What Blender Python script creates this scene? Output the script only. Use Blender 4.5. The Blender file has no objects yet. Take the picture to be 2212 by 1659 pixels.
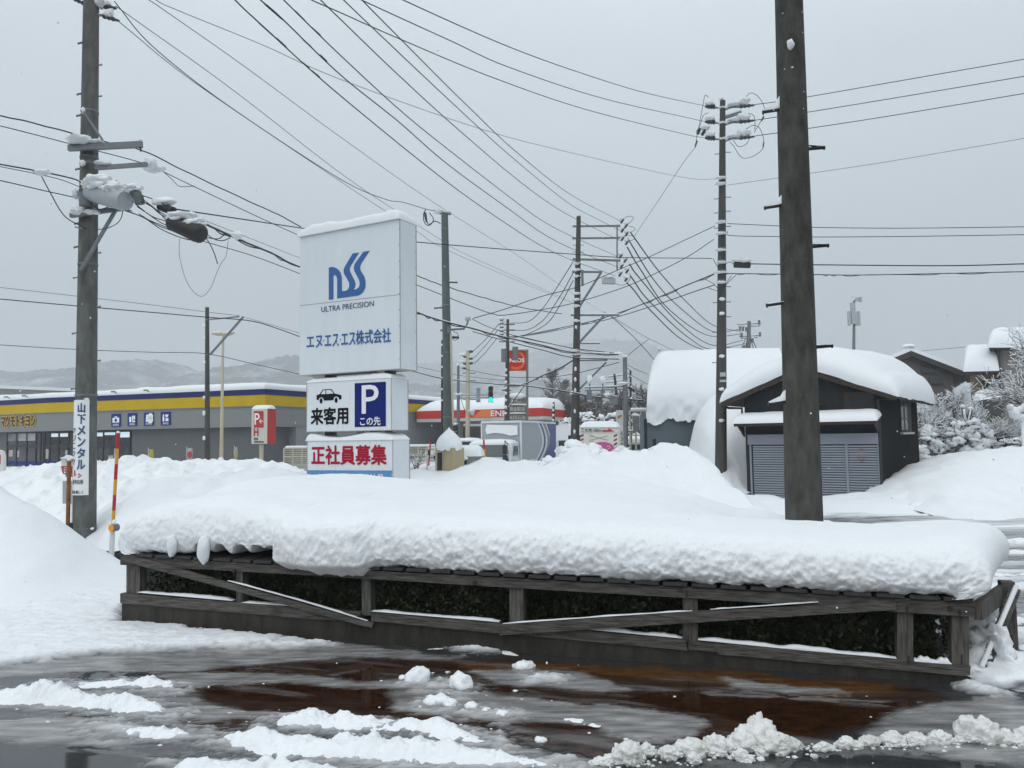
import bpy, math, random
import numpy as np
from mathutils import Vector, Matrix, noise as mnoise
from mathutils.geometry import tessellate_polygon

C = bpy.context.scene.collection
SC = bpy.context.scene
random.seed(7)
# ---------------------------------------------------------------- camera, world, sun, exposure
F, W, H = 1660.0, 2212.0, 1659.0
CX, CY = W / 2, H / 2
CAM = Vector((0, 0, 1.7))
PITCH, ROLL = math.atan(115 / F), math.radians(-0.8)
RM = (Matrix.Rotation(math.pi / 2 + PITCH, 3, 'X') @ Matrix.Rotation(ROLL, 3, 'Z'))
cd = bpy.data.cameras.new('camera'); cam = bpy.data.objects.new('camera', cd); C.objects.link(cam)
cd.sensor_width = 36; cd.lens = 36 * F / W; cd.clip_start = 0.1; cd.clip_end = 6000
cam.matrix_world = Matrix.Translation(CAM) @ RM.to_4x4()
SC.camera = cam
SC.view_settings.view_transform = 'Standard'; SC.view_settings.look = 'None'
SC.view_settings.exposure = 0.1; SC.view_settings.gamma = 1.0
SC.cycles.use_denoising = True
SC.cycles.volume_bounces = 1
SC.cycles.max_bounces = 8

SUN_EL, SUN_AZ = 48.0, 205.0
world = bpy.data.worlds.new("World"); SC.world = world; world.use_nodes = True
nt = world.node_tree; nt.nodes.clear()
def wn(t, **k):
    n = nt.nodes.new(t)
    for a, b in k.items(): setattr(n, a, b)
    return n
sky = wn('ShaderNodeTexSky', sky_type='NISHITA', sun_disc=False)
sky.sun_elevation = math.radians(SUN_EL); sky.sun_rotation = math.radians(SUN_AZ)
tc = wn('ShaderNodeTexCoord'); sep = wn('ShaderNodeSeparateXYZ')
nt.links.new(tc.outputs['Generated'], sep.inputs[0])
ramp = wn('ShaderNodeValToRGB')   # an overcast deck: dim grey near the horizon, brighter overhead
el = ramp.color_ramp.elements
el[0].position = 0.0; el[0].color = (.335, .385, .425, 1)
el[1].position = 1.0; el[1].color = (1.08, 1.16, 1.22, 1)
for p, c in ((.10, (.395, .45, .49)), (.2, (.505, .575, .622)), (.3, (.615, .695, .75)), (.45, (.735, .815, .87)), (.65, (.92, 1.0, 1.05))):
    e = ramp.color_ramp.elements.new(p); e.color = (*c, 1)
nt.links.new(sep.outputs['Z'], ramp.inputs[0])
nz = wn('ShaderNodeTexNoise'); nz.inputs['Scale'].default_value = 2.2; nz.inputs['Detail'].default_value = 5
mp = wn('ShaderNodeMapping'); mp.inputs['Scale'].default_value = (1, 1, 3.5)
nt.links.new(tc.outputs['Generated'], mp.inputs[0]); nt.links.new(mp.outputs[0], nz.inputs['Vector'])
mr = wn('ShaderNodeMapRange'); mr.inputs['From Min'].default_value = .3; mr.inputs['From Max'].default_value = .7
mr.inputs['To Min'].default_value = 9.3; mr.inputs['To Max'].default_value = 10.5
nt.links.new(nz.outputs['Fac'], mr.inputs['Value'])
mul = wn('ShaderNodeMix', data_type='RGBA', blend_type='MULTIPLY'); mul.inputs[0].default_value = 1
nt.links.new(ramp.outputs[0], mul.inputs[6]); nt.links.new(mr.outputs[0], mul.inputs[7])
mx = wn('ShaderNodeMix', data_type='RGBA'); mx.inputs[0].default_value = .04
nt.links.new(mul.outputs[2], mx.inputs[6]); nt.links.new(sky.outputs[0], mx.inputs[7])
bg = wn('ShaderNodeBackground'); bg.inputs['Strength'].default_value = 0.1
out = wn('ShaderNodeOutputWorld')
nt.links.new(mx.outputs[2], bg.inputs[0]); nt.links.new(bg.outputs[0], out.inputs[0])

sd = bpy.data.lights.new('sun', 'SUN'); sd.energy = 0.75; sd.angle = math.radians(70); sd.color = (1, .98, .95)
so = bpy.data.objects.new('sun', sd); C.objects.link(so)
so.rotation_euler = (math.radians(90 - SUN_EL), 0, math.radians(180 - SUN_AZ))

# ---------------------------------------------------------------- pixel <-> world helpers (2212 x 1659 frame)
def ray(px, py):
    return RM @ Vector(((px - CX) / F, (CY - py) / F, -1.0))
def P(px, py, d):
    v = ray(px, py); return CAM + v * (d / v.y)
def G(px, py, z=0.0):
    v = ray(px, py); return CAM + v * ((z - CAM.z) / v.z)
def ON(px, py, pl):
    v = ray(px, py); return CAM + v * ((pl[0] - CAM).dot(pl[1]) / v.dot(pl[1]))
RMT = np.array(RM.transposed())
def proj(pts):
    q = (np.asarray(pts) - np.array(CAM)) @ RMT.T
    return CX + F * q[:, 0] / -q[:, 2], CY - F * q[:, 1] / -q[:, 2]

# ---------------------------------------------------------------- numpy noise
def _h(ix, iy, s):
    n = (ix.astype(np.int64) * 374761393 + iy.astype(np.int64) * 668265263 + s * 974634777) & 0x7fffffff
    n = ((n ^ (n >> 13)) * 1274126177) & 0x7fffffff
    return ((n ^ (n >> 16)) & 0xffff) / 65535.0
def vn(x, y, s=0):
    ix = np.floor(x); iy = np.floor(y); fx = x - ix; fy = y - iy
    fx = fx * fx * fx * (fx * (fx * 6 - 15) + 10); fy = fy * fy * fy * (fy * (fy * 6 - 15) + 10)
    a = _h(ix, iy, s); b = _h(ix + 1, iy, s); c = _h(ix, iy + 1, s); d = _h(ix + 1, iy + 1, s)
    return (a + (b - a) * fx) * (1 - fy) + (c + (d - c) * fx) * fy
def fbm(x, y, o=4, s=0, g=.5):
    x = np.asarray(x, float); y = np.asarray(y, float)
    t = 0; a = 1; n = 0
    for k in range(o):
        ca, sa = math.cos(k * .7), math.sin(k * .7)
        t = t + a * vn((x * ca - y * sa) * 2 ** k, (x * sa + y * ca) * 2 ** k, s + k); n += a; a *= g
    return t / n - .5
def catmull(pts, n):
    """n samples along a Catmull-Rom curve through rows of pts"""
    p = np.asarray(pts, float); m = len(p)
    q = np.vstack([2 * p[0] - p[1], p, 2 * p[-1] - p[-2]])
    t = np.linspace(0, m - 1, n); i = np.minimum(t.astype(int), m - 2); f = (t - i)[:, None]
    a, b, c, d = q[i], q[i + 1], q[i + 2], q[i + 3]
    return .5 * (2 * b + (c - a) * f + (2 * a - 5 * b + 4 * c - d) * f ** 2 + (3 * b - a - 3 * c + d) * f ** 3)

# ---------------------------------------------------------------- materials
MATS = {}
def mat(name, col, rough=.6, var=.0, vscale=3, bump=0, bscale=30, metal=0, stretch=(1, 1, 1), col2=None, det=5, spec=.5, emit=0, sharp=None, coat=0):
    m = bpy.data.materials.new(name); m.use_nodes = True; t = m.node_tree; b = t.nodes['Principled BSDF']
    b.inputs['Roughness'].default_value = rough; b.inputs['Metallic'].default_value = metal
    b.inputs['Specular IOR Level'].default_value = spec
    b.inputs['Base Color'].default_value = (*col, 1)
    if coat: b.inputs['Coat Weight'].default_value = coat
    co = t.nodes.new('ShaderNodeTexCoord'); ma = t.nodes.new('ShaderNodeMapping'); ma.inputs['Scale'].default_value = stretch
    t.links.new(co.outputs['Object'], ma.inputs[0])
    if var or col2:
        n = t.nodes.new('ShaderNodeTexNoise'); n.inputs['Scale'].default_value = vscale; n.inputs['Detail'].default_value = det
        n.inputs['Roughness'].default_value = .6
        t.links.new(ma.outputs[0], n.inputs['Vector'])
        r = t.nodes.new('ShaderNodeValToRGB')
        lo, hi = sharp or (.3, .7)
        r.color_ramp.elements[0].position = lo; r.color_ramp.elements[1].position = hi
        c2 = col2 or tuple(min(1, c * (1 + var)) for c in col)
        c1 = col if col2 else tuple(c * (1 - var) for c in col)
        r.color_ramp.elements[0].color = (*c1, 1); r.color_ramp.elements[1].color = (*c2, 1)
        t.links.new(n.outputs['Fac'], r.inputs[0]); t.links.new(r.outputs[0], b.inputs['Base Color'])
    if bump:
        n = t.nodes.new('ShaderNodeTexNoise'); n.inputs['Scale'].default_value = bscale; n.inputs['Detail'].default_value = 4
        t.links.new(ma.outputs[0], n.inputs['Vector'])
        u = t.nodes.new('ShaderNodeBump'); u.inputs['Strength'].default_value = bump; u.inputs['Distance'].default_value = .02
        t.links.new(n.outputs['Fac'], u.inputs['Height']); t.links.new(u.outputs[0], b.inputs['Normal'])
    if emit:
        b.inputs['Emission Color'].default_value = (*col, 1); b.inputs['Emission Strength'].default_value = emit
    MATS[name] = m; return m
mat('snow', (.83, .85, .872), .55, bump=.35, bscale=45, spec=.3, var=.015, vscale=2)
mat('snow_far', (.83, .85, .872), .6, spec=.3)
mat('snow_dirty', (.83, .85, .87), .6, col2=(.60, .60, .60), vscale=2.2, bump=.5, bscale=12, sharp=(.52, .78), spec=.3)
mat('ice_chunk', (.78, .785, .775), .35, col2=(.58, .57, .52), vscale=6, bump=.6, bscale=55, sharp=(.42, .75), spec=.5)
mat('old_wood', (.045, .042, .038), .6, col2=(.15, .138, .125), vscale=3.0, bump=.6, bscale=9, stretch=(14, 14, 1.6), det=9, sharp=(.34, .66), spec=.2)
mat('old_wood_rail', (.042, .039, .036), .6, col2=(.15, .138, .125), vscale=3.0, bump=.6, bscale=9, stretch=(1.6, 5, 24), det=9, sharp=(.34, .66), spec=.2)
mat('dark_plank', (.035, .034, .033), .7, var=.3, vscale=12)
mat('curb', (.022, .021, .018), .55, col2=(.06, .056, .046), vscale=6, bump=.5, bscale=40, stretch=(1.6, 1.6, .4), det=9, spec=.15)
mat('concrete_dark', (.045, .045, .039), .8, col2=(.092, .092, .081), vscale=3.6, bump=.35, bscale=60, stretch=(3.2, 3.2, 1.15), det=13, sharp=(.33, .67), spec=.15)
mat('concrete_mid', (.085, .087, .083), .8, col2=(.175, .177, .168), vscale=3.2, bump=.3, bscale=60, stretch=(2.8, 2.8, .9), det=13, sharp=(.32, .68), spec=.15)
mat('pole_brown', (.04, .038, .034), .8, col2=(.085, .082, .075), vscale=4, stretch=(2, 2, .2))
mat('pole_beige', (.50, .44, .32), .6, var=.12, vscale=4, stretch=(1, 1, .2))
mat('galv', (.17, .185, .195), .5, var=.15, vscale=8, metal=.3)
mat('galv_green', (.09, .11, .105), .55, var=.2, vscale=5, stretch=(1, 1, .3))
mat('steel_dark', (.022, .019, .019), .5, var=.2, vscale=20)
mat('rust', (.22, .085, .03), .8, var=.35, vscale=15)
mat('wire', (.022, .020, .023), .5, spec=.3)
mat('wire_thin', (.12, .125, .13), .5, spec=.3)
mat('cable_box', (.028, .028, .028), .6, var=.2, vscale=10)
mat('drum_grey', (.40, .43, .45), .5, var=.06, vscale=8)
mat('insulator', (.06, .06, .058), .35)
mat('sign_white', (.70, .755, .79), .42, var=.03, vscale=2, stretch=(3, 3, .5))
mat('sign_streaky', (.74, .775, .80), .45, col2=(.50, .48, .45), vscale=4, stretch=(7, 7, .35), sharp=(.56, .86), det=6)
mat('sign_side', (.66, .70, .73), .45, var=.04, vscale=2)
mat('rivet', (.25, .22, .2), .6)
mat('seam', (.36, .33, .31), .6)
mat('blue_logo', (.03, .12, .34), .45)
mat('blue_text', (.045, .09, .21), .45)
mat('blue_sky_band', (.10, .27, .52), .5, var=.08, vscale=3)
mat('navy', (.006, .016, .15), .4, var=.12, vscale=6, spec=.15)
mat('black_ink', (.005, .005, .006), .45, spec=.15)
mat('crimson', (.40, .008, .035), .45, spec=.15)
mat('white_ink', (.82, .83, .84), .45)
mat('post_white', (.55, .56, .55), .5, col2=(.40, .33, .27), vscale=5, stretch=(5, 5, .5), sharp=(.5, .9))
mat('post_dark', (.095, .10, .092), .6, var=.2, vscale=4)
mat('store_upper', (.205, .212, .214), .75, var=.04, vscale=1.5)
mat('store_wall', (.112, .116, .12), .8, var=.05, vscale=2)
mat('store_pier', (.215, .23, .243), .75, var=.04, vscale=1)
mat('fascia_blue', (.013, .018, .105), .5, spec=.15, var=.08, vscale=1)
mat('fascia_yellow', (.50, .34, .004), .5, spec=.15, var=.06, vscale=1)
mat('shop_glass', (.008, .010, .011), .08, col2=(.05, .055, .055), vscale=.8, sharp=(.45, .7), spec=.6)
mat('shop_frame', (.015, .015, .016), .5)
mat('lit_panel', (.75, .85, .92), .5, emit=.35)
mat('pict_blue', (.010, .026, .19), .5, spec=.15)
mat('poster_green', (.04, .17, .12), .6, col2=(.35, .25, .24), vscale=1.2)
mat('poster_pale', (.5, .5, .49), .6, col2=(.3, .28, .3), vscale=4)
mat('flag_red', (.45, .05, .06), .7)
mat('flag_yellow', (.38, .36, .06), .7)
mat('logo_yellow', (.62, .40, .05), .5)
mat('logo_black', (.03, .02, .01), .5)
mat('red_sign', (.45, .05, .05), .5, spec=.15, var=.06, vscale=4)
mat('cream_sign', (.56, .55, .48), .5, var=.03, vscale=4)
mat('teal_sheet', (.10, .13, .15), .7, var=.06, vscale=2, stretch=(1, 1, .3))
mat('house_dark', (.026, .029, .031), .75, var=.2, vscale=2, stretch=(30, 30, .3), spec=.2)
mat('house_brown', (.035, .022, .015), .7, var=.35, vscale=6)
mat('eave_wood', (.035, .026, .019), .8, var=.3, vscale=8)
mat('shutter', (.30, .33, .37), .5, var=.05, vscale=2)
mat('shutter_box', (.22, .245, .285), .5, var=.05, vscale=2)
mat('dark_glass', (.02, .022, .025), .1)
mat('pale_glass', (.10, .105, .11), .2)
mat('tan_wall', (.30, .235, .16), .8, var=.06, vscale=1, stretch=(.3, .3, 12))
mat('grey_wall', (.26, .245, .225), .8, var=.05, vscale=1)
mat('roof_dark', (.05, .048, .046), .7)
mat('meter_beige', (.40, .335, .20), .5, var=.06, vscale=3)
mat('box_grey', (.40, .41, .40), .55, var=.06, vscale=3)
mat('truck_silver', (.36, .385, .41), .4, var=.03, vscale=1)
mat('truck_blue', (.035, .055, .22), .4)
mat('truck_grey', (.24, .25, .25), .5)
mat('truck_white', (.68, .72, .74), .4)
mat('truck_teal', (.02, .18, .17), .4)
mat('windscreen', (.03, .045, .045), .06, spec=.8)
mat('black_plastic', (.018, .018, .02), .5)
mat('canopy_red', (.55, .045, .03), .45, spec=.15, var=.04, vscale=1)
mat('canopy_orange', (.75, .20, .05), .45)
mat('canopy_light', (.55, .55, .53), .5, var=.1, vscale=1)
mat('tower_red', (.55, .025, .012), .45, spec=.15)
mat('tower_orange', (.72, .12, .03), .45)
mat('panel_brown', (.16, .15, .14), .6)
mat('green_light', (.0, .85, .62), .3, emit=1.3)
mat('signal_grey', (.14, .15, .155), .5)
mat('lens_off', (.02, .02, .02), .3)
mat('amber', (.85, .30, .01), .35)
mat('stake_red', (.40, .015, .03), .5)
mat('stake_yellow', (.60, .32, .03), .5)
mat('stake_white', (.62, .63, .60), .5)
mat('pink', (.48, .10, .26), .5, spec=.15, var=.15, vscale=5)
mat('barber_cream', (.68, .65, .58), .55, var=.08, vscale=3)
mat('barber_blue', (.02, .06, .20), .5)
mat('barber_red', (.45, .03, .05), .5)
mat('scissor_grey', (.32, .31, .28), .5)
mat('railing', (.48, .45, .36), .5, var=.08, vscale=4)
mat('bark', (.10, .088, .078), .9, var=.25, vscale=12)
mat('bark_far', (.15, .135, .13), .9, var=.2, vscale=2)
mat('needle', (.035, .045, .03), .7, var=.4, vscale=3)
mat('orange_leaf', (.45, .20, .05), .6)
def leaf_material():
    m = mat('hedge_leaf', (.009, .013, .004), .4, col2=(.05, .066, .018), vscale=9, spec=.35, sharp=(.42, .72)); return m
leaf_material()

# forest hill material: dark wood with white clearings, by object position
def hill_material():
    m = mat('hill_forest', (.03, .033, .037), .9, col2=(.50, .52, .55), vscale=.02, sharp=(.48, .70), det=13, spec=.1, stretch=(1, 1, 1.4))
    return m
hill_material()

# ---------------------------------------------------------------- mesh builder
ROOT = {}
def thing(name, label, cat, loc=(0, 0, 0), group=None):
    o = bpy.data.objects.new(name, None); C.objects.link(o); o.location = loc
    o.empty_display_size = .2
    o['label'] = label; o['category'] = cat
    if group: o['group'] = group
    ROOT[o.name] = Vector(loc); return o
def tag(o, label, cat, group=None, kind=None):
    if label: o['label'] = label
    if cat: o['category'] = cat
    if group: o['group'] = group
    if kind: o['kind'] = kind
    return o
ICO = {}
def ico(sub):
    if sub not in ICO:
        import bmesh
        bm = bmesh.new(); bmesh.ops.create_icosphere(bm, subdivisions=sub, radius=1)
        bm.verts.index_update()
        ICO[sub] = ([v.co.copy() for v in bm.verts], [[v.index for v in f.verts] for f in bm.faces]); bm.free()
    return ICO[sub]
class MB:
    def __init__(s): s.v = []; s.f = []
    def add(s, vs, fs):
        n = len(s.v); s.v.extend(tuple(v) for v in vs); s.f.extend([tuple(i + n for i in f) for f in fs]); return s
    def hexa(s, b, t):
        """b, t: 4 bottom and 4 top corners"""
        return s.add(list(b) + list(t), [(3, 2, 1, 0), (4, 5, 6, 7), (0, 1, 5, 4), (1, 2, 6, 5), (2, 3, 7, 6), (3, 0, 4, 7)])
    def obox(s, o, a, b, c):
        o = Vector(o); a = Vector(a); b = Vector(b); c = Vector(c)
        return s.hexa([o, o + a, o + a + b, o + b], [o + c, o + a + c, o + a + b + c, o + b + c])
    def cbox(s, c, a, b, d):
        c = Vector(c); a = Vector(a); b = Vector(b); d = Vector(d)
        return s.obox(c - (a + b + d) / 2, a, b, d)
    def bar(s, p, q, w, h, up=(0, 0, 1)):
        p = Vector(p); q = Vector(q); d = (q - p).normalized(); sd_ = d.cross(Vector(up))
        if sd_.length < 1e-4: sd_ = d.cross(Vector((1, 0, 0)))
        sd_.normalize(); u = sd_.cross(d).normalized()
        return s.obox(p - sd_ * w / 2 - u * h / 2, q - p, sd_ * w, u * h)
    def tube(s, pts, r, n=6, cap=True):
        pts = [Vector(p) for p in pts]; m = len(pts)
        rs = r if hasattr(r, '__len__') else [r] * m
        vs = []; u = None
        for i, p in enumerate(pts):
            d = (pts[min(i + 1, m - 1)] - pts[max(i - 1, 0)])
            d = d.normalized() if d.length > 1e-9 else Vector((0, 0, 1))
            if u is None:
                u = d.cross(Vector((0, 0, 1)))
                if u.length < 1e-3: u = d.cross(Vector((0, 1, 0)))
            u = (u - d * u.dot(d)).normalized(); w = d.cross(u)
            for k in range(n):
                a = 2 * math.pi * k / n; vs.append(p + (u * math.cos(a) + w * math.sin(a)) * rs[i])
        fs = [(i * n + k, i * n + (k + 1) % n, (i + 1) * n + (k + 1) % n, (i + 1) * n + k) for i in range(m - 1) for k in range(n)]
        if cap: fs += [tuple(range(n))[::-1], tuple(range((m - 1) * n, m * n))]
        return s.add(vs, fs)
    def blob(s, c, r, seed=0, amp=.15, sub=2, fr=1.6, flat=False):
        c = Vector(c); r = Vector(r if hasattr(r, '__len__') else (r, r, r)); vs, fs = ico(sub); o = Vector((seed * 3.17, seed * 1.3, seed * 7.7))
        vv = []
        for v in vs:
            k = 1 + amp * (mnoise.noise(v * fr + o) + .5 * mnoise.noise(v * fr * 2.3 + o) + (.3 * mnoise.noise(v * fr * 5.1 + o) if sub > 2 else 0))
            w = Vector((v.x * r.x, v.y * r.y, v.z * r.z)) * k
            if flat and w.z < -r.z * .25: w.z = -r.z * .25
            vv.append(c + w)
        return s.add(vv, fs)
    def prism(s, poly, ext):
        """poly: planar 3-D polygon (may be concave); ext: extrusion vector"""
        poly = [Vector(p) for p in poly]; ext = Vector(ext); n = len(poly)
        tri = tessellate_polygon([poly])
        vs = poly + [p + ext for p in poly]
        fs = [tuple(t) for t in tri] + [tuple(i + n for i in t)[::-1] for t in tri]
        fs += [(i, (i + 1) % n, n + (i + 1) % n, n + i) for i in range(n)]
        return s.add(vs, fs)
    def disc(s, c, u, v, r, n=20, ext=None):
        c = Vector(c); u = Vector(u).normalized(); v = Vector(v).normalized()
        rx, ry = r if hasattr(r, '__len__') else (r, r)
        return s.prism([c + u * rx * math.cos(2 * math.pi * k / n) + v * ry * math.sin(2 * math.pi * k / n) for k in range(n)], ext)
    def grid(s, A, close=False):
        """A: array (m, n, 3)"""
        m, n = A.shape[:2]; k = len(s.v); s.v.extend(map(tuple, A.reshape(-1, 3)))
        for i in range(m - 1):
            for j in range(n - 1):
                a = k + i * n + j; s.f.append((a, a + 1, a + n + 1, a + n))
            if close: a = k + i * n; s.f.append((a + n - 1, a, a + n, a + 2 * n - 1))
        return s
    def build(s, name, m, parent=None, smooth=False, off=None):
        me = bpy.data.meshes.new(name)
        o3 = Vector((0, 0, 0))
        if parent is not None:
            r = parent
            while r.parent is not None: r = r.parent
            o3 = ROOT.get(r.name, Vector(r.location))
        elif off is not None: o3 = Vector(off)
        vs = np.array(s.v, dtype=np.float64).reshape(-1, 3) - np.array(o3)
        me.from_pydata(vs.tolist(), [], s.f); me.update()
        if smooth:
            me.polygons.foreach_set('use_smooth', [True] * len(me.polygons))
        me.materials.append(MATS[m] if isinstance(m, str) else m)
        o = bpy.data.objects.new(name, me); C.objects.link(o)
        if parent is not None: o.parent = parent
        elif off is not None: o.location = o3; ROOT[o.name] = o3
        return o
def autosmooth(o, ang=40):
    me = o.data
    me.polygons.foreach_set('use_smooth', [True] * len(me.polygons))
    try: me.set_sharp_from_angle(angle=math.radians(ang))
    except Exception: pass
    return o

# ---------------------------------------------------------------- lettering
_TC = {}
def text_shape(s):
    key = s
    if key in _TC: return _TC[key]
    cu = bpy.data.curves.new('lettering', 'FONT'); cu.body = s; cu.resolution_u = 3
    ob = bpy.data.objects.new('lettering', cu); C.objects.link(ob)
    bpy.context.view_layer.update()
    dg = bpy.context.evaluated_depsgraph_get()
    me = bpy.data.meshes.new_from_object(ob.evaluated_get(dg))
    v = np.array([tuple(q.co) for q in me.vertices]).reshape(-1, 3); f = [tuple(p.vertices) for p in me.polygons]
    C.objects.unlink(ob); bpy.data.objects.remove(ob); bpy.data.curves.remove(cu); bpy.data.meshes.remove(me)
    lo = v.min(0); hi = v.max(0); v = (v - lo) / np.maximum(hi - lo, 1e-6)
    _TC[key] = (v, f); return v, f
def strokes(bold):
    """offsets (in letter heights) of the passes that thicken a letter"""
    if not bold: return [(0, 0)]
    n = 12 if bold > .1 else 8
    return [(0, 0)] + [(bold * .6 * math.cos(6.2832 * k / n), bold * .6 * math.sin(6.2832 * k / n)) for k in range(n)]
def letters(mb, s, o, u, v, bold=0.0, n=None, e=0.0):
    """fit string s in the parallelogram o + u + v, lifted by n*e"""
    V, f = text_shape(s); o = Vector(o); u = Vector(u); v = Vector(v); n = Vector(n)
    for i, (a, c) in enumerate(strokes(bold)):
        k = n * (e + i * .0004) + u.normalized() * (a * v.length) + v * c
        mb.add([o + k + u * q[0] + v * q[1] for q in V], f)
    return mb
def ptext(mb, s, pl, x0, y0, x1, y1, yt, bold=0.0, e=.006):
    """pixel box on plane pl: bottom-left (x0,y0), bottom-right (x1,y1), top-left y yt"""
    o = ON(x0, y0, pl); u = ON(x1, y1, pl) - o; v = ON(x0, yt, pl) - o
    return letters(mb, s, o, u, v, bold, pl[1], e)
def ppoly(mb, pts, pl, e=.006, th=.003):
    n = Vector(pl[1]); return mb.prism([ON(x, y, pl) + n * e for x, y in pts], n * th)
def plane(a, b, back=False):
    """vertical plane through world points a (left) and b (right); normal towards the camera"""
    d = Vector(b) - Vector(a); n = Vector((d.y, -d.x, 0)).normalized()
    if n.dot(CAM - Vector(a)) < 0: n = -n
    return (Vector(a), n)

# ---------------------------------------------------------------- snow shapes
def snow_slab(mb, base, T, nu=24, nv=12, pu=6, pv=6, bulge=.0, amp=.03, ns=2.0, seed=0, lip=.0):
    """snow lying on base(u,v): thickness T with rounded rims; base may be a 4-corner list (00, 10, 11, 01)"""
    if not callable(base):
        c = [np.array(Vector(q)) for q in base]
        base = lambda u, v: c[0] * (1 - u) * (1 - v) + c[1] * u * (1 - v) + c[2] * u * v + c[3] * (1 - u) * v
    cosu = lambda n: .5 - .5 * np.cos(np.pi * np.linspace(0, 1, n)) ** 1
    us = cosu(nu); vs = cosu(nv)
    A = np.zeros((nv, nu, 3)); B = np.zeros((nv, nu, 3))
    for j, v in enumerate(vs):
        for i, u in enumerate(us):
            b = np.array(base(u, v), float)
            e = (1 - abs(2 * u - 1) ** pu) * (1 - abs(2 * v - 1) ** pv)
            e = max(e, 0) ** .5
            t = T(u, v) if callable(T) else T
            A[j, i] = b + (0, 0, t * e); B[j, i] = b
    if amp:
        nn = fbm(A[..., 0] * ns + A[..., 2] * ns + seed, A[..., 1] * ns + seed * 3.3, 4, seed)
        em = (A[..., 2] - B[..., 2]) / (np.max(A[..., 2] - B[..., 2]) + 1e-6)
        A[..., 2] += nn * amp * 2 * em
    mb.grid(A); mb.grid(B[:, ::-1])
    return mb
def bank(crest, wf, wb, zf=-.06, zb=-.06, n=None, m=22, amp=.05, ns=.8, seed=0, fp=1.0, bp=1.0, fine=.012, dirn=(0, -1), rough=.18):
    """a snow bank whose crest runs through pixel/depth points (px,py,d[,wf]); dirn: horizontal direction to the front foot"""
    c = [tuple(P(q[0], q[1], q[2])) + ((q[3] if len(q) > 3 else wf),) for q in crest]
    L = sum((Vector(c[i + 1][:3]) - Vector(c[i][:3])).length for i in range(len(c) - 1))
    n = n or int(min(260, max(24, L / .07)))
    K = catmull(c, n)
    ts = np.concatenate([np.linspace(-1, 0, m)[:-1], np.linspace(0, 1, m // 2)])
    D = np.array(dirn, float); D /= np.linalg.norm(D)
    A = np.zeros((n, len(ts), 3))
    for j, t in enumerate(ts):
        if t < 0: g = math.cos(math.pi / 2 * -t) ** fp; w = -t * K[:, 3]; zz = zf
        else: g = math.cos(math.pi / 2 * t) ** bp; w = -t * wb; zz = zb
        A[:, j, 0] = K[:, 0] + D[0] * w; A[:, j, 1] = K[:, 1] + D[1] * w
        A[:, j, 2] = zz + (np.maximum(K[:, 2], zz) - zz) * g
    hh = np.clip((A[..., 2] - min(zf, zb)) / .3, 0, 1)
    hh[:, m - 1] *= .5
    rid = np.abs(fbm(A[..., 0] * 2.1 + 5, A[..., 1] * 2.1, 4, seed + 3)); A[..., 2] += hh * (.10 - rid) * rough; A[..., 2] += hh * (fbm(A[..., 0] / ns, A[..., 1] / ns, 4, seed) * amp * 2 + fbm(A[..., 0] * 6, A[..., 1] * 6, 3, seed + 9) * fine * 2)
    return MB().grid(A)
# ================================================================ GROUND
def inside(poly, x, y):
    r = np.zeros(x.shape, bool); n = len(poly)
    for i in range(n):
        x0, y0 = poly[i]; x1, y1 = poly[(i + 1) % n]
        if y0 == y1: continue
        c = ((y0 > y) != (y1 > y)) & (x < (x1 - x0) * (y - y0) / (y1 - y0) + x0); r ^= c
    return r
def grow(lo, hi, step, far, k=1.18):
    a = list(np.arange(lo, hi, step)); s = step
    while a[-1] < far: s *= k; a.append(a[-1] + s)
    s = step
    return a
xs = grow(-5.2, 5.2, .016, 900); s_ = .016; x = -5.2; neg = []
while x > -900: s_ *= 1.18; x -= s_; neg.append(x)
xs = np.array(neg[::-1] + xs)
ys = np.array(list(np.arange(-30, 2.9, 3.0)) + grow(3.3, 8.6, .016, 60, 1.02) + list(60 * 1.25 ** np.arange(1, 14)))
XX, YY = np.meshgrid(xs, ys)
pts = np.stack([XX.ravel(), YY.ravel(), np.zeros(XX.size)], 1)
wx = fbm(pts[:, 0] * 2.6, pts[:, 1] * 6, 4, 3) * .16; wy = fbm(pts[:, 0] * 2.6, pts[:, 1] * 6, 4, 13) * .16
front = pts[:, 1] > 1.0
warp = pts.copy(); warp[:, 0] += wx; warp[:, 1] += wy * 1.2
warp[~front, 1] = 1.0
ux, uy = proj(warp)
def wpoly(pl): return [tuple(G(a, b))[:2] for a, b in pl]
def mask(pls, w=warp):
    r = np.zeros(len(w), bool)
    for pl in pls: r |= inside(wpoly(pl), w[:, 0], w[:, 1])
    return r.astype(np.float32)
def soften(m, k, sx=1):
    a = m.reshape(XX.shape).copy()
    for _ in range(k):
        b = a.copy(); b[1:-1, 1:-1] = (a[1:-1, 1:-1] * 2 + a[:-2, 1:-1] + a[2:, 1:-1] + a[1:-1, :-2] + a[1:-1, 2:]) / 6; a = b
    return a.ravel()
SNOWP = [[(-900, 1225), (265, 1225), (263, 1353), (330, 1354), (520, 1374), (640, 1385), (745, 1396), (600, 1402), (420, 1402), (300, 1406), (150, 1420), (0, 1442), (-900, 1490)],
         [(2070, 1484), (2130, 1440), (2212, 1462), (2700, 1500), (2700, 1540), (2212, 1503), (2120, 1503)],
         [(970, 1401), (1040, 1394), (1090, 1408), (1000, 1411)],
         [(1150, 1458), (1195, 1462), (1225, 1472), (1140, 1471)]]
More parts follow.
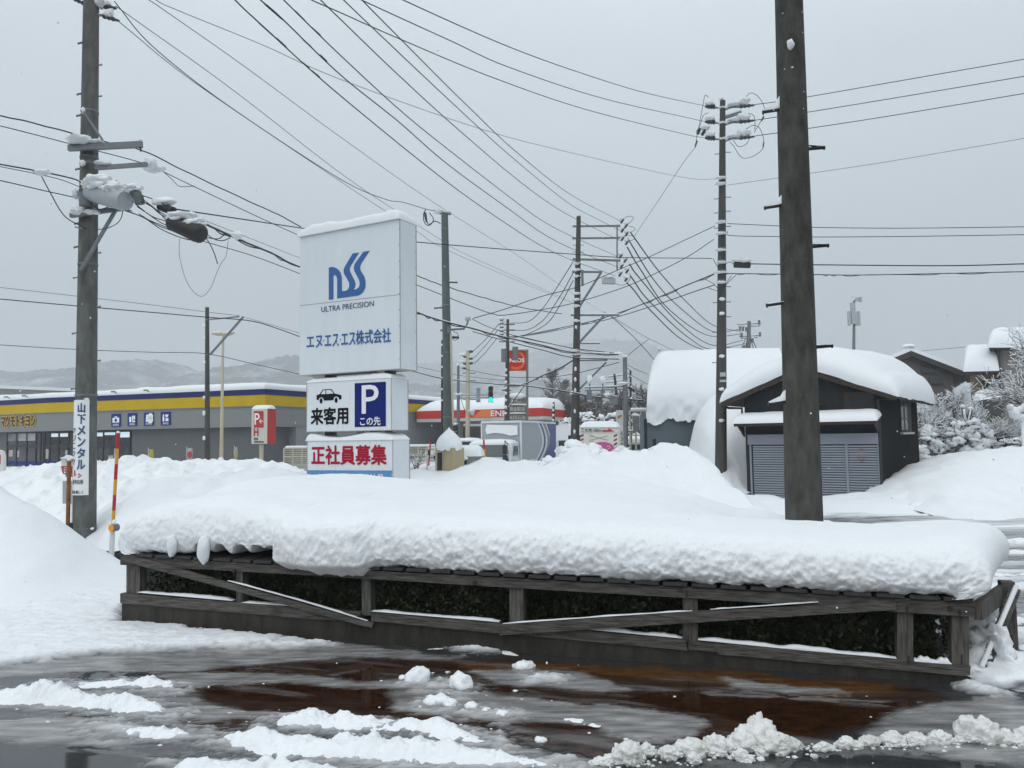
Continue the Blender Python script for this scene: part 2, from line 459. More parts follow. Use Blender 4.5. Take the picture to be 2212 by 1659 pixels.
SLUSHP = [[(-900, 1430), (0, 1440), (300, 1405), (745, 1394), (900, 1408), (1000, 1420), (1000, 1427), (800, 1419), (625, 1429), (415, 1449), (150, 1455), (-900, 1500)],
          [(330, 1456), (420, 1453), (520, 1457), (660, 1463), (830, 1469), (980, 1476), (940, 1488), (830, 1489), (700, 1479), (575, 1473), (450, 1479), (370, 1485)],
          [(1106, 1440), (1240, 1452), (1370, 1484), (1300, 1489), (1160, 1480), (1060, 1470), (1010, 1450)],
          [(830, 1496), (960, 1491), (1106, 1503), (1300, 1520), (1520, 1556), (1500, 1588), (1440, 1600), (1300, 1574), (1106, 1547), (960, 1538), (840, 1530)],
          [(-200, 1498), (370, 1493), (500, 1534), (650, 1545), (560, 1552), (400, 1544), (-200, 1526)],
          [(-200, 1558), (200, 1563), (410, 1578), (480, 1580), (420, 1604), (300, 1606), (-200, 1588)],
          [(1551, 1466), (1780, 1486), (1850, 1491), (1700, 1496), (1580, 1484)],
          [(1880, 1568), (2040, 1512), (2400, 1510), (2400, 1640), (2100, 1640), (1860, 1598)],
          [(900, 1606), (1106, 1614), (1320, 1652), (1106, 1700), (700, 1700), (660, 1642)]]
BROWNP = [[(395, 1451), (625, 1431), (800, 1422), (1000, 1430), (1146, 1428), (1581, 1449), (1900, 1474), (2046, 1501), (1956, 1551), (1801, 1581), (1746, 1595), (1600, 1592), (1480, 1612), (1300, 1640), (1106, 1592), (940, 1568), (800, 1550), (525, 1575), (380, 1575), (330, 1480)]]
TANP = [[(1000, 1432), (1146, 1432), (1400, 1440), (1600, 1451), (1860, 1474), (1990, 1486), (1800, 1500), (1600, 1480), (1300, 1458), (1000, 1448)]]
snow_m = mask(SNOWP); slush_m = mask(SLUSHP); brown_m = mask(BROWNP); tan_m = mask(TANP)
# the road to the right and the yards: streaks of slush along the direction of travel, and white beyond
far_snow = np.zeros(len(pts), np.float32)
rx, ry = pts[:, 0], pts[:, 1]
road = (rx > 3.2) & (ry > 4.9) & (ry < 15.7)
st = fbm(rx * .35, ry * 2.6, 5, 21) + fbm(rx * 1.7, ry * 4.4, 4, 41) * .8
slush_m = np.where(road, np.clip((st + .04) * 7, 0, 1), slush_m)
snow_m = np.where(road, np.clip((st - .12) * 12, 0, 1), snow_m)
away = (ry > 8.0) & ~road
snow_m = np.where(away, 1, snow_m); snow_m = np.where((ry < 3.2), 0, snow_m)
leftroad = (rx < -4.2) & (ry > 9.2) & (ry < 13)
snow_m = np.where(leftroad, np.clip((fbm(rx * .6, ry * 2, 4, 5) + .1) * 6, .2, 1), snow_m)
farroad = (ry > 22) & (ry < 60) & (rx > -20)
snow_m = np.where(farroad, np.clip((fbm(rx * .3, ry * .5, 4, 8) + .15) * 4, .3, 1), snow_m)
RIDGE_LINES = [[(-120, 1500), (75, 1510), (200, 1522), (310, 1534), (375, 1541)], [(100, 1483), (250, 1482), (370, 1488)], [(210, 1573), (340, 1588), (415, 1590)], [(485, 1598), (600, 1612), (800, 1626), (1000, 1640), (1200, 1658)],
               [(600, 1563), (780, 1568), (930, 1572), (1080, 1606)], [(370, 1655), (640, 1672), (800, 1685)], [(895, 1474), (1005, 1486)], [(930, 1522), (1085, 1546)]]
apron = np.zeros(len(pts))
nearby = (np.abs(pts[:, 0]) < 6) & (pts[:, 1] > 3) & (pts[:, 1] < 6.5); nb = pts[nearby][:, :2] + np.stack([wx, wy], 1)[nearby] * .6
best = np.full(len(nb), 9.)
for ln in RIDGE_LINES:
    w_ = np.array([tuple(G(*q_))[:2] for q_ in ln])
    for a_, c_ in zip(w_[:-1], w_[1:]):
        t_ = np.clip(((nb - a_) @ (c_ - a_)) / ((c_ - a_) @ (c_ - a_)), 0, 1); best = np.minimum(best, np.linalg.norm(nb - (a_ + t_[:, None] * (c_ - a_)), axis=1))
apron[nearby] = np.exp(-(best / .115) ** 2)
snow_s = soften(snow_m, 14); slush_s = soften(slush_m, 5); brown_s = soften(brown_m, 14); tan_s = soften(tan_m, 14)
near = (np.abs(rx) < 6) & (ry > 3) & (ry < 9)
snow_s = np.clip(snow_s + apron * .20, 0, 1)
gran = fbm(rx * 9, ry * 26, 5, 77) + .5 * fbm(rx * 40, ry * 60, 2, 70)
snow_f = np.clip(snow_s + np.where((snow_s > .03) & (snow_s < .97), gran * 1.0, 0), 0, 1)
film = fbm(rx * 1.3 + ry * .4, ry * 7 + rx * 2.1, 5, 55)
slush_s = np.clip(slush_s + apron * .75, 0, 1)
edge_ = np.where((slush_s > .02) & (slush_s < .98), gran * .9, 0)
slush_f = np.clip((slush_s + edge_) * (.95 + film * 1.3) + np.where(near, np.clip(film - .13, 0, 1) * 2.2, 0), 0, 1)
zz = np.where(near | road, snow_f * .035 + slush_f * .006 + snow_f * gran * .02, 0) + np.where(away & (snow_s > .9), fbm(rx * .8, ry * .8, 4, 2) * .08, 0)
lane = (rx < -2) & (ry > 5.4) & (ry < 9)
zz = zz + np.where(lane, snow_s * (fbm(rx * 2.2, ry * 4.5, 4, 31) * .05 + fbm(rx * 9, ry * 12, 3, 35) * .018 + .02), 0)
far_drop = np.where(np.hypot(rx, ry) > 300, -3.0, 0)
pts[:, 2] = zz + far_drop
gm = bpy.data.meshes.new('ground')
nx, ny = len(xs), len(ys)
idx = np.arange(nx * ny).reshape(ny, nx)
q = np.stack([idx[:-1, :-1], idx[:-1, 1:], idx[1:, 1:], idx[1:, :-1]], -1).reshape(-1, 4)
gm.vertices.add(len(pts)); gm.vertices.foreach_set('co', pts.ravel())
gm.loops.add(q.size); gm.loops.foreach_set('vertex_index', q.ravel())
gm.polygons.add(len(q)); gm.polygons.foreach_set('loop_start', np.arange(0, q.size, 4)); gm.polygons.foreach_set('loop_total', np.full(len(q), 4))
gm.update(calc_edges=True); gm.polygons.foreach_set('use_smooth', np.ones(len(q), bool))
for nme, arr in (('snow', snow_f), ('slush', slush_f), ('rust', brown_s), ('tan', tan_s)):
    a = gm.attributes.new(nme, 'FLOAT', 'POINT'); a.data.foreach_set('value', arr.astype(np.float32))
def ground_material():
    m = bpy.data.materials.new('ground_cover'); m.use_nodes = True; t = m.node_tree; b = t.nodes['Principled BSDF']
    def N(k, **kw):
        n = t.nodes.new(k)
        for a_, b_ in kw.items(): setattr(n, a_, b_)
        return n
    def at(nm): return N('ShaderNodeAttribute', attribute_name=nm).outputs['Fac']
    co = N('ShaderNodeTexCoord').outputs['Object']
    def noise(sc, de=5, st=(1, 1, 1)):
        mpn = N('ShaderNodeMapping'); mpn.inputs['Scale'].default_value = st; mpn.inputs['Rotation'].default_value = (0, 0, .28)
        t.links.new(co, mpn.inputs[0]); n = N('ShaderNodeTexNoise'); n.inputs['Scale'].default_value = sc; n.inputs['Detail'].default_value = de
        t.links.new(mpn.outputs[0], n.inputs['Vector']); return n.outputs['Fac']
    def mixc(f, a, c):
        n = N('ShaderNodeMix', data_type='RGBA'); 
        if hasattr(f, 'node'): t.links.new(f, n.inputs[0])
        else: n.inputs[0].default_value = f
        for i, z in ((6, a), (7, c)):
            if hasattr(z, 'node'): t.links.new(z, n.inputs[i])
            else: n.inputs[i].default_value = (*z, 1)
        return n.outputs[2]
    def mixf(f, a, c):
        n = N('ShaderNodeMix', data_type='FLOAT'); t.links.new(f, n.inputs[0])
        for i, z in ((2, a), (3, c)):
            if hasattr(z, 'node'): t.links.new(z, n.inputs[i])
            else: n.inputs[i].default_value = z
        return n.outputs[0]
    def rng(v, a, c, lo=0, hi=1):
        n = N('ShaderNodeMapRange'); t.links.new(v, n.inputs[0])
        for i, z in zip((1, 2, 3, 4), (a, c, lo, hi)): n.inputs[i].default_value = z
        return n.outputs[0]
    asph = mixc(rng(noise(120, 3), .35, .7), (.018, .019, .020), (.050, .051, .053))
    rust = mixc(rng(noise(7, 6, (1, 3, 1)), .35, .7), (.012, .006, .004), (.045, .017, .006))
    c = mixc(at('rust'), asph, rust)
    c = mixc(rng(at('tan'), 0, 1, 0, .75), c, mixc(rng(noise(5, 5, (1, 4, 1)), .3, .7), (.045, .019, .006), (.17, .075, .02)))
    sl = mixc(rng(noise(5, 7, (.7, 3.2, 1)), .32, .7), (.135, .13, .125), (.36, .36, .36))
    c = mixc(at('slush'), c, sl)
    c = mixc(at('snow'), c, mixc(rng(noise(14, 5), .55, .85), (.80, .82, .845), (.62, .63, .64)))
    t.links.new(c, b.inputs['Base Color'])
    r = mixf(at('slush'), .055, rng(noise(5, 5, (.7, 3, 1)), .3, .7, .10, .40)); r = mixf(at('snow'), r, .6); t.links.new(r, b.inputs['Roughness'])
    bp = N('ShaderNodeBump'); bp.inputs['Distance'].default_value = .02
    hgt = mixf(at('slush'), rng(noise(11, 2, (1, 2.6, 1)), 0, 1, 0, .018), rng(noise(30, 4, (1, 1.8, 1)), 0, 1, 0, .09))
    hgt = mixf(at('snow'), hgt, rng(noise(50, 5), 0, 1, 0, .5))
    t.links.new(hgt, bp.inputs['Height']); bp.inputs['Strength'].default_value = .6
    t.links.new(bp.outputs[0], b.inputs['Normal'])
    return m
gm.materials.append(ground_material())
go = bpy.data.objects.new('ground', gm); C.objects.link(go); tag(go, None, None, kind='structure')

# ================================================================ PLANTER ISLAND: fence, hedge, snow blanket
FL = G(263, 1352); FR = G(2096, 1478)
FPL = plane(FL, FR); FN = FPL[1]                       # fence front plane
FD = (FR - FL).normalized(); FLEN = (FR - FL).length; IN = -FN
def FP(px, py, e=0): return ON(px, py, FPL) + FN * e
fence = thing('timber_fence', 'low weathered grey timber fence with diagonal braces along the snow-laden hedge', 'fence', FL)
def member(name, pts, e0, th, m='old_wood_rail'):
    """a board traced on the fence plane; e0 = front face offset, th = thickness backwards"""
    b = MB(); b.prism([FP(x_, y_, e0) for x_, y_ in pts], IN * th); return b.build(name, m, fence)
member('top_rail', [(265, 1199), (700, 1226), (1206, 1253), (2103, 1300), (2103, 1331), (1500, 1291), (1106, 1268), (700, 1243), (265, 1219)], .03, .055)
member('bottom_rail', [(263, 1281), (780, 1322), (780, 1342), (700, 1338), (263, 1302)], .02, .06)
member('bottom_rail', [(805, 1322), (1083, 1344), (1086, 1367), (805, 1340)], .028, .06)
member('bottom_rail', [(1090, 1346), (1482, 1381), (1486, 1405), (1400, 1396), (1090, 1368)], .018, .06)
member('bottom_rail', [(1541, 1387), (2095, 1437), (2093, 1459), (1551, 1412)], .022, .06)
member('bottom_rail', [(1486, 1383), (1541, 1388), (1549, 1408), (1488, 1403)], .016, .06)
for a in ([(272, 1217), (301, 1219), (301, 1287), (272, 1284)], [(509, 1233), (523, 1234), (523, 1312), (509, 1311)], [(781, 1248), (799, 1249), (800, 1330), (781, 1329)],
          [(1100, 1267), (1130, 1269), (1130, 1349), (1100, 1347)], [(1475, 1288), (1507, 1291), (1507, 1390), (1475, 1387)], [(1938, 1320), (1973, 1322), (1973, 1428), (1938, 1425)],
          [(2056, 1327), (2094, 1330), (2094, 1440), (2056, 1436)]):
    member('post', a, -.005, .09, 'old_wood')
member('diagonal_brace', [(275, 1198), (296, 1198), (480, 1250), (812, 1343), (810, 1352), (780, 1346), (480, 1264), (283, 1212)], .06, .028)
member('diagonal_brace', [(1083, 1346), (1500, 1317), (1931, 1296), (1933, 1313), (1500, 1341), (1085, 1368)], .062, .028)
# snow lines lying on the rails and braces
def snowline(pts, e0, th, hgt, seed):
    b = MB(); q = catmull([tuple(FP(x_, y_, e0)) for x_, y_ in pts], 40)
    A = np.zeros((40, 7, 3))
    hh = (1 + 1.6 * fbm(np.linspace(0, 9, 40), np.full(40, seed * 1.0), 3, seed)) * hgt * .68 * np.clip(np.minimum(np.arange(40), 39 - np.arange(40)) / 3., .15, 1)
    for j, (du, dz) in enumerate(((0, 0), (-.006, .35), (.1, .85), (.5, 1), (.9, .85), (1.0, .35), (1, 0))):
        A[:, j] = q + np.array(IN) * (du * th) + np.array((0, 0, 1)) * (hh * dz)[:, None]
    b.grid(A); o = b.build('snow_line', 'snow', fence, True); return o
for i, (pp, e0, th, hg) in enumerate((([(300, 1279), (505, 1297)], .02, .06, .028), ([(524, 1301), (600, 1306), (665, 1310)], .02, .06, .016), ([(805, 1319), (960, 1332), (1080, 1342)], .028, .06, .016),
        ([(1276, 1359), (1380, 1369), (1474, 1378)], .018, .06, .024), ([(1508, 1381), (1700, 1400), (1936, 1421)], .022, .06, .03), ([(1974, 1427), (2010, 1430), (2054, 1433)], .022, .06, .04),
        ([(500, 1252), (650, 1293), (800, 1338)], .06, .028, .014), ([(1090, 1344), (1300, 1329), (1496, 1316)], .062, .028, .011), ([(1535, 1313), (1640, 1306), (1766, 1297)], .062, .028, .007))):
    snowline(pp, e0, th, hg, i + 1)
for x_, y_ in ((1471, 1271), (2050, 1312), (1925, 1303), (1028, 1257), (512, 1232), (1473, 1362), (780, 1330)): b = MB(); b.disc(FP(x_, y_, .03), FD, (0, 0, 1), .016, 10, FN * .02); b.build('bolt', 'steel_dark', fence)
for x_, y0, y1 in ((1484, 1272, 1288), (1957, 1308, 1322), (2070, 1314, 1330), (1488, 1368, 1388), (1960, 1412, 1430), (2074, 1410, 1432)): b = MB(); b.bar(FP(x_, y0, .04), FP(x_, y1, .04), .01, .01, FN); b.build('rod', 'steel_dark', fence)
b = MB(); b.prism([FP(x_, y_, .0) for x_, y_ in ((263, 1300), (1106, 1366), (2096, 1457), (2096, 1500), (1106, 1440), (263, 1375))], IN * .14); b.build('concrete_curb', 'curb', fence)
# slatted shelf under the snow
TOP0, TOP1 = FP(262, 1199), FP(2105, 1299)
def ftop(s): return TOP0 + (TOP1 - TOP0) * s
b = MB(); k = 34
for i in range(k):
    a = ftop((i + .06) / k); c = ftop((i + .90) / k); b.obox(a + FN * .055 + Vector((0, 0, .004)), c - a, IN * .75, (0, 0, .022))
b.build('shelf_slats', 'dark_plank', fence)
# right return of the fence
RB = FR + IN * .92 + FD * .10
b = MB()
rt = TOP1 + IN * .03; rt2 = rt + IN * .80 + FD * .40
b.obox(rt + Vector((0, 0, -.13)), rt2 - rt, FD * .05, (0, 0, .125)); b.build('side_rail', 'old_wood', fence)
b = MB(); b.bar(rt2 + Vector((0, 0, .02)) - IN * .1, (rt2.x - IN.x * .1, rt2.y - IN.y * .1, .02), .09, .09, FN); b.build('side_post', 'old_wood', fence)
b = MB(); bl = FR + IN * .06 + FD * .085 + Vector((0, 0, .05)); bt = rt2 - IN * .16 + FD * .04 + Vector((0, 0, -.03)); b.bar(bl, bt, .03, .07, FD); b.build('side_brace', 'old_wood', fence)
b = MB(); b.tube([bl + FD * .0 + Vector((0, 0, .06)) + FN * .015, bt + Vector((0, 0, .03)) + FN * .03], .018, 7); b.build('snow_line', 'snow', fence, True)

# hedge: many small leaves in a clipped box
rng_ = np.random.default_rng(3)
b = MB(); nl = 15000
sA = rng_.random(nl); depth = .16 + .75 * rng_.random(nl) ** 1.8; zz_ = .04 + .58 * rng_.random(nl)
for i in range(nl):
    base = FL + (FR - FL) * (-.012 + 1.0 * sA[i]); lump = .05 * math.sin(sA[i] * 60) + .05 * math.sin(sA[i] * 23 + 1)
    p = base + IN * (depth[i] + lump); p.z = zz_[i] * (1 - .08 * sA[i])
    d = Vector(rng_.normal(size=3)); d.z = abs(d.z) * .6; d -= IN * .5; d.normalize(); u = d.cross(Vector(rng_.normal(size=3))).normalized(); v_ = d.cross(u)
    L = .03 + .022 * rng_.random(); w_ = L * .30
    b.add([p, p + v_ * L * .5 + u * w_ + d * .004, p + v_ * L, p + v_ * L * .5 - u * w_ + d * .004], [(0, 1, 2, 3)])
core = FL + (FR - FL) * -.02 + IN * .42
b.obox(core + Vector((0, 0, -.05)), (FR - FL) * 1.005, IN * .5, (0, 0, .60))
hedge = b.build('hedge', 'hedge_leaf', None, False, FL); tag(hedge, 'dark green small-leaved hedge behind the timber fence under deep snow', 'hedge')

# the big snow blanket over hedge and island
NT = 96
CR = catmull([(.008, 1.0), (.09, .975), (.17, .89), (.23, .73), (.255, .52), (.24, .30), (.19, .12), (.11, .02), (.06, .0)], 44)   # end caps: outward shift (m), height share
CL = catmull([(.008, 1.0), (.08, .97), (.15, .88), (.195, .70), (.21, .47), (.20, .25), (.17, .08), (.13, .0)], 36)[::-1]
core_s = np.linspace(.014 + .12 / FLEN, .992 - .08 / FLEN, 620)
sv = np.concatenate([np.full(len(CL), core_s[0]), core_s, np.full(len(CR), core_s[-1])]); NS = len(sv)
cap_off = np.concatenate([-CL[:, 0], np.zeros(620), CR[:, 0]]); cap_h = np.concatenate([CL[:, 1], np.ones(620), CR[:, 1]])
prof = np.array([(.60, .0), (.30, .0), (.06, -.0), (.0, .005), (-.035, .03), (-.06, .08), (-.07, .14), (-.06, .21), (-.03, .28), (.03, .345), (.12, .395), (.25, .425), (.42, .44), (.62, .45), (.9, .455)])
pf = catmull(prof, 60)
zthick = np.interp(sv, [0, .03, .07, .12, .2, .245, .26, .5, .7, .8, .95, 1.0], [.92, 1.02, 1.10, 1.14, 1.10, 1.04, 1.03, .96, .90, .84, .82, .82])
front_out = np.interp(sv, [0, .241, .247, .256, .3, .355, .372, .45, 1], [.0, .0, .12, .19, .20, .15, .04, .0, .02])
bot_drop = np.interp(sv, [0, .06, .24, .247, .30, .36, .375, .4, 1], [.01, .02, .045, -.05, -.095, -.08, -.012, .0, .0])
A = np.zeros((NS, NT, 3))
tp0, tp1, IN3, FN3, FD3 = map(np.array, (TOP0, TOP1, IN, FN, FD))
basep = tp0 + (tp1 - tp0) * sv[:, None]
for j in range(60):
    u_, z_ = pf[j]
    A[:, j] = basep + IN3 * (u_ - front_out * np.clip((z_ + .02) / .1, 0, 1) * np.clip((.5 - u_) / .5, 0, 1))[:, None]
    low = np.clip(1 - z_ / .3, 0, 1)
    A[:, j, 2] += z_ * zthick + bot_drop * low + .026
# back: from the shelf top rearwards to the crest of the island, then down
backd = np.interp(sv, [0, .04, .1, .25, .5, .7, .8, .88, 1.0], [1.6, 2.6, 3.8, 5.2, 6.5, 5.0, 4.0, 2.6, 1.25])
crestz = np.interp(sv, [0, .04, .08, .2, .30, .45, .55, .66, .78, .9, 1.0], [.08, .11, .10, .00, -.04, .05, .10, .02, -.14, -.04, .0])
for j in range(60, NT):
    f = (j - 59) / (NT - 60); u_ = .9 + (backd - .9) * f
    A[:, j] = A[:, 59] + IN3 * (u_ - .9)[:, None]
    A[:, j, 2] += crestz * math.sin(min(1, f * 1.6) * math.pi / 2)
    if f > .7: A[:, j, 2] = .05 + (A[:, j, 2] - .05) * np.sqrt(np.maximum(0, 1 - ((f - .7) / .3) ** 2))
S2, T2 = np.meshgrid(sv * FLEN + cap_off, np.arange(NT), indexing='ij')
arc = np.cumsum(np.linalg.norm(np.diff(A, axis=1, prepend=A[:, :1]), axis=2), 1)
up = np.clip(A[..., 2] - (basep[:, 2] + .02)[:, None], 0, 9)
A[..., 2] -= up * (1 - cap_h)[:, None]
ush = np.clip(((A - basep[:, None]) @ IN3), -.1, 1.35); ws_ = np.clip((sv - .86) / .14, 0, 1) ** 1.5
A += FD3 * (ush * ws_[:, None] * .46)[..., None]
A += FD3 * (cap_off[:, None] * np.clip(up / .22, 0, 1))[..., None]
# the snow dips round the pole that stands in it
pc = P(1737.5, 1135, 7.6); A[..., 2] -= .17 * np.exp(-(((A[..., 0] - pc.x) / .55) ** 2 + ((A[..., 1] - pc.y + .15) / .55) ** 2))
# surface detail
fr = np.exp(-(np.abs(np.arange(NT) - 22) / 19.) ** 2.4)[None, :]
ww_ = fbm(S2 * 3, arc * 3, 3, 61) * .25
lump = fbm((S2 + ww_) * 7, (arc + ww_) * 9, 3, 5, .55) * .036 + np.abs(fbm((S2 + ww_) * 13, (arc - ww_) * 15, 3, 15)) * .05 + np.abs(fbm((S2 - ww_) * 25, (arc + ww_) * 24, 2, 19)) * .045 - .016 + fbm(S2 * 34, arc * 26, 2, 17) * .022
A += FN3 * (lump * fr * np.where(sv > .3, 1.0, .85)[:, None])[..., None]
A[..., 2] += lump * fr * .35 + fbm(S2 * 1.1, arc * 1.2, 4, 25) * .10 * np.clip((np.arange(NT) - 30) / 25., 0, 1)[None, :] + fbm(S2 * 9, arc * 9, 3, 35) * .008
# ragged lower lip and drip teeth
lipw = np.exp(-((np.arange(NT) - 13) / 5.) ** 2)[None, :]
teeth = fbm(sv * FLEN * 11, sv * 0 + 3, 3, 45) * .09 + np.abs(np.sin(sv * FLEN * math.pi / .2)) ** 14 * -.02
A[..., 2] += lipw * np.clip(teeth[:, None] * np.where(sv > .26, .55, .4)[:, None], -.06, .05)
# scalloped hollows above the slats on the left
for c_ in (.128, .157, .187, .212, .232):
    A[..., 2] += .105 * np.exp(-((sv - c_) / .0095) ** 4)[:, None] * np.exp(-((np.arange(NT) - 12) / 7.) ** 2)[None, :]
b = MB().grid(A)
blanket = b.build('snow_blanket', 'snow', None, True, FL); tag(blanket, 'deep rounded blanket of snow lying over the hedge and timber fence', 'snow')
b = MB(); hang = [(388, 1176, .045, .10), (456, 1184, .055, .125)]
for i, (x_, y_, rx_, rz_) in enumerate(hang):
    p = FP(x_, y_, .10); m_ = MB(); m_.blob(p, (rx_, .05, rz_), i + 12, .16, 3, 1.9)
    m_.build('snow_lump', 'snow', blanket, True)
m_ = MB(); m_.blob(FP(640, 1212, .09), (.05, .035, .03), 5, .3, 3); m_.blob(FP(662, 1213, .09), (.045, .03, .02), 7, .3, 3); m_.build('snow_lump', 'snow', blanket, True)

# snow spilled round the right end of the fence
m_ = MB(); q0 = FR + FD * .24 + IN * .28
m_.blob((q0.x, q0.y, .02), (.34, .42, .15), 11, .45, 4, 2.2); m_.blob((q0.x + .1, q0.y + .45, .12), (.16, .25, .26), 14, .5, 4, 2.2); m_.blob((q0.x + .25, q0.y - .2, -.01), (.5, .26, .06), 15, .4, 4, 2.5)
m_.blob((q0.x + .0, q0.y + .1, .12), (.1, .3, .18), 17, .5, 4, 2.2)
tag(m_.build('snow_heap', 'snow', None, True, q0), 'small fresh heap of snow spilled at the right corner post of the fence', 'snow heap')
cs = MB(); kx = G(2140, 1436); cs.cbox((kx.x, kx.y + .1, .1), (.16, 0, 0), (0, .5, 0), (0, 0, .3)); tag(cs.build('kerb_block', 'curb', None, False, kx), 'dark concrete kerb block beside the right end of the timber fence', 'kerb')
# ================================================================ SNOW BANKS
def snowbank(name, label, crest, wf, wb, m='snow', fine_lumps=None, cat='snowbank', **k):
    b = bank(crest, wf, wb, **k)
    if fine_lumps:
        for i, (x_, y_, d_, r_) in enumerate(fine_lumps): b.blob(P(x_, y_, d_), r_, i + 3, .35, 3, 1.4)
    c = P(crest[len(crest) // 2][0], crest[len(crest) // 2][1], crest[len(crest) // 2][2]); c.z = 0
    return tag(b.build(name, m, None, True, c), label, cat)
snowbank('snowbank', 'big smooth white snow pile at the left edge sloping down towards the fence', [(-700, 900, 11), (-400, 915, 10.6), (-180, 975, 10.2), (-60, 1022, 10), (0, 1062, 9.8), (50, 1086, 9.7), (100, 1125, 9.6), (150, 1170, 9.5), (200, 1216, 9.45), (240, 1242, 9.4), (275, 1264, 9.3)],
         1.9, 1.3, fp=1.0, amp=.05, seed=4, fine=.008, rough=.06)
snowbank('snowbank', 'rounded snow mound right behind the left end of the fence blanket', [(200, 1200, 12.5, .3), (206, 1168, 12.7, .5), (216, 1125, 12.9, .8), (253, 1086, 13.1, 1.3), (320, 1047, 13.3, 2.0), (367, 1030, 13.4, 2.4), (400, 1026, 13.5), (450, 1028, 13.6), (483, 1021, 13.6), (533, 1012, 14), (583, 1011, 14), (640, 1020, 14), (700, 1040, 13.6), (760, 1050, 13)],
         2.6, 2.2, fp=.8, amp=.06, seed=12, zf=.2, rough=.3)
snowbank('snowbank', 'long ploughed snow ridge with grey dirt in front of the grey store', [(-200, 1035, 21), (-60, 1022, 21), (0, 1016, 21), (35, 1009, 21), (50, 1014, 21), (133, 1001, 21), (208, 996, 21), (233, 993, 21), (270, 994, 21), (303, 985, 21), (327, 992, 21), (367, 989, 21), (440, 999, 21), (467, 996, 21), (547, 1000, 21), (600, 1006, 21), (660, 1016, 20.6), (720, 1030, 20)],
         3.4, 2.5, m='snow_dirty', fp=.75, amp=.12, ns=.7, seed=22, fine=.05, rough=.9)
snowbank('snowbank', 'tall lumpy snow bank beside the road in front of the silver truck and barber sign', [(860, 1030, 16), (900, 1012, 16.2), (960, 1016, 16.5), (1027, 997, 17), (1054, 989, 17), (1104, 997, 17), (1131, 994, 17), (1177, 996, 17), (1204, 984, 17), (1232, 966, 17), (1252, 963, 17), (1274, 972, 17), (1304, 978, 17), (1337, 975, 17), (1354, 972, 17), (1391, 977, 17), (1424, 962, 17), (1447, 959, 17), (1471, 965, 17), (1485, 988, 16.8), (1497, 1012, 16.7), (1520, 1037, 16.6), (1541, 1055, 16.5), (1560, 1082, 16.4), (1610, 1105, 16)],
         5.2, 2.4, fp=.9, amp=.07, seed=32, zf=.35, rough=.25, fine_lumps=[(1240, 968, 16.9, (.22, .25, .20)), (1263, 977, 16.8, (.2, .22, .16)), (1222, 990, 16.7, (.22, .2, .13)), (1296, 984, 16.8, (.2, .2, .13)), (1218, 977, 16.9, (.2, .2, .12)), (1430, 972, 16.9, (.22, .2, .16)), (1456, 975, 16.8, (.2, .2, .17)), (1470, 990, 16.6, (.16, .16, .14)), (1398, 985, 16.8, (.22, .2, .13)), (1340, 984, 16.9, (.25, .2, .12))])
bk_ = [o for o in bpy.data.objects if o.get('label', '').startswith('tall lumpy snow bank')][0]
b = MB(); R_ = random.Random(8)
for i in range(70):
    x_, y_, d_ = R_.choice(((R_.gauss(1440, 26), 0, 16.8), (R_.gauss(1450, 20), 0, 16.6), (R_.gauss(1262, 30), 0, 16.8), (R_.gauss(1330, 50), 0, 16.8))); y_ = (R_.uniform(966, 1012) if x_ > 1385 else R_.uniform(966, 1000)); r_ = R_.uniform(.05, .17)
    if x_ > 1478: continue
    b.blob(P(x_, y_ + 4, d_ - (y_ - 960) * .012), (r_ * 1.1, r_, r_ * .8), i, .5, 3, 1.7)
b.build('ploughed_clods', 'snow_dirty', bk_, True)
snowbank('snowbank', 'low flat strip of snow in front of the grey garage shutters', [(1520, 1092, 18.2), (1556, 1083, 18.3), (1600, 1072, 18.4), (1650, 1069, 18.4), (1680, 1074, 18.4), (1700, 1084, 18.3), (1740, 1080, 18.3), (1776, 1072, 18.3), (1850, 1065, 18.2), (1900, 1062, 18.1), (1938, 1055, 18), (1990, 1060, 17.6), (2050, 1085, 17.2)],
         2.4, .35, fp=.85, amp=.04, seed=42)
snowbank('snowbank', 'smooth sloping snow bank at the right edge beside the dark garage', [(1880, 1082, 18.2), (1910, 1064, 18.25), (1938, 1046, 18.3), (1975, 1020, 18.8), (2008, 998, 19.4), (2058, 981, 20), (2120, 973, 20.3), (2212, 965, 20.5), (2330, 952, 21), (2600, 945, 21)],
         4.0, 3, fp=.75, amp=.06, seed=52, fine_lumps=[(2010, 1098, 16.6, (.5, .3, .16)), (2085, 1096, 16.5, (.4, .3, .2)), (2150, 1088, 16.6, (.5, .4, .32)), (2230, 1082, 16.6, (.5, .4, .35))])
snowbank('snow_field', 'flat deep snow field behind the garage below the bare trees', [(1930, 968, 31), (2000, 961, 31), (2100, 952, 31), (2212, 942, 31), (2350, 934, 31), (2700, 920, 31)], 10, 4, fp=.45, amp=.05, seed=62, cat='snow field')

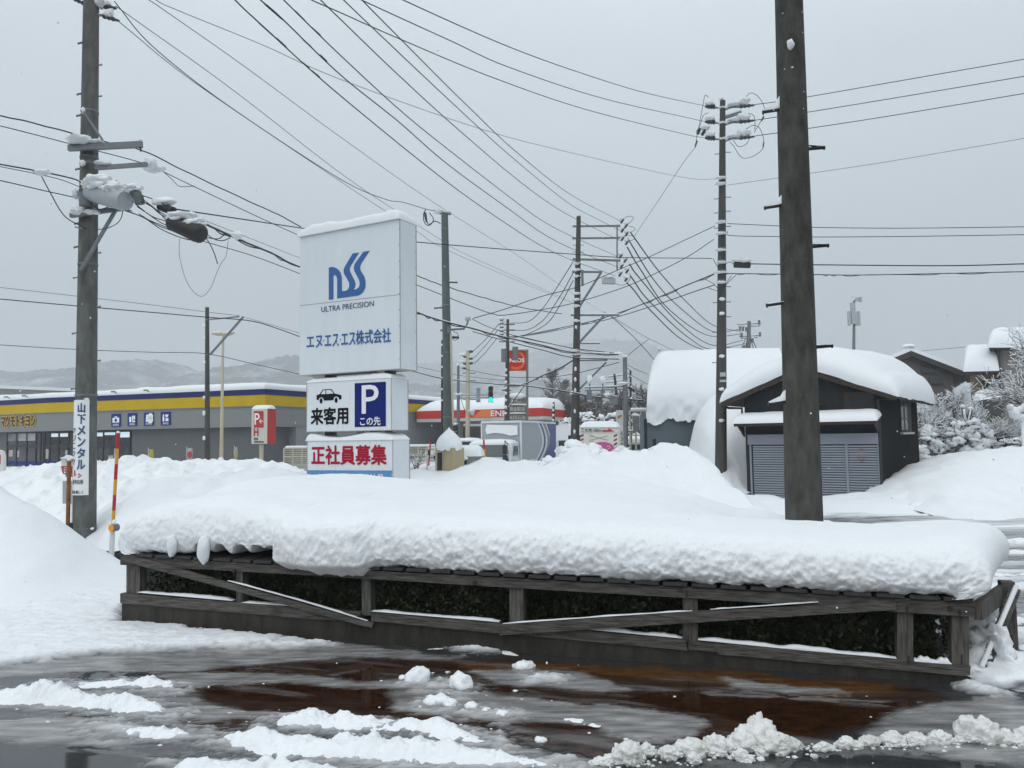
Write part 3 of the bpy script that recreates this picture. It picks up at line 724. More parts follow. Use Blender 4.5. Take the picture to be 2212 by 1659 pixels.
b = MB(); R_ = random.Random(5)
for i in range(120):
    f = R_.random(); x_ = -40 + 300 * f; y_ = 1302 - 45 * f + R_.gauss(0, 9); p = G(x_, y_); r_ = R_.uniform(.012, .05) * (1.2 - .5 * f); b.blob((p.x, p.y, r_ * .3), (r_ * 1.3, r_, r_ * .7), i, .45, 2, 2)
tag(b.build('snow_clods', 'snow_dirty', None, True, G(80, 1290)), None, None, kind='stuff')
b = MB()
for i in range(130):
    x_, y_ = R_.choice(((R_.gauss(250, 130), R_.gauss(1535, 18)), (R_.gauss(820, 200), R_.gauss(1600, 25)), (R_.gauss(1640, 260), R_.gauss(1628, 14)), (R_.gauss(1000, 80), R_.gauss(1500, 25)), (R_.uniform(0, 2150), R_.uniform(1450, 1640)))); p = G(x_, y_); r_ = R_.uniform(.002, .011) ** 1.0; b.blob((p.x, p.y, r_ * .2), (r_ * 1.6, r_ * 1.2, r_ * .6), i, .7, 2, 2)
tag(b.build('slush_crumbs', 'snow', None, True, G(1106, 1550)), None, None, kind='stuff')
# ---- tyre ridges and lumps on the wet forecourt
def ridge(label, pts_, m='snow', seed=0, amp=.35, name='snow_ridge', ns=.09):
    """pts_: (px, py of base centre, height m, half width m)"""
    c = [(*tuple(G(a, b_))[:2], h_, w_) for a, b_, h_, w_ in pts_]
    K = catmull(c, 220); T_ = np.linspace(-1, 1, 25)
    A = np.zeros((220, 25, 3)); d = np.gradient(K[:, :2], axis=0); d /= np.linalg.norm(d, axis=1)[:, None]; nrm = np.stack([-d[:, 1], d[:, 0]], 1)
    hh = np.maximum(K[:, 2], 0) * (1 + 1.0 * fbm(np.arange(220) / 14., np.full(220, seed), 3, seed)); ww = np.maximum(K[:, 3], .004) * (1 + .7 * fbm(np.arange(220) / 18., np.full(220, seed + .5), 3, seed + 5))
    for j, t in enumerate(T_):
        A[:, j, :2] = K[:, :2] + nrm * (ww * t * 1.35)[:, None]
        A[:, j, 2] = hh * (.86 * max(0, 1 - (abs(t) / .72) ** 1.9) ** .9 + .14 * max(0, 1 - abs(t)) ** .7)
    n_ = fbm(A[..., 0] / ns, A[..., 1] / ns, 4, seed + 2); n2 = fbm(A[..., 0] / ns * 2.7, A[..., 1] / ns * 2.7, 3, seed + 7)
    n3 = fbm(A[..., 0] * 60, A[..., 1] * 60, 2, seed + 17); A[..., 2] *= 1 + (n_ * 1.5 + n2 * .9) * amp * 2; A[..., 2] += n3 * .008 * np.clip(A[..., 2] / .03, 0, 1)
    A[..., 0] += n2 * .015; A[..., 1] += n_ * .02
    A[..., 2] -= .006
    b = MB().grid(A); c0 = Vector((*K[110, :2], 0))
    o = b.build(name, m, None, True, c0); return tag(o, label, 'snow ridge')
ridge('narrow white snow ridge left between tyre tracks at the left edge', [(-120, 1500, .03, .05), (0, 1510, .06, .10), (75, 1510, .085, .13), (130, 1512, .085, .13), (200, 1522, .065, .11), (245, 1524, .085, .11), (310, 1534, .055, .1), (375, 1541, .0, .02)], seed=1)
ridge('thin low slush ridge behind the left tyre track, ending in a small white hump', [(60, 1484, .0, .02), (150, 1482, .02, .06), (250, 1482, .028, .08), (335, 1480, .05, .09), (375, 1490, .01, .05)], seed=2, m='snow')
ridge('low short snow ridge pointing right at the lower left', [(200, 1572, .0, .02), (270, 1578, .028, .06), (340, 1588, .03, .08), (400, 1590, .02, .05), (418, 1589, .0, .01)], seed=3)
ridge('longest and nearest thick white snow ridge crossing the foreground', [(478, 1598, .01, .05), (520, 1600, .065, .11), (600, 1612, .07, .13), (700, 1618, .075, .14), (800, 1626, .085, .15), (900, 1630, .075, .14), (1000, 1640, .06, .12), (1090, 1650, .045, .09), (1180, 1656, .02, .06), (1240, 1662, .0, .02)], seed=4)
ridge('white snow ridge just behind the longest foreground ridge', [(590, 1564, .0, .03), (640, 1560, .065, .10), (700, 1560, .07, .12), (780, 1568, .045, .10), (860, 1568, .05, .10), (930, 1572, .055, .1), (985, 1590, .035, .09), (1060, 1604, .01, .05), (1090, 1608, 0, .02)], seed=5)
ridge('white snow ridge cut off by the bottom edge of the view', [(360, 1655, .0, .03), (420, 1660, .05, .09), (540, 1668, .06, .13), (640, 1672, .05, .13), (720, 1680, .05, .12), (830, 1690, .03, .1)], seed=6)
ridge('icy speckled slush strip right of the centre of the wet patch', [(1180, 1558, 0, .02), (1230, 1556, .015, .04), (1290, 1568, .012, .04), (1330, 1576, .0, .02)], seed=7)
ridge('narrow broken slush strip along the foot of the concrete kerb', [(900, 1404, 0, .01), (960, 1401, .012, .025), (1035, 1399, .03, .035), (1090, 1410, .018, .04), (1130, 1420, .0, .02)], seed=8)
def lump(x_, y_, r, seed, label, grp=None, m='snow'):
    p = G(x_, y_); b = MB(); b.blob((p.x, p.y, r[2] * .12), r, seed, .38, 3, 1.7)
    return tag(b.build('snow_lump', m, None, True, (p.x, p.y, 0)), label, 'snow lump', grp)
LG = 'small snow lumps on the wet forecourt'
lump(902, 1472, (.085, .075, .085), 2, 'round snow lump on brown water, left of its twin below the fence brace', LG)
lump(996, 1484, (.085, .075, .085), 3, 'pointed snow lump on brown water, right of its twin below the fence brace', LG)
for i, (x_, y_, s) in enumerate(((932, 1520, .05), (952, 1517, .06), (972, 1524, .05))): lump(x_, y_, (s, s * .9, s * .8), 20 + i, ['leftmost', 'middle', 'rightmost'][i] + ' of three clumped snow lumps behind the white ridge', LG)
for i, (x_, y_, s) in enumerate(((1018, 1529, .045), (1050, 1537, .03), (1084, 1546, .04))): lump(x_, y_, (s, s * .9, s * .75), 30 + i, ['first', 'second', 'third'][i] + ' from the left of three spaced little snow lumps in a row', LG)
lump(1106 + 25, 1442, (.075, .06, .045), 41, 'low snow lump beside the kerb at the middle of the fence', LG)
lump(1106 + 37, 1440, (.05, .04, .03), 43, 'tiny snow crumb right of the low lump at the kerb', LG)
lump(1168, 1600, (.035, .03, .018), 44, 'flat pale ice crumb on dark slush near the bottom centre', LG)
lump(870, 1466, (.03, .03, .02), 45, 'tiny snow crumb left of the round lump on the brown water', LG)
# icy chunk windrow at the lower right
def chunks(label, lst, seed):
    b = MB(); r_ = random.Random(seed)
    c0 = G(lst[0][0], lst[0][1])
    for x_, y_, r, h_ in lst:
        p = G(x_, y_); n_ = 14
        for k_ in range(n_):
            a = r_.uniform(0, 6.28); q_ = r * r_.uniform(0, .75); rr = r * r_.uniform(.2, .42)
            b.blob((p.x + q_ * math.cos(a) * 1.2, p.y + q_ * math.sin(a) * .7, h_ * (1 - q_ / r) * r_.uniform(.2, .8)), (rr * 1.1, rr, rr * r_.uniform(.6, .95)), r_.random() * 90, .36, 4, 1.9)
        b.blob((p.x, p.y, h_ * .35), (r * .75, r * .6, h_ * .7), r_.random() * 90, .34, 4, 2.0)
        for k_ in range(7):
            a = r_.uniform(0, 6.28); q_ = r * r_.uniform(.9, 1.8); rr = r * r_.uniform(.06, .16)
            b.blob((p.x + q_ * math.cos(a) * 1.2, p.y + q_ * math.sin(a) * .6, rr * .3), (rr * 1.2, rr, rr * .7), r_.random() * 90, .45, 2, 2)
    return tag(b.build('ice_heap', 'ice_chunk', None, True, c0), label, 'ice heap')
chunks('off-white icy chunk heap at the bottom edge, leftmost of the row', [(1345, 1644, .08, .08), (1362, 1648, .08, .10), (1398, 1632, .05, .06), (1300, 1650, .06, .03)], 1)
chunks('tall peaked off-white heap of icy slush chunks in the wet foreground', [(1640, 1612, .12, .13), (1636, 1606, .07, .15), (1652, 1610, .07, .11), (1668, 1620, .13, .09), (1610, 1616, .11, .10), (1545, 1627, .09, .09), (1490, 1630, .10, .08), (1446, 1638, .07, .06), (1600, 1640, .06, .05), (1710, 1618, .07, .05), (1498, 1648, .04, .05)], 2)
chunks('long low windrow of broken icy slush reaching the right edge', [(1780, 1618, .06, .03), (1830, 1614, .07, .05), (1880, 1610, .07, .05), (1930, 1608, .08, .06), (1980, 1606, .08, .055), (2030, 1604, .08, .06), (2090, 1600, .09, .13), (2125, 1602, .11, .12), (2170, 1604, .08, .06), (2215, 1606, .08, .08), (2270, 1610, .08, .08)], 3)
# slush clumps along the side road
for i, (x_, y_, l_, h_) in enumerate(((2180, 1176, .9, .06), (2170, 1196, .7, .05), (2165, 1243, .26, .04), (2205, 1270, .25, .035), (2190, 1140, 1.2, .05), (2060, 1113, 1.5, .04), (2185, 1344, .12, .03), (2200, 1366, .2, .03), (2170, 1392, .25, .03))):
    p = G(x_, y_); b = MB()
    for k_ in range(6): b.blob((p.x + (k_ / 5 - .5) * 2 * l_, p.y + math.sin(k_ * 5 + i) * .05, 0), (l_ * .34, .12 + .05 * math.sin(k_ * 3), h_ * (1.0 + .5 * math.sin(k_ * 7 + i))), i * 9 + k_, .45, 2, 2)
    tag(b.build('slush_streak', 'snow', None, True, p), 'slush streak pushed up by traffic on the wet side road at the right edge', 'slush', 'slush streaks on the side road')

# ================================================================ POLES
class Pole:
    def __init__(s, name, label, cat, top, bot, d, wt, wb, m, n=20, group=None, cap=True, shaft='shaft'):
        s.T = P(*top, d); s.B = P(*bot, d); s.d = d; s.rt = wt / 2 * d / F; s.rb = wb / 2 * d / F; s.top = top; s.bot = bot
        k = (s.T.z + .3) / (s.T.z - s.B.z); s.E = s.T + (s.B - s.T) * k; re = s.rt + (s.rb - s.rt) * k
        s.o = thing(name, label, cat, (s.E.x, s.E.y, 0), group)
        b = MB(); N = 14; b.tube([s.E + (s.T - s.E) * (i / N) for i in range(N + 1)], [re + (s.rt - re) * i / N for i in range(N + 1)], n)
        s.shaft = b.build(shaft, m, s.o); autosmooth(s.shaft)
    def at(s, py):
        f = (py - s.top[1]) / (s.bot[1] - s.top[1]); return s.T + (s.B - s.T) * f, s.rt + (s.rb - s.rt) * f
    def px(s, py): return s.top[0] + (s.bot[0] - s.top[0]) * (py - s.top[1]) / (s.bot[1] - s.top[1])
    def part(s, b, name, m, smooth=False): return b.build(name, m, s.o, smooth)
    def band(s, py, h=6, m='galv', grow_=1.06):
        c, r = s.at(py); c2, r2 = s.at(py + h); b = MB(); b.tube([c, c2], [r * grow_, r2 * grow_], 18); return autosmooth(s.part(b, 'clamp_band', m))
    def bolt(s, side, py, L, rise=3, m='steel_dark', snow=0, w=6):
        c, r = s.at(py); k = s.d / F; a = c + Vector((side * r * .85, -.02, 0)); e = c + Vector((side * (r + L * k), -.02, -side * 0 + rise * k))
        b = MB(); b.tube([a, e], w * k / 2, 7); b.tube([e, e + (e - a).normalized() * .4 * w * k], w * k * .8, 7); o = s.part(b, 'step_bolt', m)
        if snow:
            q = MB(); q.add([a + Vector((0, -.02, w * k * .5)), a + Vector((0, -.02, snow * k)), a + Vector((side * L * k * .35, -.02, snow * k * .4)), e + Vector((0, -.02, w * k * .9)), e + Vector((0, -.02, w * k * .4)),
                             a + Vector((0, .03, w * k * .5)), a + Vector((0, .03, snow * k)), a + Vector((side * L * k * .35, .03, snow * k * .4)), e + Vector((0, .03, w * k * .9)), e + Vector((0, .03, w * k * .4))],
                            [(0, 1, 2, 3, 4), (9, 8, 7, 6, 5), (0, 5, 6, 1), (1, 6, 7, 2), (2, 7, 8, 3), (3, 8, 9, 4)]); s.part(q, 'snow_cap', 'snow', True)
        return o
    def facesnow(s, py, w, h, seed=1, dx=0):
        c, r = s.at(py); k = s.d / F; b = MB(); b.blob(c + Vector((dx * k, -r * .95, 0)), (w * k / 2, w * k / 2.5, h * k / 2), seed, .35, 2); return s.part(b, 'snow_cap', 'snow', True)
    def arm(s, p, q, h, depth=None, name='crossarm', m='galv', dd=0, snow=0):
        k = s.d / F; a = P(p[0], p[1], s.d + dd); e = P(q[0], q[1], s.d + dd); b = MB(); b.bar(a, e, (depth or h) * k, h * k); o = s.part(b, name, m)
        if snow:
            g = MB(); n_ = 9
            pts_ = [a + (e - a) * (i / (n_ - 1)) + Vector((0, 0, (h / 2 + snow * .25) * k)) for i in range(n_)]
            g.tube(pts_, [snow * k * .5 * (.6 + .4 * abs(math.sin(i * 2.1 + p[0]))) for i in range(n_)], 7); s.part(g, 'snow_cap', 'snow', True)
        return o
    def snow(s, x_, y_, w, h, seed=1, dd=0, sub=3):
        k = s.d / F; b = MB(); b.blob(P(x_, y_, s.d + dd), (w / 2 * k, w / 2.6 * k, h / 2 * k), seed, .42, sub, 2.0); return s.part(b, 'snow_cap', 'snow', True)
    def insul(s, p, q, w, m='insulator', dd=0):
        k = s.d / F; a = P(p[0], p[1], s.d + dd); e = P(q[0], q[1], s.d + dd); b = MB(); N = 9
        b.tube([a + (e - a) * i / (N - 1) for i in range(N)], [w * k / 2 * (1.0 if i % 2 else .55) * (1 if i < N - 2 else .6) for i in range(N)], 8); return s.part(b, 'insulator', m)
    def loop(s, pts_, w=1.4, m='wire', dd=0, name='jumper_wire'):
        k = s.d / F; q = catmull([tuple(P(x_, y_, s.d + dd)) for x_, y_ in pts_], 8 * len(pts_)); b = MB(); b.tube(q, w * k / 2, 5); return s.part(b, name, m)

# --- P2: thick near pole, right
p2 = Pole('utility_pole', 'thick dark concrete pole rising from the fence blanket, nearest of all poles', 'utility pole', (1704, 0), (1737.5, 1135), 7.6, 59.5, 77, 'concrete_dark', 40)
c, r = p2.at(-260); b = MB(); b.tube([p2.T, c], [p2.rt, p2.rt * .9], 40); autosmooth(p2.part(b, 'upper_shaft', 'concrete_dark'))
for sd_, y_, sn in ((1, 336, 9), (1, 549, 6), (1, 764, 5), (1, 120 - 250, 5), (-1, 248, 36), (-1, 458, 28), (-1, 668, 5), (-1, 877, 32)):
    p2.bolt(sd_, y_, 33, 3 if sd_ > 0 else -5, 'steel_dark', sn, 6)
p2.facesnow(115, 18, 24, 3, -10); p2.facesnow(166, 6, 4, 4, -8)
for y_ in (51, 240, 580, 866): p2.band(y_, 1.3, 'concrete_mid', 1.004)
b = MB()
for i, (dx, y_) in enumerate(((-24, 8), (20, 40), (-22, 41), (20, 86), (17, 218), (14, 256), (-22, 166))):
    c, r = p2.at(y_); k = p2.d / F; b.blob(c + Vector((dx * k, -math.sqrt(max(0, r * r - (dx * k) ** 2)), 0)), (1.3 * k, .008, 1.6 * k), i, .3, 1)
p2.part(b, 'snow_specks', 'snow')
b = MB(); c, r = p2.at(1142); b.blob(c + Vector((-.0, -r * .6, -.03)), (.30, .12, .05), 8, .25, 3); p2.part(b, 'snow_cap', 'snow', True)

# --- P1: left pole with crossarms, drum, closure and clinic sign
p1 = Pole('utility_pole', 'tall grey concrete pole at left with a vertical blue-lettered clinic sign', 'utility pole', (197, 0), (182, 1200), 11.5, 32, 46, 'concrete_mid', 36)
c, r = p1.at(-200); b = MB(); b.tube([p1.T, c], [p1.rt, p1.rt * .93], 30); autosmooth(p1.part(b, 'upper_shaft', 'concrete_mid'))
for sd_, y_, sn in ((-1, 98, 4), (-1, 212, 5), (-1, 260, 14), (1, 150, 0), (1, 220, 0), (1, 334, 0), (-1, 378, 3), (-1, 497, 2), (-1, 548, 12), (-1, 614, 0), (1, 564, 0), (-1, 733, 0), (1, 680, 0), (1, 795, 0), (-1, 851, 0)):
    p1.bolt(sd_, y_, 9, -2 if sd_ < 0 else 2, 'galv', sn, 3)
for y_ in (250, 352, 366, 424, 446, 465, 585, 864): p1.band(y_, 4)
for y_ in (886, 927, 965, 1007, 1045): p1.band(y_, 1.2, 'concrete_dark', 1.005)
for y_ in (1142, 1180): p1.band(y_, 1.5, 'galv', 1.01)
b = MB(); c, r = p1.at(1137); b.cbox(c + Vector((-r * .9, -.06, 0)), (.09, 0, 0), (0, .1, 0), (0, 0, .08)); p1.part(b, 'strap_buckle', 'black_plastic')
p1.snow(199, 1142, 7, 5, 2, -.2); p1.snow(192, 1180, 9, 5, 3, -.2); p1.snow(187, 862, 9, 5, 4, -.2)
# top fittings
p1.insul((214, 12), (252, 18), 13); p1.insul((222, 35), (258, 45), 11); p1.insul((182, 8), (152, -6), 10)
p1.snow(218, 8, 38, 20, 5); p1.snow(236, 30, 20, 22, 6); p1.arm((210, 33), (236, 33), 4, snow=3)
# arms
p1.arm((148, 320), (307, 312), 13, 9, dd=-.2); p1.snow(174, 303, 54, 22, 7, -.2); p1.snow(208, 306, 30, 9, 8, -.2); p1.snow(303, 304, 10, 8, 9, -.2)
p1.arm((180, 240), (222, 303), 4, name='arm_strut', dd=-.2); p1.snow(179, 238, 8, 14, 10, -.2)
p1.arm((206, 363), (318, 355), 9, 7, dd=-.15); p1.snow(222, 353, 34, 10, 11, -.15); p1.snow(178, 352, 12, 14, 12, -.2)
p1.insul((303, 315), (304, 328), 6, dd=-.2)
b = MB(); k = p1.d / F; a = P(197, 414, 11.2); e = P(271, 434, 10.9); b.tube([a, a + (e - a) * .03, a + (e - a) * .97, e], [19 * k, 21.5 * k, 21.5 * k, 20 * k], 24); autosmooth(p1.part(b, 'terminal_drum', 'drum_grey'), 50)
b = MB(); b.blob(P(216, 396, 11.05), (34 * k, 22 * k, 19 * k), 21, .42, 4, 1.9); b.blob(P(252, 410, 10.95), (30 * k, 20 * k, 13 * k), 22, .5, 4, 2.1); b.blob(P(285, 408, 10.9), (20 * k, 14 * k, 9 * k), 23, .5, 4, 2.2); p1.part(b, 'snow_cap', 'snow', True)
p1.arm((152, 466), (276, 449), 9, 8, dd=-.2); p1.snow(168, 456, 30, 22, 24, -.2); p1.snow(163, 418, 16, 24, 25); p1.snow(198, 458, 30, 9, 26, -.25)
p1.arm((251, 452), (174, 584), 6, 6, name='arm_strut', dd=-.2); p1.snow(206, 534, 5, 70, 27, -.3) if False else None
b = MB(); b.tube([P(188, 418, 11.2), P(186, 445, 11.2)], 14 * k, 12); p1.part(b, 'clamp_block', 'signal_grey')
b = MB(); b.tube([P(x_, y_, 10.9) for x_, y_ in ((290, 412), (300, 428), (302, 440))], 10 * k, 10); p1.part(b, 'terminal_block', 'galv_green')
for i, pts_ in enumerate((((196, 440), (215, 452), (240, 446), (262, 452)), ((268, 418), (262, 470), (240, 490), (212, 496)), ((88, 377), (107, 413), (140, 467), (187, 494)), ((190, 430), (215, 436), (240, 444), (285, 456)))): p1.loop(pts_, 2.4 if i != 1 else 1.8, dd=-.35)
b = MB(); b.tube([P(162, 490, 11.3), P(176, 494, 11.3)], 1.6 * k, 6); p1.part(b, 'bracket', 'galv')
# black cable closure hanging from the bundle
cl = thing('cable_closure', 'black cylindrical cable closure hung under a snow cap right of the left pole', 'cable closure', P(405, 495, 10.7))
a, e = P(372, 478, 10.8), P(438, 508, 10.6); b = MB(); b.tube([a, a + (e - a) * .04, a + (e - a) * .93, e], [12 * k, 19 * k, 19 * k, 13 * k], 16); autosmooth(b.build('casing', 'cable_box', cl), 50)
b = MB(); b.tube([P(346, 446, 10.9), P(374, 456, 10.8)], 9 * k, 10); b.build('small_casing', 'cable_box', cl)
b = MB(); b.blob(P(396, 468, 10.7), (30 * k, 17 * k, 10 * k), 31, .4, 4, 2); b.blob(P(420, 482, 10.65), (22 * k, 15 * k, 9 * k), 32, .4, 4, 2); b.build('snow_cap', 'snow', cl, True)
b = MB(); b.blob(P(355, 436, 10.85), (26 * k, 13 * k, 9 * k), 33, .25, 3); b.build('snow_cap', 'snow', cl, True)
# clinic sign wrapped round the pole
cs = thing('clinic_sign', 'white vertical sign curved round the left pole with blue katakana and a red arrow', 'sign', p1.at(1074)[0])
def wrap(px_off, py, e=.012):
    """px_off: arc offset in pixels from the line of the pole facing the camera"""
    c, r = p1.at(py); c0, r0_ = p1.at(975); k_ = p1.d / F; th = px_off * k_ / r0_; rr = r + e
    f_ = Vector((-c.x, -c.y, 0)).normalized(); sd_ = Vector((-f_.y, f_.x, 0))
    return c + (f_ * math.cos(th) + sd_ * math.sin(th)) * rr
WL, WR = -38, 6
A = np.zeros((14, 24, 3))
for i in range(14):
    for j in range(24): A[i, j] = wrap(WL + (WR - WL) * j / 23, 877 + (1074 - 877) * i / 13, .012)
b = MB(); b.grid(A)
for i in range(14):
    for j in range(24): A[i, j] = wrap(WL + (WR - WL) * j / 23, 877 + (1074 - 877) * i / 13, .006)
b.grid(A[:, ::-1]); b.build('sign_plate', 'white_ink', cs, True)
def wtext(mb, s_, x0, y0, x1, y1, bold):
    V_, f_ = text_shape(s_)
    for i, (a_, c_) in enumerate(strokes(bold)): mb.add([wrap(x0 + (x1 - x0) * q[0] + a_ * (y1 - y0), y1 + (y0 - y1) * (q[1] + c_), .017 + i * .0003) for q in V_], f_)
b = MB()
for i, ch in enumerate('山下メンタル'): wtext(b, ch, -15 + (0 if ch != 'ン' else 1), 884 + i * 23.5, -1 if ch not in '山' else -2, 903 + i * 23.5, .06)
for i, ch in enumerate('クリニック'): wtext(b, ch, -30, 934 + i * 16.2, -20, 946 + i * 16.2, .025)
b.build('lettering', 'blue_text', cs)
b = MB()
for poly in ([(-22, 1023), (-19, 1023), (-19, 1031), (-12, 1032), (-12, 1028), (-6, 1034), (-12, 1039), (-12, 1036), (-22, 1035)],):
    vs = [wrap(x_, y_, .017) for x_, y_ in poly]; b.add(vs, [tuple(t) for t in tessellate_polygon([[Vector((x_, y_, 0)) for x_, y_ in poly]])])
b.build('arrow_mark', 'stake_red', cs)
b = MB(); wtext(b, '信号右折', -26, 1042, -3, 1051, .02); wtext(b, '街を美しく', -27, 1064, -3, 1071, .02); b.build('lettering', 'black_ink', cs)

# --- P3: tall pole before the barn
p3 = Pole('utility_pole', 'tall slim dark pole before the snow-covered barn with insulators at its tip', 'utility pole', (1561, 218), (1557, 1060), 22, 12, 26, 'pole_brown', 18)
p3.snow(1558, 214, 10, 6, 1)
for y_, dy in ((229, 0), (262, 1), (297, 2)):
    p3.insul((1545, y_ + 2), (1523, y_ + 1), 12); p3.insul((1597, y_ + 2), (1630, y_ - 2), 9)
    p3.arm((1540, y_ + 4), (1604, y_ + 2), 3); p3.snow(1534, y_ - 6, 20, 14, y_); p3.snow(1606, y_ - 10, 28, 16, y_ + 1); p3.snow(1562, y_ + 4, 22, 7, y_ + 2); p3.snow(1586, y_ - 3, 26, 6, y_ + 3)
    p3.arm((1566, y_ + 9), (1590, y_), 1.8, name='arm_strut')
p3.arm((1560, 256), (1601, 243), 6, snow=7)
p3.insul((1507, 290), (1512, 276), 9); p3.insul((1516, 292), (1524, 280), 9); p3.snow(1522, 276, 24, 10, 8)
for pts_ in (((1531, 210), (1523, 206), (1519, 225), (1514, 251), (1510, 272), (1505, 296), (1503, 315)), ((1609, 211), (1623, 201), (1640, 211), (1651, 234), (1648, 252), (1640, 268), (1629, 286)),
             ((1616, 244), (1628, 250), (1631, 268), (1630, 280)), ((1611, 279), (1627, 271), (1640, 276), (1648, 294), (1650, 307), (1647, 322), (1630, 336), (1609, 342), (1597, 335), (1585, 316), (1576, 306)), ((1584, 303), (1592, 314), (1600, 317), (1612, 311), (1618, 302)), ((1529, 244), (1519, 250), (1512, 272), (1504, 284))): p3.loop(pts_, 1.3)
p3.insul((1650, 307), (1648, 320), 4); p3.insul((1650, 252), (1645, 262), 4); p3.insul((1506, 304), (1501, 318), 5)
for y_ in (387, 400, 483, 507, 543, 570, 591, 613): p3.band(y_, 3); p3.snow(1557, y_ - 3, 24, 6, y_, -.1)
for y_ in (333, 432, 463, 496): p3.bolt(1, y_, 10, 0, 'steel_dark', 0, 1.6); p3.bolt(-1, y_ + 3, 9, -1, 'steel_dark', 0, 1.6)
for y_ in (627, 660, 692, 757): p3.bolt(1, y_, 9, 0, 'steel_dark', 0, 1.6)
for y_ in (661, 692, 783, 853, 919): p3.facesnow(y_ - 6, 12, 8, y_, -2)
for y_ in (661, 725, 790): p3.bolt(-1, y_, 9, 0, 'steel_dark', 0, 1.6)
c, r = p3.at(816); b = MB(); k = p3.d / F; b.cbox(c + Vector((0, -r - .01, 0)), (12 * k, 0, 0), (0, .01, 0), (0, 0, 9 * k)); b.cbox(c + Vector((0, -r - .01, -14 * k)), (14 * k, 0, 0), (0, .01, 0), (0, 0, 5 * k)); p3.part(b, 'number_plate', 'box_grey')
for pts_ in (((1540, 558), (1546, 570), (1557, 585), (1566, 572), (1576, 566), (1586, 571)), ((1523, 603), (1540, 612), (1550, 622), (1560, 624), (1570, 610), (1580, 595)), ((1530, 622), (1545, 627), (1558, 626), (1575, 608), (1590, 594))): p3.loop(pts_, 1.3, dd=-.25)
b = MB(); a, e = P(1586, 572, 21.8), P(1620, 573, 21.8); b.tube([a, e], 6.5 * k, 10); p3.part(b, 'splice_case', 'cable_box'); p3.snow(1603, 563, 38, 10, 71, -.2)
p3.band(1050, 5); p3.snow(1552, 1060, 22, 8, 72, -.2); b = MB(); c, r = p3.at(1062); b.cbox(c + Vector((.02, -r - .08, 0)), (20 * k, 0, 0), (0, .12, 0), (0, 0, 14 * k)); p3.part(b, 'guard_box', 'box_grey')

# --- P4: pole beside the company sign
p4 = Pole('utility_pole', 'green-grey steel pole right of the big company sign, behind the beige meter box', 'utility pole', (960.5, 462), (968, 920), 18.5, 15, 21, 'galv_green', 18)
p4.snow(948, 458, 22, 9, 1); p4.snow(965, 458, 16, 6, 2); p4.insul((946, 455), (956, 459), 9); p4.arm((950, 460), (974, 462), 5)
for pts_ in (((920, 452), (915, 462), (916, 478), (924, 487), (933, 482), (936, 472), (928, 460)), ((920, 460), (925, 484), (940, 478), (952, 483))): p4.loop(pts_, 2)
p4.insul((917, 458), (921, 480), 6)
for y_, sd_ in ((667, -1), (730, 1), (612, 1)): p4.bolt(sd_, y_, 16, -1, 'steel_dark', 4, 3)
for y_ in (494, 660, 762, 900): p4.band(y_, 3, 'galv')
p4.arm((951, 714), (1004, 710), 4); b = MB(); k = p4.d / F
b.tube([P(x_, y_, 18.4) for x_, y_ in ((1000, 710), (1006, 706), (1010, 697), (1011, 690))], 2 * k, 7); p4.part(b, 'lamp_arm', 'galv')
b = MB(); b.tube([P(1005, 690, 18.4), P(1016, 687, 18.4)], [3.5 * k, 5.5 * k], 10); p4.part(b, 'street_lamp', 'drum_grey'); p4.snow(1011, 685, 12, 6, 5, -.1)
b = MB(); b.cbox(P(970, 712, 18.3), (8 * k, 0, 0), (0, .1, 0), (0, 0, 16 * k)); p4.part(b, 'control_box', 'galv'); b = MB(); b.tube([P(974, 720, 18.3), P(976, 820, 18.3), P(979, 915, 18.3)], 2.4 * k, 7); p4.part(b, 'conduit', 'pole_beige')
p4.loop(((978, 716), (988, 720), (990, 730), (983, 735), (976, 730)), 1.3); p4.bolt(1, 732, 16, 0, 'steel_dark', 0, 4)

# --- P5: wooden multi-arm pole
p5 = Pole('utility_pole', 'brown pole with many grey crossarms reaching right, above the barber sign', 'utility pole', (1250, 468), (1242, 950), 28, 9.5, 19, 'pole_brown', 16)
p5.snow(1250, 466, 9, 6, 1)
for a_, e_, h_, s_ in (((1237, 489), (1340, 488), 3.6, 3), ((1236, 515), (1339, 514), 3.6, 3), ((1237, 560), (1340, 563), 4, 5), ((1236, 587), (1300, 588), 4, 3), ((1233, 681), (1338, 681), 3.6, 4), ((1250, 742), (1296, 742), 2.6, 4), ((1237, 779), (1312, 778), 3, 3)): p5.arm(a_, e_, h_, snow=s_)
p5.arm((1333, 486), (1333, 583), 3, name='arm_tie')
for a_, e_ in (((1299, 588), (1247, 670)), ((1304, 683), (1245, 747)), ((1309, 783), (1241, 851))): p5.arm(a_, e_, 5 if e_[1] < 800 else 4, name='arm_strut', snow=2 if e_[1] > 800 else 0)
for i, (x_, y_) in enumerate(((1345, 477), (1346, 497), (1346, 515), (1354, 487), (1355, 505), (1355, 524), (1342, 553), (1344, 575), (1341, 592), (1352, 562), (1356, 585), (1354, 603))):
    p5.insul((x_ - 4, y_ + 5), (x_ + 3, y_ - 5), 6); p5.snow(x_ - 2, y_ - 5, 10, 8, i)
for pts_ in (((1349, 470), (1360, 467), (1368, 470), (1362, 480), (1354, 484)), ((1358, 488), (1368, 491), (1372, 496), (1362, 502)), ((1356, 509), (1366, 510), (1371, 516), (1361, 520)), ((1329, 612), (1340, 616), (1352, 613), (1361, 602), (1360, 590))): p5.loop(pts_, 1.1)
b = MB(); k = p5.d / F; b.cbox(P(1315, 608, 27.9), (28 * k, 0, -.02), (0, .25, 0), (.0, 0, 10 * k)); p5.part(b, 'switch_box', 'drum_grey'); p5.snow(1314, 601, 28, 5, 5)
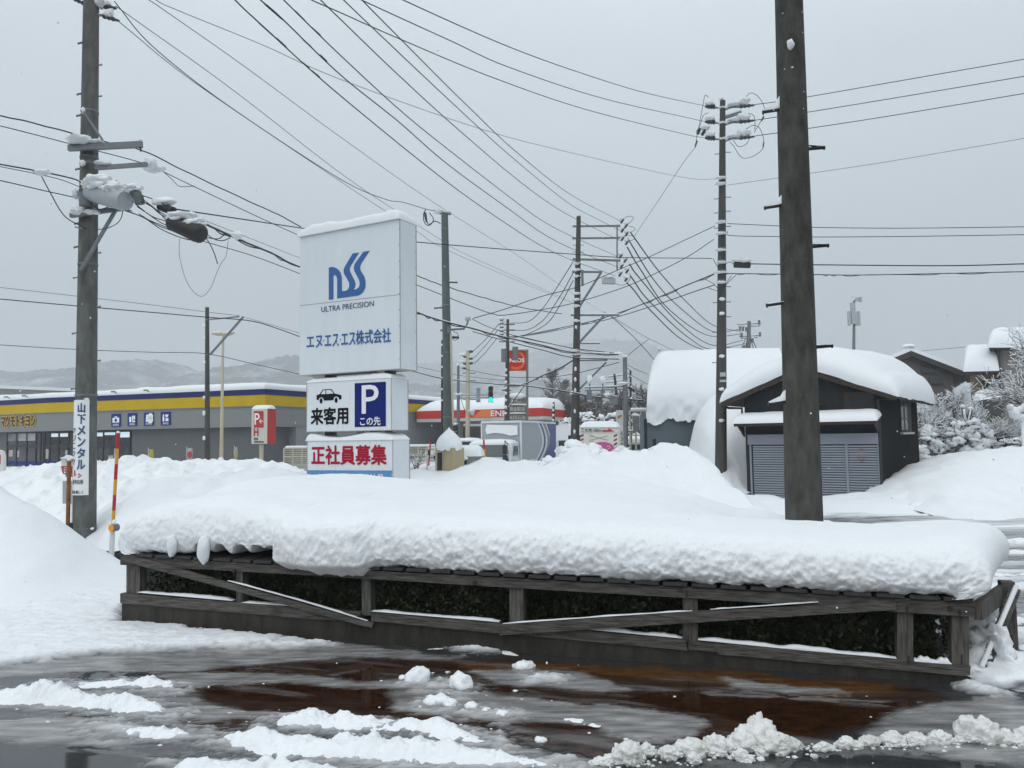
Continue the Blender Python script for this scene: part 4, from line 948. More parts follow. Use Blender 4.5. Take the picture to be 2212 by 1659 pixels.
for y_ in (572, 586, 600, 637, 650, 664, 696, 760, 768): p5.band(y_, 3, 'steel_dark', 1.15); p5.snow(1245, y_ - 3, 17, 6, y_, -.1)
for y_ in (710, 800, 822, 845, 890, 933): p5.facesnow(y_, 5, 10, y_, -2)
for y_ in (531, 546): p5.bolt(1, y_, 6, 0, 'steel_dark', 0, 1.2); p5.bolt(-1, y_, 6, 0, 'steel_dark', 0, 1.2)
b = MB(); b.cbox(P(1258, 600, 27.8), (5 * k, 0, 0), (0, .1, 0), (0, 0, 34 * k)); p5.part(b, 'bracket', 'galv')
for y_ in (851,): p5.band(y_, 4); p5.snow(1240, 848, 18, 9, 61)
b = MB(); b.blob(P(1300, 764, 27.8), (60 * k, 4 * k, 3 * k), 3, .3, 2); p5.part(b, 'snow_cap', 'snow', True)

# --- P6 dark wooden pole and beige lamp post in front of the store
p6 = Pole('utility_pole', 'slim dark weathered pole standing before the grey store', 'utility pole', (447.5, 664), (448, 1000), 27, 8, 12, 'pole_brown', 14)
p6.arm((445, 691), (517, 684), 2.6, snow=1.5); p6.arm((526, 684), (454, 766), 4, name='arm_strut', snow=1.2)
for y_ in (690, 765): p6.band(y_, 3)
for y_ in (705, 732, 784, 860, 892, 948, 895, 1046 - 100): p6.facesnow(y_, 6, 8, y_, -5)
lamp = Pole('street_lamp', 'tall beige double-headed lamp post in front of the grey store', 'street lamp', (482, 722), (478, 1000), 36, 4.6, 8.4, 'pole_beige', 12, shaft='post')
k = 36 / F
for x0, x1 in ((480, 458), (484, 506)):
    b = MB(); b.tube([P(x0, 722, 36), P((x0 + x1) / 2, 721, 36), P(x1, 721 if x1 < 480 else 719, 36)], [3.0 * k, 4.4 * k, 2.2 * k], 10); lamp.part(b, 'lamp_head', 'pole_beige', True)
    b = MB(); b.blob(P((x0 + x1) / 2, 718, 36), (11 * k, 4 * k, 2 * k), x0, .2, 2); lamp.part(b, 'snow_cap', 'snow', True)
b = MB(); b.blob(P(477, 995, 35.8), (7 * k, 6 * k, 8 * k), 3, .2, 2); lamp.part(b, 'snow_cap', 'snow', True)

# --- P7..P13 distant poles
p7 = Pole('utility_pole', 'snow-flecked pole with two grey transformers partly hiding the red fuel sign', 'utility pole', (1097, 690), (1095, 925), 45, 6, 12, 'pole_brown', 12)
for x_, y_ in ((1089, 768), (1113, 764)):
    b = MB(); b.tube([P(x_, y_ - 14, 44.7), P(x_, y_ + 14, 44.7)], 6.5 * 45 / F, 12); p7.part(b, 'transformer', 'galv'); p7.snow(x_, y_ - 15, 14, 6, x_)
for i in range(6): p7.insul((1080, 692 + i * 8), (1088, 690 + i * 8), 6); p7.snow(1084, 688 + i * 8, 12, 6, i)
for y_ in (701, 713, 728, 738): p7.arm((1078, y_), (1112, y_), 2.4, snow=3)
for i, y_ in enumerate((800, 812, 826, 838, 850, 865, 880, 893)): p7.facesnow(y_, 6, 7, i, -3)
p7.arm((1084, 843), (1104, 843), 3, snow=4)
p8 = Pole('utility_pole', 'beige pole with snowy insulators, left of the green traffic light', 'utility pole', (1011, 757), (1010, 965), 52, 8, 10, 'pole_beige', 12)
for y_, w in ((760, 10), (775, 10), (785, 10)): p8.insul((1013, y_), (1022, y_), 6); p8.snow(1016, y_ - 4, 14, 5, y_); p8.insul((1008, y_ + 12), (1000, y_ + 10), 5); p8.snow(1000, y_ + 6, 14, 7, y_ + 1)
for y_ in (806, 822, 863): p8.arm((1000, y_), (1028, y_), 2.2, snow=2)
b = MB(); b.tube([P(1016, 893, 51.8), P(1024, 895, 51.8)], 3.5 * 52 / F, 8); p8.part(b, 'bracket', 'drum_grey'); p8.snow(1018, 888, 16, 5, 3)
p9 = Pole('traffic_light', 'grey traffic light post whose arm holds a lit green signal over the road', 'traffic light', (990, 790), (990, 965), 42, 5.5, 8, 'galv', 12, shaft='post')
p9.snow(990, 788, 9, 6, 1)
for y_ in (854, 860): p9.arm((990, y_), (1066, y_ - 1), 1.7, name='signal_arm', snow=1.2 if y_ < 857 else 0)
k = 42 / F; b = MB(); a, e = P(1060, 836, 41.6), P(1060, 869, 41.6); b.bar(a, e, 12.5 * k, .25, (1, 0, 0)); sg = p9.part(b, 'signal_head', 'signal_grey')
for y_, m_ in ((840, 'lens_off'), (852, 'lens_off'), (863.5, 'green_light')):
    b = MB(); b.disc(P(1060, y_, 41.45), (1, 0, 0), (0, 0, 1), 4.9 * k, 16, (0, -.03, 0)); b.build('lens', m_, sg)
    b = MB(); n_ = 9; b.add([P(1060, y_, 41.45) + Vector((math.cos(t) * 5.4 * k, 0, math.sin(t) * 5.4 * k)) for t in np.linspace(0, math.pi, n_)] + [P(1060, y_, 41.45) + Vector((math.cos(t) * 5.4 * k, -.18, math.sin(t) * 5.4 * k)) for t in np.linspace(0, math.pi, n_)], [(i, i + 1, n_ + i + 1, n_ + i) for i in range(n_ - 1)]); b.build('visor', 'signal_grey', sg)
p9.snow(1060, 833, 12, 7, 5, -.4); p9.snow(992, 852, 14, 6, 6)
b = MB(); pl9 = (P(1033, 852, 41.7), Vector((0, -1, 0))); b.prism([ON(x_, y_, pl9) for x_, y_ in ((1028.5, 837), (1038, 837), (1038, 869), (1028.5, 869))], (0, .05, 0)); hp = p9.part(b, 'name_sign', 'drum_grey')
b = MB()
for i, ch in enumerate('押ボタン式'): ptext(b, ch, pl9, 1030, 844.5 + i * 6, 1036.5, 844.5 + i * 6, 839.5 + i * 6, .01, .01)
b.build('lettering', 'blue_text', hp)
p9.loop(((996, 862), (999, 872), (1003, 884), (1004, 893)), 1.2)
for y_ in (925, 940): b = MB(); b.cbox(P(984, y_, 41.8), (10 * k, 0, 0), (0, .2, 0), (0, 0, 12 * k)); p9.part(b, 'back_plate', 'steel_dark'); p9.snow(984, y_ - 9, 12, 6, y_)
p10 = Pole('traffic_light', 'grey post right of the barber sign whose snowy arm carries signals seen from behind', 'traffic light', (1350, 772), (1352, 985), 27, 9.5, 10.5, 'galv', 16, shaft='post')
p10.snow(1350, 770, 12, 8, 1); p10.snow(1335, 764, 18, 8, 2)
for y_ in (836, 842): p10.arm((1263, y_ + 2), (1347, y_ - 1), 2.4, name='signal_arm', snow=3.5 if y_ < 840 else 0)
k = 27 / F
for x_ in (1274, 1302): 
    b = MB(); b.tube([P(x_, 812, 27), P(x_, 845, 27)], 1.6 * k, 6); p10.part(b, 'signal_bracket', 'galv'); p10.snow(x_, 820, 11, 17, x_, -.1)
b = MB(); b.bar(P(1273, 842, 26.9), P(1273, 864, 26.9), 10 * k, .16, (1, 0, 0)); p10.part(b, 'signal_head', 'galv'); p10.snow(1273, 865, 10, 4, 3)
b = MB(); b.cbox(P(1302, 850, 26.9), (9 * k, 0, 0), (0, .1, 0), (0, 0, 16 * k)); p10.part(b, 'signal_head', 'galv')
b = MB(); b.tube([P(1320, 856, 26.9), P(1308, 853, 26.9)], [2.5 * k, 1.4 * k], 8); p10.part(b, 'lamp_head', 'drum_grey'); p10.snow(1314, 852, 24, 7, 9, -.1)
b = MB(); b.cbox(P(1326, 866, 26.9), (16 * k, 0, 0), (0, .2, 0), (0, 0, 16 * k)); p10.part(b, 'control_box', 'galv'); p10.snow(1326, 856, 17, 5, 10)
b = MB(); b.cbox(P(1374, 916, 26.8), (12 * k, 0, 0), (0, .2, 0), (0, 0, 34 * k)); p10.part(b, 'signal_head', 'galv'); p10.snow(1372, 897, 18, 8, 11); p10.arm((1350, 898), (1372, 898), 3); p10.arm((1350, 932), (1372, 932), 3, snow=4); p10.snow(1356, 968, 14, 5, 15)
p10.loop(((1356, 795), (1361, 802), (1361, 812), (1355, 818)), 1.3); p10.insul((1357, 836), (1372, 846), 9); p10.snow(1346, 828, 26, 8, 12)
p11 = Pole('utility_pole', 'thin black-and-white pole half hidden behind the green-grey pole', 'utility pole', (955, 735), (955, 890), 40, 4, 5, 'steel_dark', 10)
for i in range(6): p11.facesnow(745 + i * 24, 4, 5, i)
p12 = Pole('utility_pole', 'leaning dark pole between the barber sign and grey traffic post', 'utility pole', (1327, 808), (1345, 975), 36, 5, 9, 'pole_brown', 12)
for y_, a_ in ((812, 30), (824, 40), (836, 44)): p12.arm((1328 - a_ / 2, y_ + 3), (1330 + a_ / 2, y_ - 2), 1.6, snow=4)
p13 = Pole('marker_post', 'short snow-flecked dark post between the red canopy and the barber sign', 'post', (1196, 869), (1196, 960), 40, 5, 6, 'steel_dark', 10, shaft='post')
for i in range(7): p13.facesnow(875 + i * 11, 5, 6, i, -1)
p13b = Pole('utility_pole', 'dark pole right of the grey traffic post, by the wire grid', 'utility pole', (1362, 800), (1363, 965), 38, 4, 5.5, 'steel_dark', 10)
for i in range(6): p13b.facesnow(812 + i * 24, 4, 5, i, 1)
p14 = Pole('utility_pole', 'distant pole crowded with snowy transformers behind the barn roof', 'utility pole', (1618, 694), (1616, 800), 62, 8, 11, 'galv', 12)
for y_, x0, x1 in ((701, 1593, 1644), (706, 1595, 1642), (727, 1597, 1640), (731, 1600, 1636)): p14.arm((x0, y_), (x1, y_ - 2), 1.6, snow=3)
for i, (x_, y_) in enumerate(((1599, 709), (1605, 710), (1612, 711), (1640, 696), (1642, 722), (1602, 724), (1626, 735), (1607, 750))):
    b = MB(); k = 62 / F; b.tube([P(x_, y_ - 4, 61.8), P(x_, y_ + 5, 61.8)], 2.4 * k, 8); p14.part(b, 'transformer', 'galv'); p14.snow(x_, y_ - 5, 8, 5, i)
for x_ in (1601, 1635, 1610, 1628): p14.arm((x_, 755), (1617, 715), 1.6, name='arm_strut')
ant = Pole('antenna_mast', 'grey mobile phone mast with panel antennas behind the garage roof', 'antenna', (1845, 650), (1844, 800), 70, 5, 7, 'galv', 12, shaft='mast')
k = 70 / F
for x_, y_, w_, h_ in ((1834, 688, 5, 31), (1843, 683, 9, 34), (1855, 688, 5, 31), (1850, 690, 4, 28), (1842, 661, 9, 14), (1851, 647, 6, 8), (1859, 647, 4, 11)):
    b = MB(); b.cbox(P(x_, y_, 69.7), (w_ * k, 0, 0), (0, .25, 0), (0, 0, h_ * k)); ant.part(b, 'antenna_panel', 'drum_grey')
ant.arm((1843, 650), (1860, 644), 1.5); ant.snow(1842, 641, 8, 4, 1); ant.snow(1836, 671, 6, 4, 2)
# ================================================================ COMPANY SIGN
SA, SB = P(647, 810, 15.2), P(864.5, 795, 14.0)
SPL = plane(SA, SB); SN = SPL[1]; SU = Vector(((SB - SA).x, (SB - SA).y, 0)).normalized(); SI = -SN; DEP = .50
Z = Vector((0, 0, 1))
def xy(p, z): return Vector((p.x, p.y, z))
sign = thing('company_sign', 'tall pale three-tier roadside sign of a precision company with snow along its tops', 'sign', xy((SA + SB) / 2 + SI * .25, 0))
def panel(name, xl, xr, yt, yb, m='sign_white', dep=DEP, inset=0):
    """sign box from left/right pixel columns and top/bottom rows measured at the right edge"""
    a = ON(xl, yb, SPL); c = ON(xr, yb, SPL); zt = ON(xr, yt, SPL).z; zb = c.z
    a.z = zb; c.z = zb; b = MB(); b.obox(a + SI * inset, c - a, SI * dep, Z * (zt - zb)); return b.build(name, m, sign), a, c, zb, zt
body, a1, c1, zb1, zt1 = panel('upper_box', 647, 864.5, 473.5, 796)
side_e = .004
b = MB(); b.obox(c1 + SU * .001 + SI * .012, SI * (DEP - .02), SU * .006, Z * (zt1 - zb1)); b.build('side_panel', 'sign_side', sign)
b = MB()
o_ = a1 + SN * .004; L_ = (c1 - a1)
b.obox(ON(648, 661, SPL), ON(864, 637, SPL) - ON(648, 661, SPL), SN * .003, Z * .012)
b.obox(c1 + SN * .003 - SU * .006, SU * .012, SI * .006, Z * (zt1 - zb1)); b.obox(c1 + SI * DEP - SU * .004, SU * .016, SI * .012, Z * (zt1 - zb1)); b.obox(a1 - Z * .012 + SN * .01, L_ + SU * .01, SI * (DEP + .01), Z * .012)
b.obox(a1 + SN * .002 + Z * (zt1 - zb1), L_ + SU * .005, SI * .5, Z * .012)
b.build('seam_strips', 'seam', sign)
b = MB()
for i in range(9):
    b.disc(c1 + SN * .006 + SU * -.012 + Z * ((i + .6) / 9.2 * (zt1 - zb1)), SU, Z, .008, 6, SN * .006)
    b.disc(c1 + SU * .008 + SI * (DEP - .03) + Z * ((i + .45) / 9.2 * (zt1 - zb1)), SI, Z, .008, 6, SU * .006)
b.build('rivets', 'rivet', sign)
LG_ = [(567, 1195), (567, 752), (605, 742), (650, 750), (695, 775), (728, 820), (745, 880), (748, 1078), (800, 1072), (835, 1050), (850, 1010), (848, 960), (820, 905), (775, 830), (772, 780), (790, 735), (898, 555), (985, 543), (870, 725), (853, 765), (858, 800), (925, 935), (935, 985), (925, 1030), (903, 1058), (950, 1050), (985, 1020), (995, 970), (985, 920), (920, 800), (912, 750), (925, 700), (1045, 532), (1132, 517), (1010, 700), (998, 745), (1005, 790), (1060, 880), (1075, 950), (1070, 1030), (1040, 1090), (1000, 1125), (970, 1138), (683, 1178), (683, 920), (675, 875), (655, 855), (637, 852), (630, 870), (630, 1190)]
b = MB(); ppoly(b, [(622.1 + x_ * .15625, 460.8 + y_ * .15625) for x_, y_ in LG_], SPL, .004, .004); b.build('logo', 'blue_logo', sign)
b = MB(); ptext(b, 'ULTRA PRECISION', SPL, 694.5, 674.5, 808, 661.5, 663, .004); b.build('lettering', 'blue_text', sign)
b = MB()
for s_, x0, x1 in (('エヌ', 663, 697), ('エス', 702, 733), ('エス', 738, 769), ('株式会社', 769.5, 845.5)):
    sl = -13.5 / 183; yb_ = lambda x_: 752.5 + sl * (x_ - 663) ; yt_ = lambda x_: 724.5 - 16.5 / 183 * (x_ - 663) 
    ptext(b, s_, SPL, x0, yb_(x0), x1 - 1, yb_(x1), yt_(x0) + (3 if s_ in 'エヌエス' else 0), .035)
for x_ in (699.5, 735.5): b.disc(ON(x_, 736 - (x_ - 700) * .07, SPL) + SN * .004, SU, Z, .014, 10, SN * .003)
b.build('lettering', 'blue_logo', sign)
p2_, a2, c2, zb2, zt2 = panel('middle_box', 662, 845.5, 817, 928.5, 'sign_streaky')
p3_, a3, c3, zb3, zt3 = panel('lower_box', 663, 848.5, 951, 1062, 'sign_streaky')
for (a_, c_, zb_, zt_) in ((a2, c2, zb2, zt2), (a3, c3, zb3, zt3)):
    b = MB(); b.obox(c_ + SU * .001 + SI * .015, SI * (DEP - .03), SU * .005, Z * (zt_ - zb_)); b.build('side_panel', 'sign_side', sign)
    b = MB(); b.obox(c_ + SN * .003 - SU * .005, SU * .01, SI * .006, Z * (zt_ - zb_)); b.obox(c_ + SI * DEP - SU * .004, SU * .014, SI * .01, Z * (zt_ - zb_)); b.obox(a_ - Z * .012 + SN * .008, c_ - a_, SI * DEP, Z * .012); b.obox(a_ + SN * .004 + Z * (zt_ - zb_), c_ - a_, SI * .4, Z * .01)
    b.obox(a_ + SN * .002, SU * .012, SN * .004, Z * (zt_ - zb_)); b.build('edge_frame', 'seam', sign)
def z2(x_, y_): return (622.1 + x_ * .15625, 794.9 + y_ * .15625)
b = MB(); ppoly(b, [z2(*q_) for q_ in ((925, 212), (1355, 190), (1355, 805), (925, 818))], SPL, .004, .003); b.build('blue_field', 'navy', sign)
b = MB(); ptext(b, 'P', SPL, *z2(1027, 630), *z2(1255, 620), z2(1027, 245)[1], .018, .009); ptext(b, 'この先', SPL, *z2(1002, 797), *z2(1282, 790), z2(1002, 680)[1], .03, .009); b.build('lettering', 'white_ink', sign)
b = MB(); ptext(b, '来客用', SPL, *z2(322, 786), *z2(832, 770), z2(322, 560)[1], .055, .005)
car = [(398, 375), (440, 362), (485, 297), (600, 290), (645, 352), (720, 370), (742, 380), (740, 430), (712, 438), (700, 405), (670, 392), (640, 405), (628, 445), (500, 452), (492, 420), (465, 405), (435, 415), (422, 445), (398, 440)]
ppoly(b, [z2(*q_) for q_ in car], SPL, .004, .003)
for x_, y_ in ((460, 455), (668, 447)): b.disc(ON(*z2(x_, y_), SPL) + SN * .004, SU, Z, (.036, .052), 20, SN * .003)
b.build('lettering', 'black_ink', sign)
b = MB()
for poly in (((462, 362), (495, 308), (522, 307), (522, 360)), ((535, 360), (535, 306), (592, 303), (635, 352))): ppoly(b, [z2(*q_) for q_ in poly], SPL, .0085, .002)
b.build('car_windows', 'sign_white', sign)
b = MB(); ptext(b, '正社員募集', SPL, *z2(330, 1333), *z2(1362, 1336), z2(330, 1080)[1], .05); b.build('lettering', 'crimson', sign)
b = MB(); ppoly(b, [z2(*q_) for q_ in ((262, 1413), (1442, 1418), (1442, 1720), (262, 1720))], SPL, .003, .003); b.build('blue_band', 'blue_sky_band', sign)
b = MB(); ptext(b, '・パート社員・臨時社員', SPL, *z2(300, 1535), *z2(1330, 1540), z2(300, 1462)[1], .02, .009); b.build('lettering', 'white_ink', sign)
for dx in (.165, .76):
    q0 = a1 + (c1 - a1) * dx; b = MB(); b.obox(xy(q0 + SI * .10, -.1), SU * .17, SI * .34, Z * (zb1 + .1)); b.build('post', 'post_dark', sign)
    b = MB(); b.obox(xy(q0 + SI * .094, -.1), SU * .165, SI * .005, Z * (zb1 + .09)); b.build('post_face', 'post_white', sign)
def capsnow(parent, a_, c_, z_, T, dep=DEP, seed=1, over=.03, amp=.04, hol=0):
    b = MB(); n_ = SN * over; snow_slab(b, [xy(a_, z_) + n_ - SU * over, xy(c_, z_) + n_ + SU * over * .3, xy(c_, z_) - n_ + SI * dep + SU * over * .3, xy(a_, z_) - n_ + SI * dep - SU * over], T, 60, 20, 20, 9, amp=amp, ns=2.6, seed=seed); return b.build('snow_cap', 'snow', parent, True)
capsnow(sign, a1, c1, zt1 + .008, lambda u, v: .155 + .06 * math.sin(u * 3.0) + .03 * math.sin(u * 9), seed=4, amp=.06, over=.06)
capsnow(sign, a2, c2, zt2 + .006, lambda u, v: .07 + .05 * u, seed=6, over=.01)
capsnow(sign, a3, c3, zt3 + .006, lambda u, v: .12 + .05 * math.cos(u * 8.5), seed=8, over=.025)
b = MB()
for i, (x_, w_) in enumerate(((750, .10), (790, .09), (808, .08), (820, .07))): b.blob(xy(ON(x_, 940, SPL) + SI * .4, zt3 + .17), (w_, .12, .075), i, .2, 2)
b.build('snow_cap', 'snow', sign, True)

# ================================================================ STORE
ZR = 5.07
A0, A1, A2, A3 = (G(x_, y_, ZR) for x_, y_ in ((-60, 869), (98, 859.5), (573, 840), (962, 867.5)))
dirL = (A1 - A0).normalized(); A0 = A1 - dirL * 9
store = thing('drugstore_building', 'long low grey drugstore with blue and yellow fascia and snow on its flat roof', 'building', xy(A2, 0))
back = [xy(A3 + Vector((-4, 18, 0)), ZR), xy(A0 + Vector((2, 26, 0)), ZR)]
loop_ = [A0, A1, A2, A3]
def off_line(pts_, e):
    """offset polyline towards the camera side by e (mitred)"""
    ns_ = []
    for i in range(len(pts_) - 1):
        d = (pts_[i + 1] - pts_[i]); n = Vector((d.y, -d.x, 0)).normalized(); ns_.append(n)
    r = []
    for i, p in enumerate(pts_):
        if i == 0: r.append(p + ns_[0] * e)
        elif i == len(pts_) - 1: r.append(p + ns_[-1] * e)
        else:
            m = (ns_[i - 1] + ns_[i]); m = m / m.length; r.append(p + m * (e / m.dot(ns_[i])))
    return r
def strip(pts_, z0, z1, e_out, e_in, name, m, parent=store):
    o = off_line(pts_, e_out); i_ = off_line(pts_, e_in); b = MB()
    for k_ in range(len(pts_) - 1):
        b.hexa([xy(o[k_], z0), xy(o[k_ + 1], z0), xy(i_[k_ + 1], z0), xy(i_[k_], z0)], [xy(o[k_], z1), xy(o[k_ + 1], z1), xy(i_[k_ + 1], z1), xy(i_[k_], z1)])
    return b.build(name, m, parent)
zBY, zYB, zUP = 4.70, 3.99, 2.70
strip(loop_, zBY, ZR, 0, -.4, 'blue_fascia', 'fascia_blue'); strip(loop_, zYB, zBY - .001, -.02, -.4, 'yellow_fascia', 'fascia_yellow')
strip(loop_, zYB - .05, zYB - .001, -.04, -.42, 'fascia_trim', 'store_pier')
strip(loop_, zUP, zYB - .051, -.12, -.5, 'upper_wall', 'store_upper'); strip(loop_, zUP - .06, zUP - .001, -.10, -.5, 'wall_trim', 'store_pier')
strip(loop_, -.1, zUP - .061, -.75, -1.1, 'lower_wall', 'store_wall')
b = MB(); d23 = (A3 - A2).normalized(); n23 = Vector((d23.y, -d23.x, 0)); q0 = A2 + d23 * 3.1 - n23 * .13; b.obox(xy(q0, -.1), d23 * 40, -n23 * .8, Z * (zUP + .03)); b.build('pier_wall', 'store_pier', store)
b = MB(); b.prism([xy(p, ZR - .5) for p in off_line(loop_, -.41)] + [xy(back[0], ZR - .5), xy(back[1], ZR - .5)], (0, 0, .3)); b.build('roof', 'roof_dark', store)
# snow on the roof edge
def edge_snow(pts_, z, e0, e1, T, name='snow_cap', parent=store, seed=1, n=200):
    o = np.array([tuple(q_) for q_ in off_line(pts_, e0)]); i_ = np.array([tuple(q_) for q_ in off_line(pts_, e1)])
    s_ = np.concatenate([[0], np.cumsum(np.linalg.norm(np.diff(o[:, :2], axis=0), axis=1))]); t = np.unique(np.concatenate([np.linspace(0, s_[-1], n), s_]))
    O = np.stack([np.interp(t, s_, o[:, k_]) for k_ in range(3)], 1); I = np.stack([np.interp(t, s_, i_[:, k_]) for k_ in range(3)], 1)
    h_ = T * (1 + .5 * fbm(t / 3.3, t * 0 + seed, 4, seed)); prof_ = ((0, 0), (-.012, .3), (-.006, .7), (.02, .92), (.06, 1.0), (.3, 1.05), (1, 1.0))
    A = np.zeros((len(t), len(prof_), 3))
    for j, (f, g) in enumerate(prof_): A[:, j] = O + (I - O) * f; A[:, j, 2] = z + h_ * g
    return MB().grid(A).build(name, 'snow_far', parent, True)
edge_snow(loop_, ZR + .002, .02, -6, .42, seed=3)
# storefront windows on the recessed wall
o1 = off_line(loop_, -.74)
WP = plane(o1[1], o1[2]); WP0 = plane(o1[0], o1[1])
def wrect(b, pl, x0, x1, z0, z1, e, th):
    p = xy(ON(x0, 930, pl), z0); q_ = xy(ON(x1, 930, pl), z0); n = Vector(pl[1]); b.obox(p + n * e, q_ - p, n * th, Z * (z1 - z0)); return b
gl = MB(); wrect(gl, WP0, 17.5, 97, 0, 2.58, .01, .02); wrect(gl, WP, 99, 285, 0, 2.58, .01, .02); win = gl.build('shop_window', 'shop_glass', store)
b = MB()
for pl, xs_ in ((WP0, (17.5, 38, 60, 80, 90, 96)), (WP, (99, 110, 129, 150, 168, 190, 207, 225, 254, 283))):
    for x_ in xs_: wrect(b, pl, x_ - .9, x_ + .9, 0, 2.58, .032, .05)
    wrect(b, pl, xs_[0], xs_[-1], 1.42, 1.62, .032, .03); wrect(b, pl, xs_[0], xs_[-1], 2.50, 2.58, .032, .04)
b.build('window_frame', 'shop_frame', win)
b = MB()
for pl, x0, x1, z0, z1 in ((WP, 112, 128, 2.2, 2.45), (WP, 131, 149, 2.2, 2.45), (WP, 208, 224, 2.18, 2.45), (WP, 227, 250, 2.26, 2.45), (WP, 261, 283, 2.08, 2.46)): wrect(b, pl, x0, x1, z0, z1, .033, .004)
b.build('lit_panel', 'lit_panel', win)
b = MB(); wrect(b, WP0, 18, 42, 1.95, 2.5, .034, .004); b.build('poster', 'poster_green', win)
for pl, x0, x1, z0, z1 in ((WP0, 42, 78, 1.95, 2.5), (WP0, 22, 30, .75, 1.25), (WP0, 40, 44, .7, 1.2), (WP, 101, 107, .6, 1.3), (WP, 236, 246, .5, .8), (WP, 143, 149, .7, 1.2)):
    b = MB(); wrect(b, pl, x0, x1, z0, z1, .034, .004); b.build('poster', 'poster_pale', win)
b = MB(); wrect(b, WP0, 18, 96, .12, .4, .036, .004); wrect(b, WP, 100, 283, .12, .4, .036, .004); b.build('skirting_band', 'pict_blue', win)
# pictogram boards
o2 = off_line(loop_, -.11); UP_ = plane(o2[1], o2[2]); UP0 = plane(o2[0], o2[1])
def u4(x_, y_): return (x_ / 3., 553 + y_ / 3.)
kinds = ['医薬品', '化粧品', '日用品', '食料品']
for i, (x0, x1, yt, yb) in enumerate(((725, 785, 1025, 1107), (830, 890, 1020, 1103), (936, 999, 1017, 1100), (1045, 1108, 1012, 1098))):
    bd = MB(); ppoly(bd, [u4(x0, yb), u4(x1, yb - 3), u4(x1, yt - 3), u4(x0, yt)], UP_, .02, .03); board = bd.build('pictogram_board', 'pict_blue', store)
    b = MB(); e_ = .055; xm = (x0 + x1) / 2; w_ = x1 - x0; hh = yb - yt
    pt = lambda fx, fy: u4(x0 + fx * w_, yt + fy * hh - 3 * fx)
    rect = lambda a_, c_, d_, f_: ppoly(b, [pt(a_, d_), pt(c_, d_), pt(c_, f_), pt(a_, f_)], UP_, e_, .006)
    if i == 0: rect(.14, .86, .68, .30); rect(.34, .66, .27, .20); 
    elif i == 1: rect(.2, .42, .70, .28); rect(.5, .62, .72, .2); rect(.66, .82, .5, .2); rect(.5, .82, .72, .58)
    elif i == 2: ppoly(b, [pt(.2, .7), pt(.45, .7), pt(.42, .15), pt(.25, .15)], UP_, e_, .006); [b.disc(ON(*pt(.68, fy), UP_) + UP_[1] * e_, Vector(UP_[1]).cross(Z), Z, .24, 12, UP_[1] * .006) for fy in (.3, .57)]
    else: rect(.2, .38, .7, .35); ppoly(b, [pt(.2, .33), pt(.38, .33), pt(.3, .12)], UP_, e_, .006); rect(.5, .8, .7, .48); ppoly(b, [pt(.46, .2), pt(.82, .2), pt(.7, .42), pt(.55, .42)], UP_, e_, .006)
    ptext(b, kinds[i], UP_, *pt(.2, .94), *pt(.8, .94), pt(.2, .77)[1], .01, e_); b.build('pictogram', 'white_ink', board)
    if i in (0,): c_ = MB(); [c_.disc(ON(*pt(.5, .5), UP_) + UP_[1] * .064, Vector(UP_[1]).cross(Z), Z, .12, 8, UP_[1] * .004)]; c_.build('cross_mark', 'pict_blue', board)
b = MB(); ptext(b, 'マツモトキヨシ', UP0, *u4(12, 1108), *u4(233, 1101), u4(12, 1040)[1], .24, .03); lgo = b.build('store_logo', 'logo_yellow', store)
b = MB(); ptext(b, 'マツモトキヨシ', UP0, *u4(12, 1108), *u4(233, 1101), u4(12, 1040)[1], .09, .06); b.build('lettering', 'logo_black', lgo)
for x_ in (23, 62, 253, 323): 
    b = MB(); pq = ON(x_, 858, plane(A1, A2) if x_ > 98 else plane(A0, A1)); pq.z = ZR + .1; b.bar(pq, pq + Vector((.0, -.55, .12)), .05, .05); b.cbox(pq + Vector((.0, -.55, .1)), (.28, 0, 0), (0, .12, 0), (0, 0, .10)); b.build('floodlight', 'galv', store)
b = MB(); b.blob(P(323, 846, 60), (1.3, 1, .38), 3, .1, 2); b.build('roof_vent', 'snow_far', store, True)
# flags and bits along the store wall
def flag(label, x0, x1, yt, yb, m, d, txt=None):
    a, c_ = P(x0, yb, d), P(x1, yb, d); t_ = P(x0, yt, d).z; o = thing('banner_flag', label, 'banner', xy(a, 0), 'banners along the store wall')
    A = np.zeros((8, 6, 3)); 
    for i in range(8):
        for j in range(6): q_ = a + (c_ - a) * (j / 5); A[i, j] = (q_.x, q_.y + .05 * math.sin(i * .9 + j), t_ + (a.z - t_) * i / 7)
    MB().grid(A).build('cloth', m, o, True); b = MB(); b.tube([xy(a, -.05), xy(a, t_ + .1)], .02, 6); b.build('pole', 'post_white', o)
    if txt:
        b = MB(); pl = (a + Vector((0, -.1, 0)), Vector((0, -1, 0))); b.disc(ON((x0 + x1) / 2, (yt + yb) / 2, pl), (1, 0, 0), Z, ((c_ - a).length * .42, (t_ - a.z) * .25), 16, (0, .01, 0)); b.build('mark', txt, o)
flag('yellow-green banner flag above the snow by the store wall', 320, 331, 971, 1000, 'flag_yellow', 44)
flag('white banner flag with a red disc before the store wall', 403, 416, 968, 996, 'poster_pale', 44, 'flag_red')
flag('small tattered banner flag leaning between lamp post and parking sign', 506, 513, 966, 997, 'poster_pale', 44, 'flag_yellow')
flag('red banner flag with white disc near the shop windows', 247, 254, 972, 1000, 'flag_red', 44, 'white_ink')
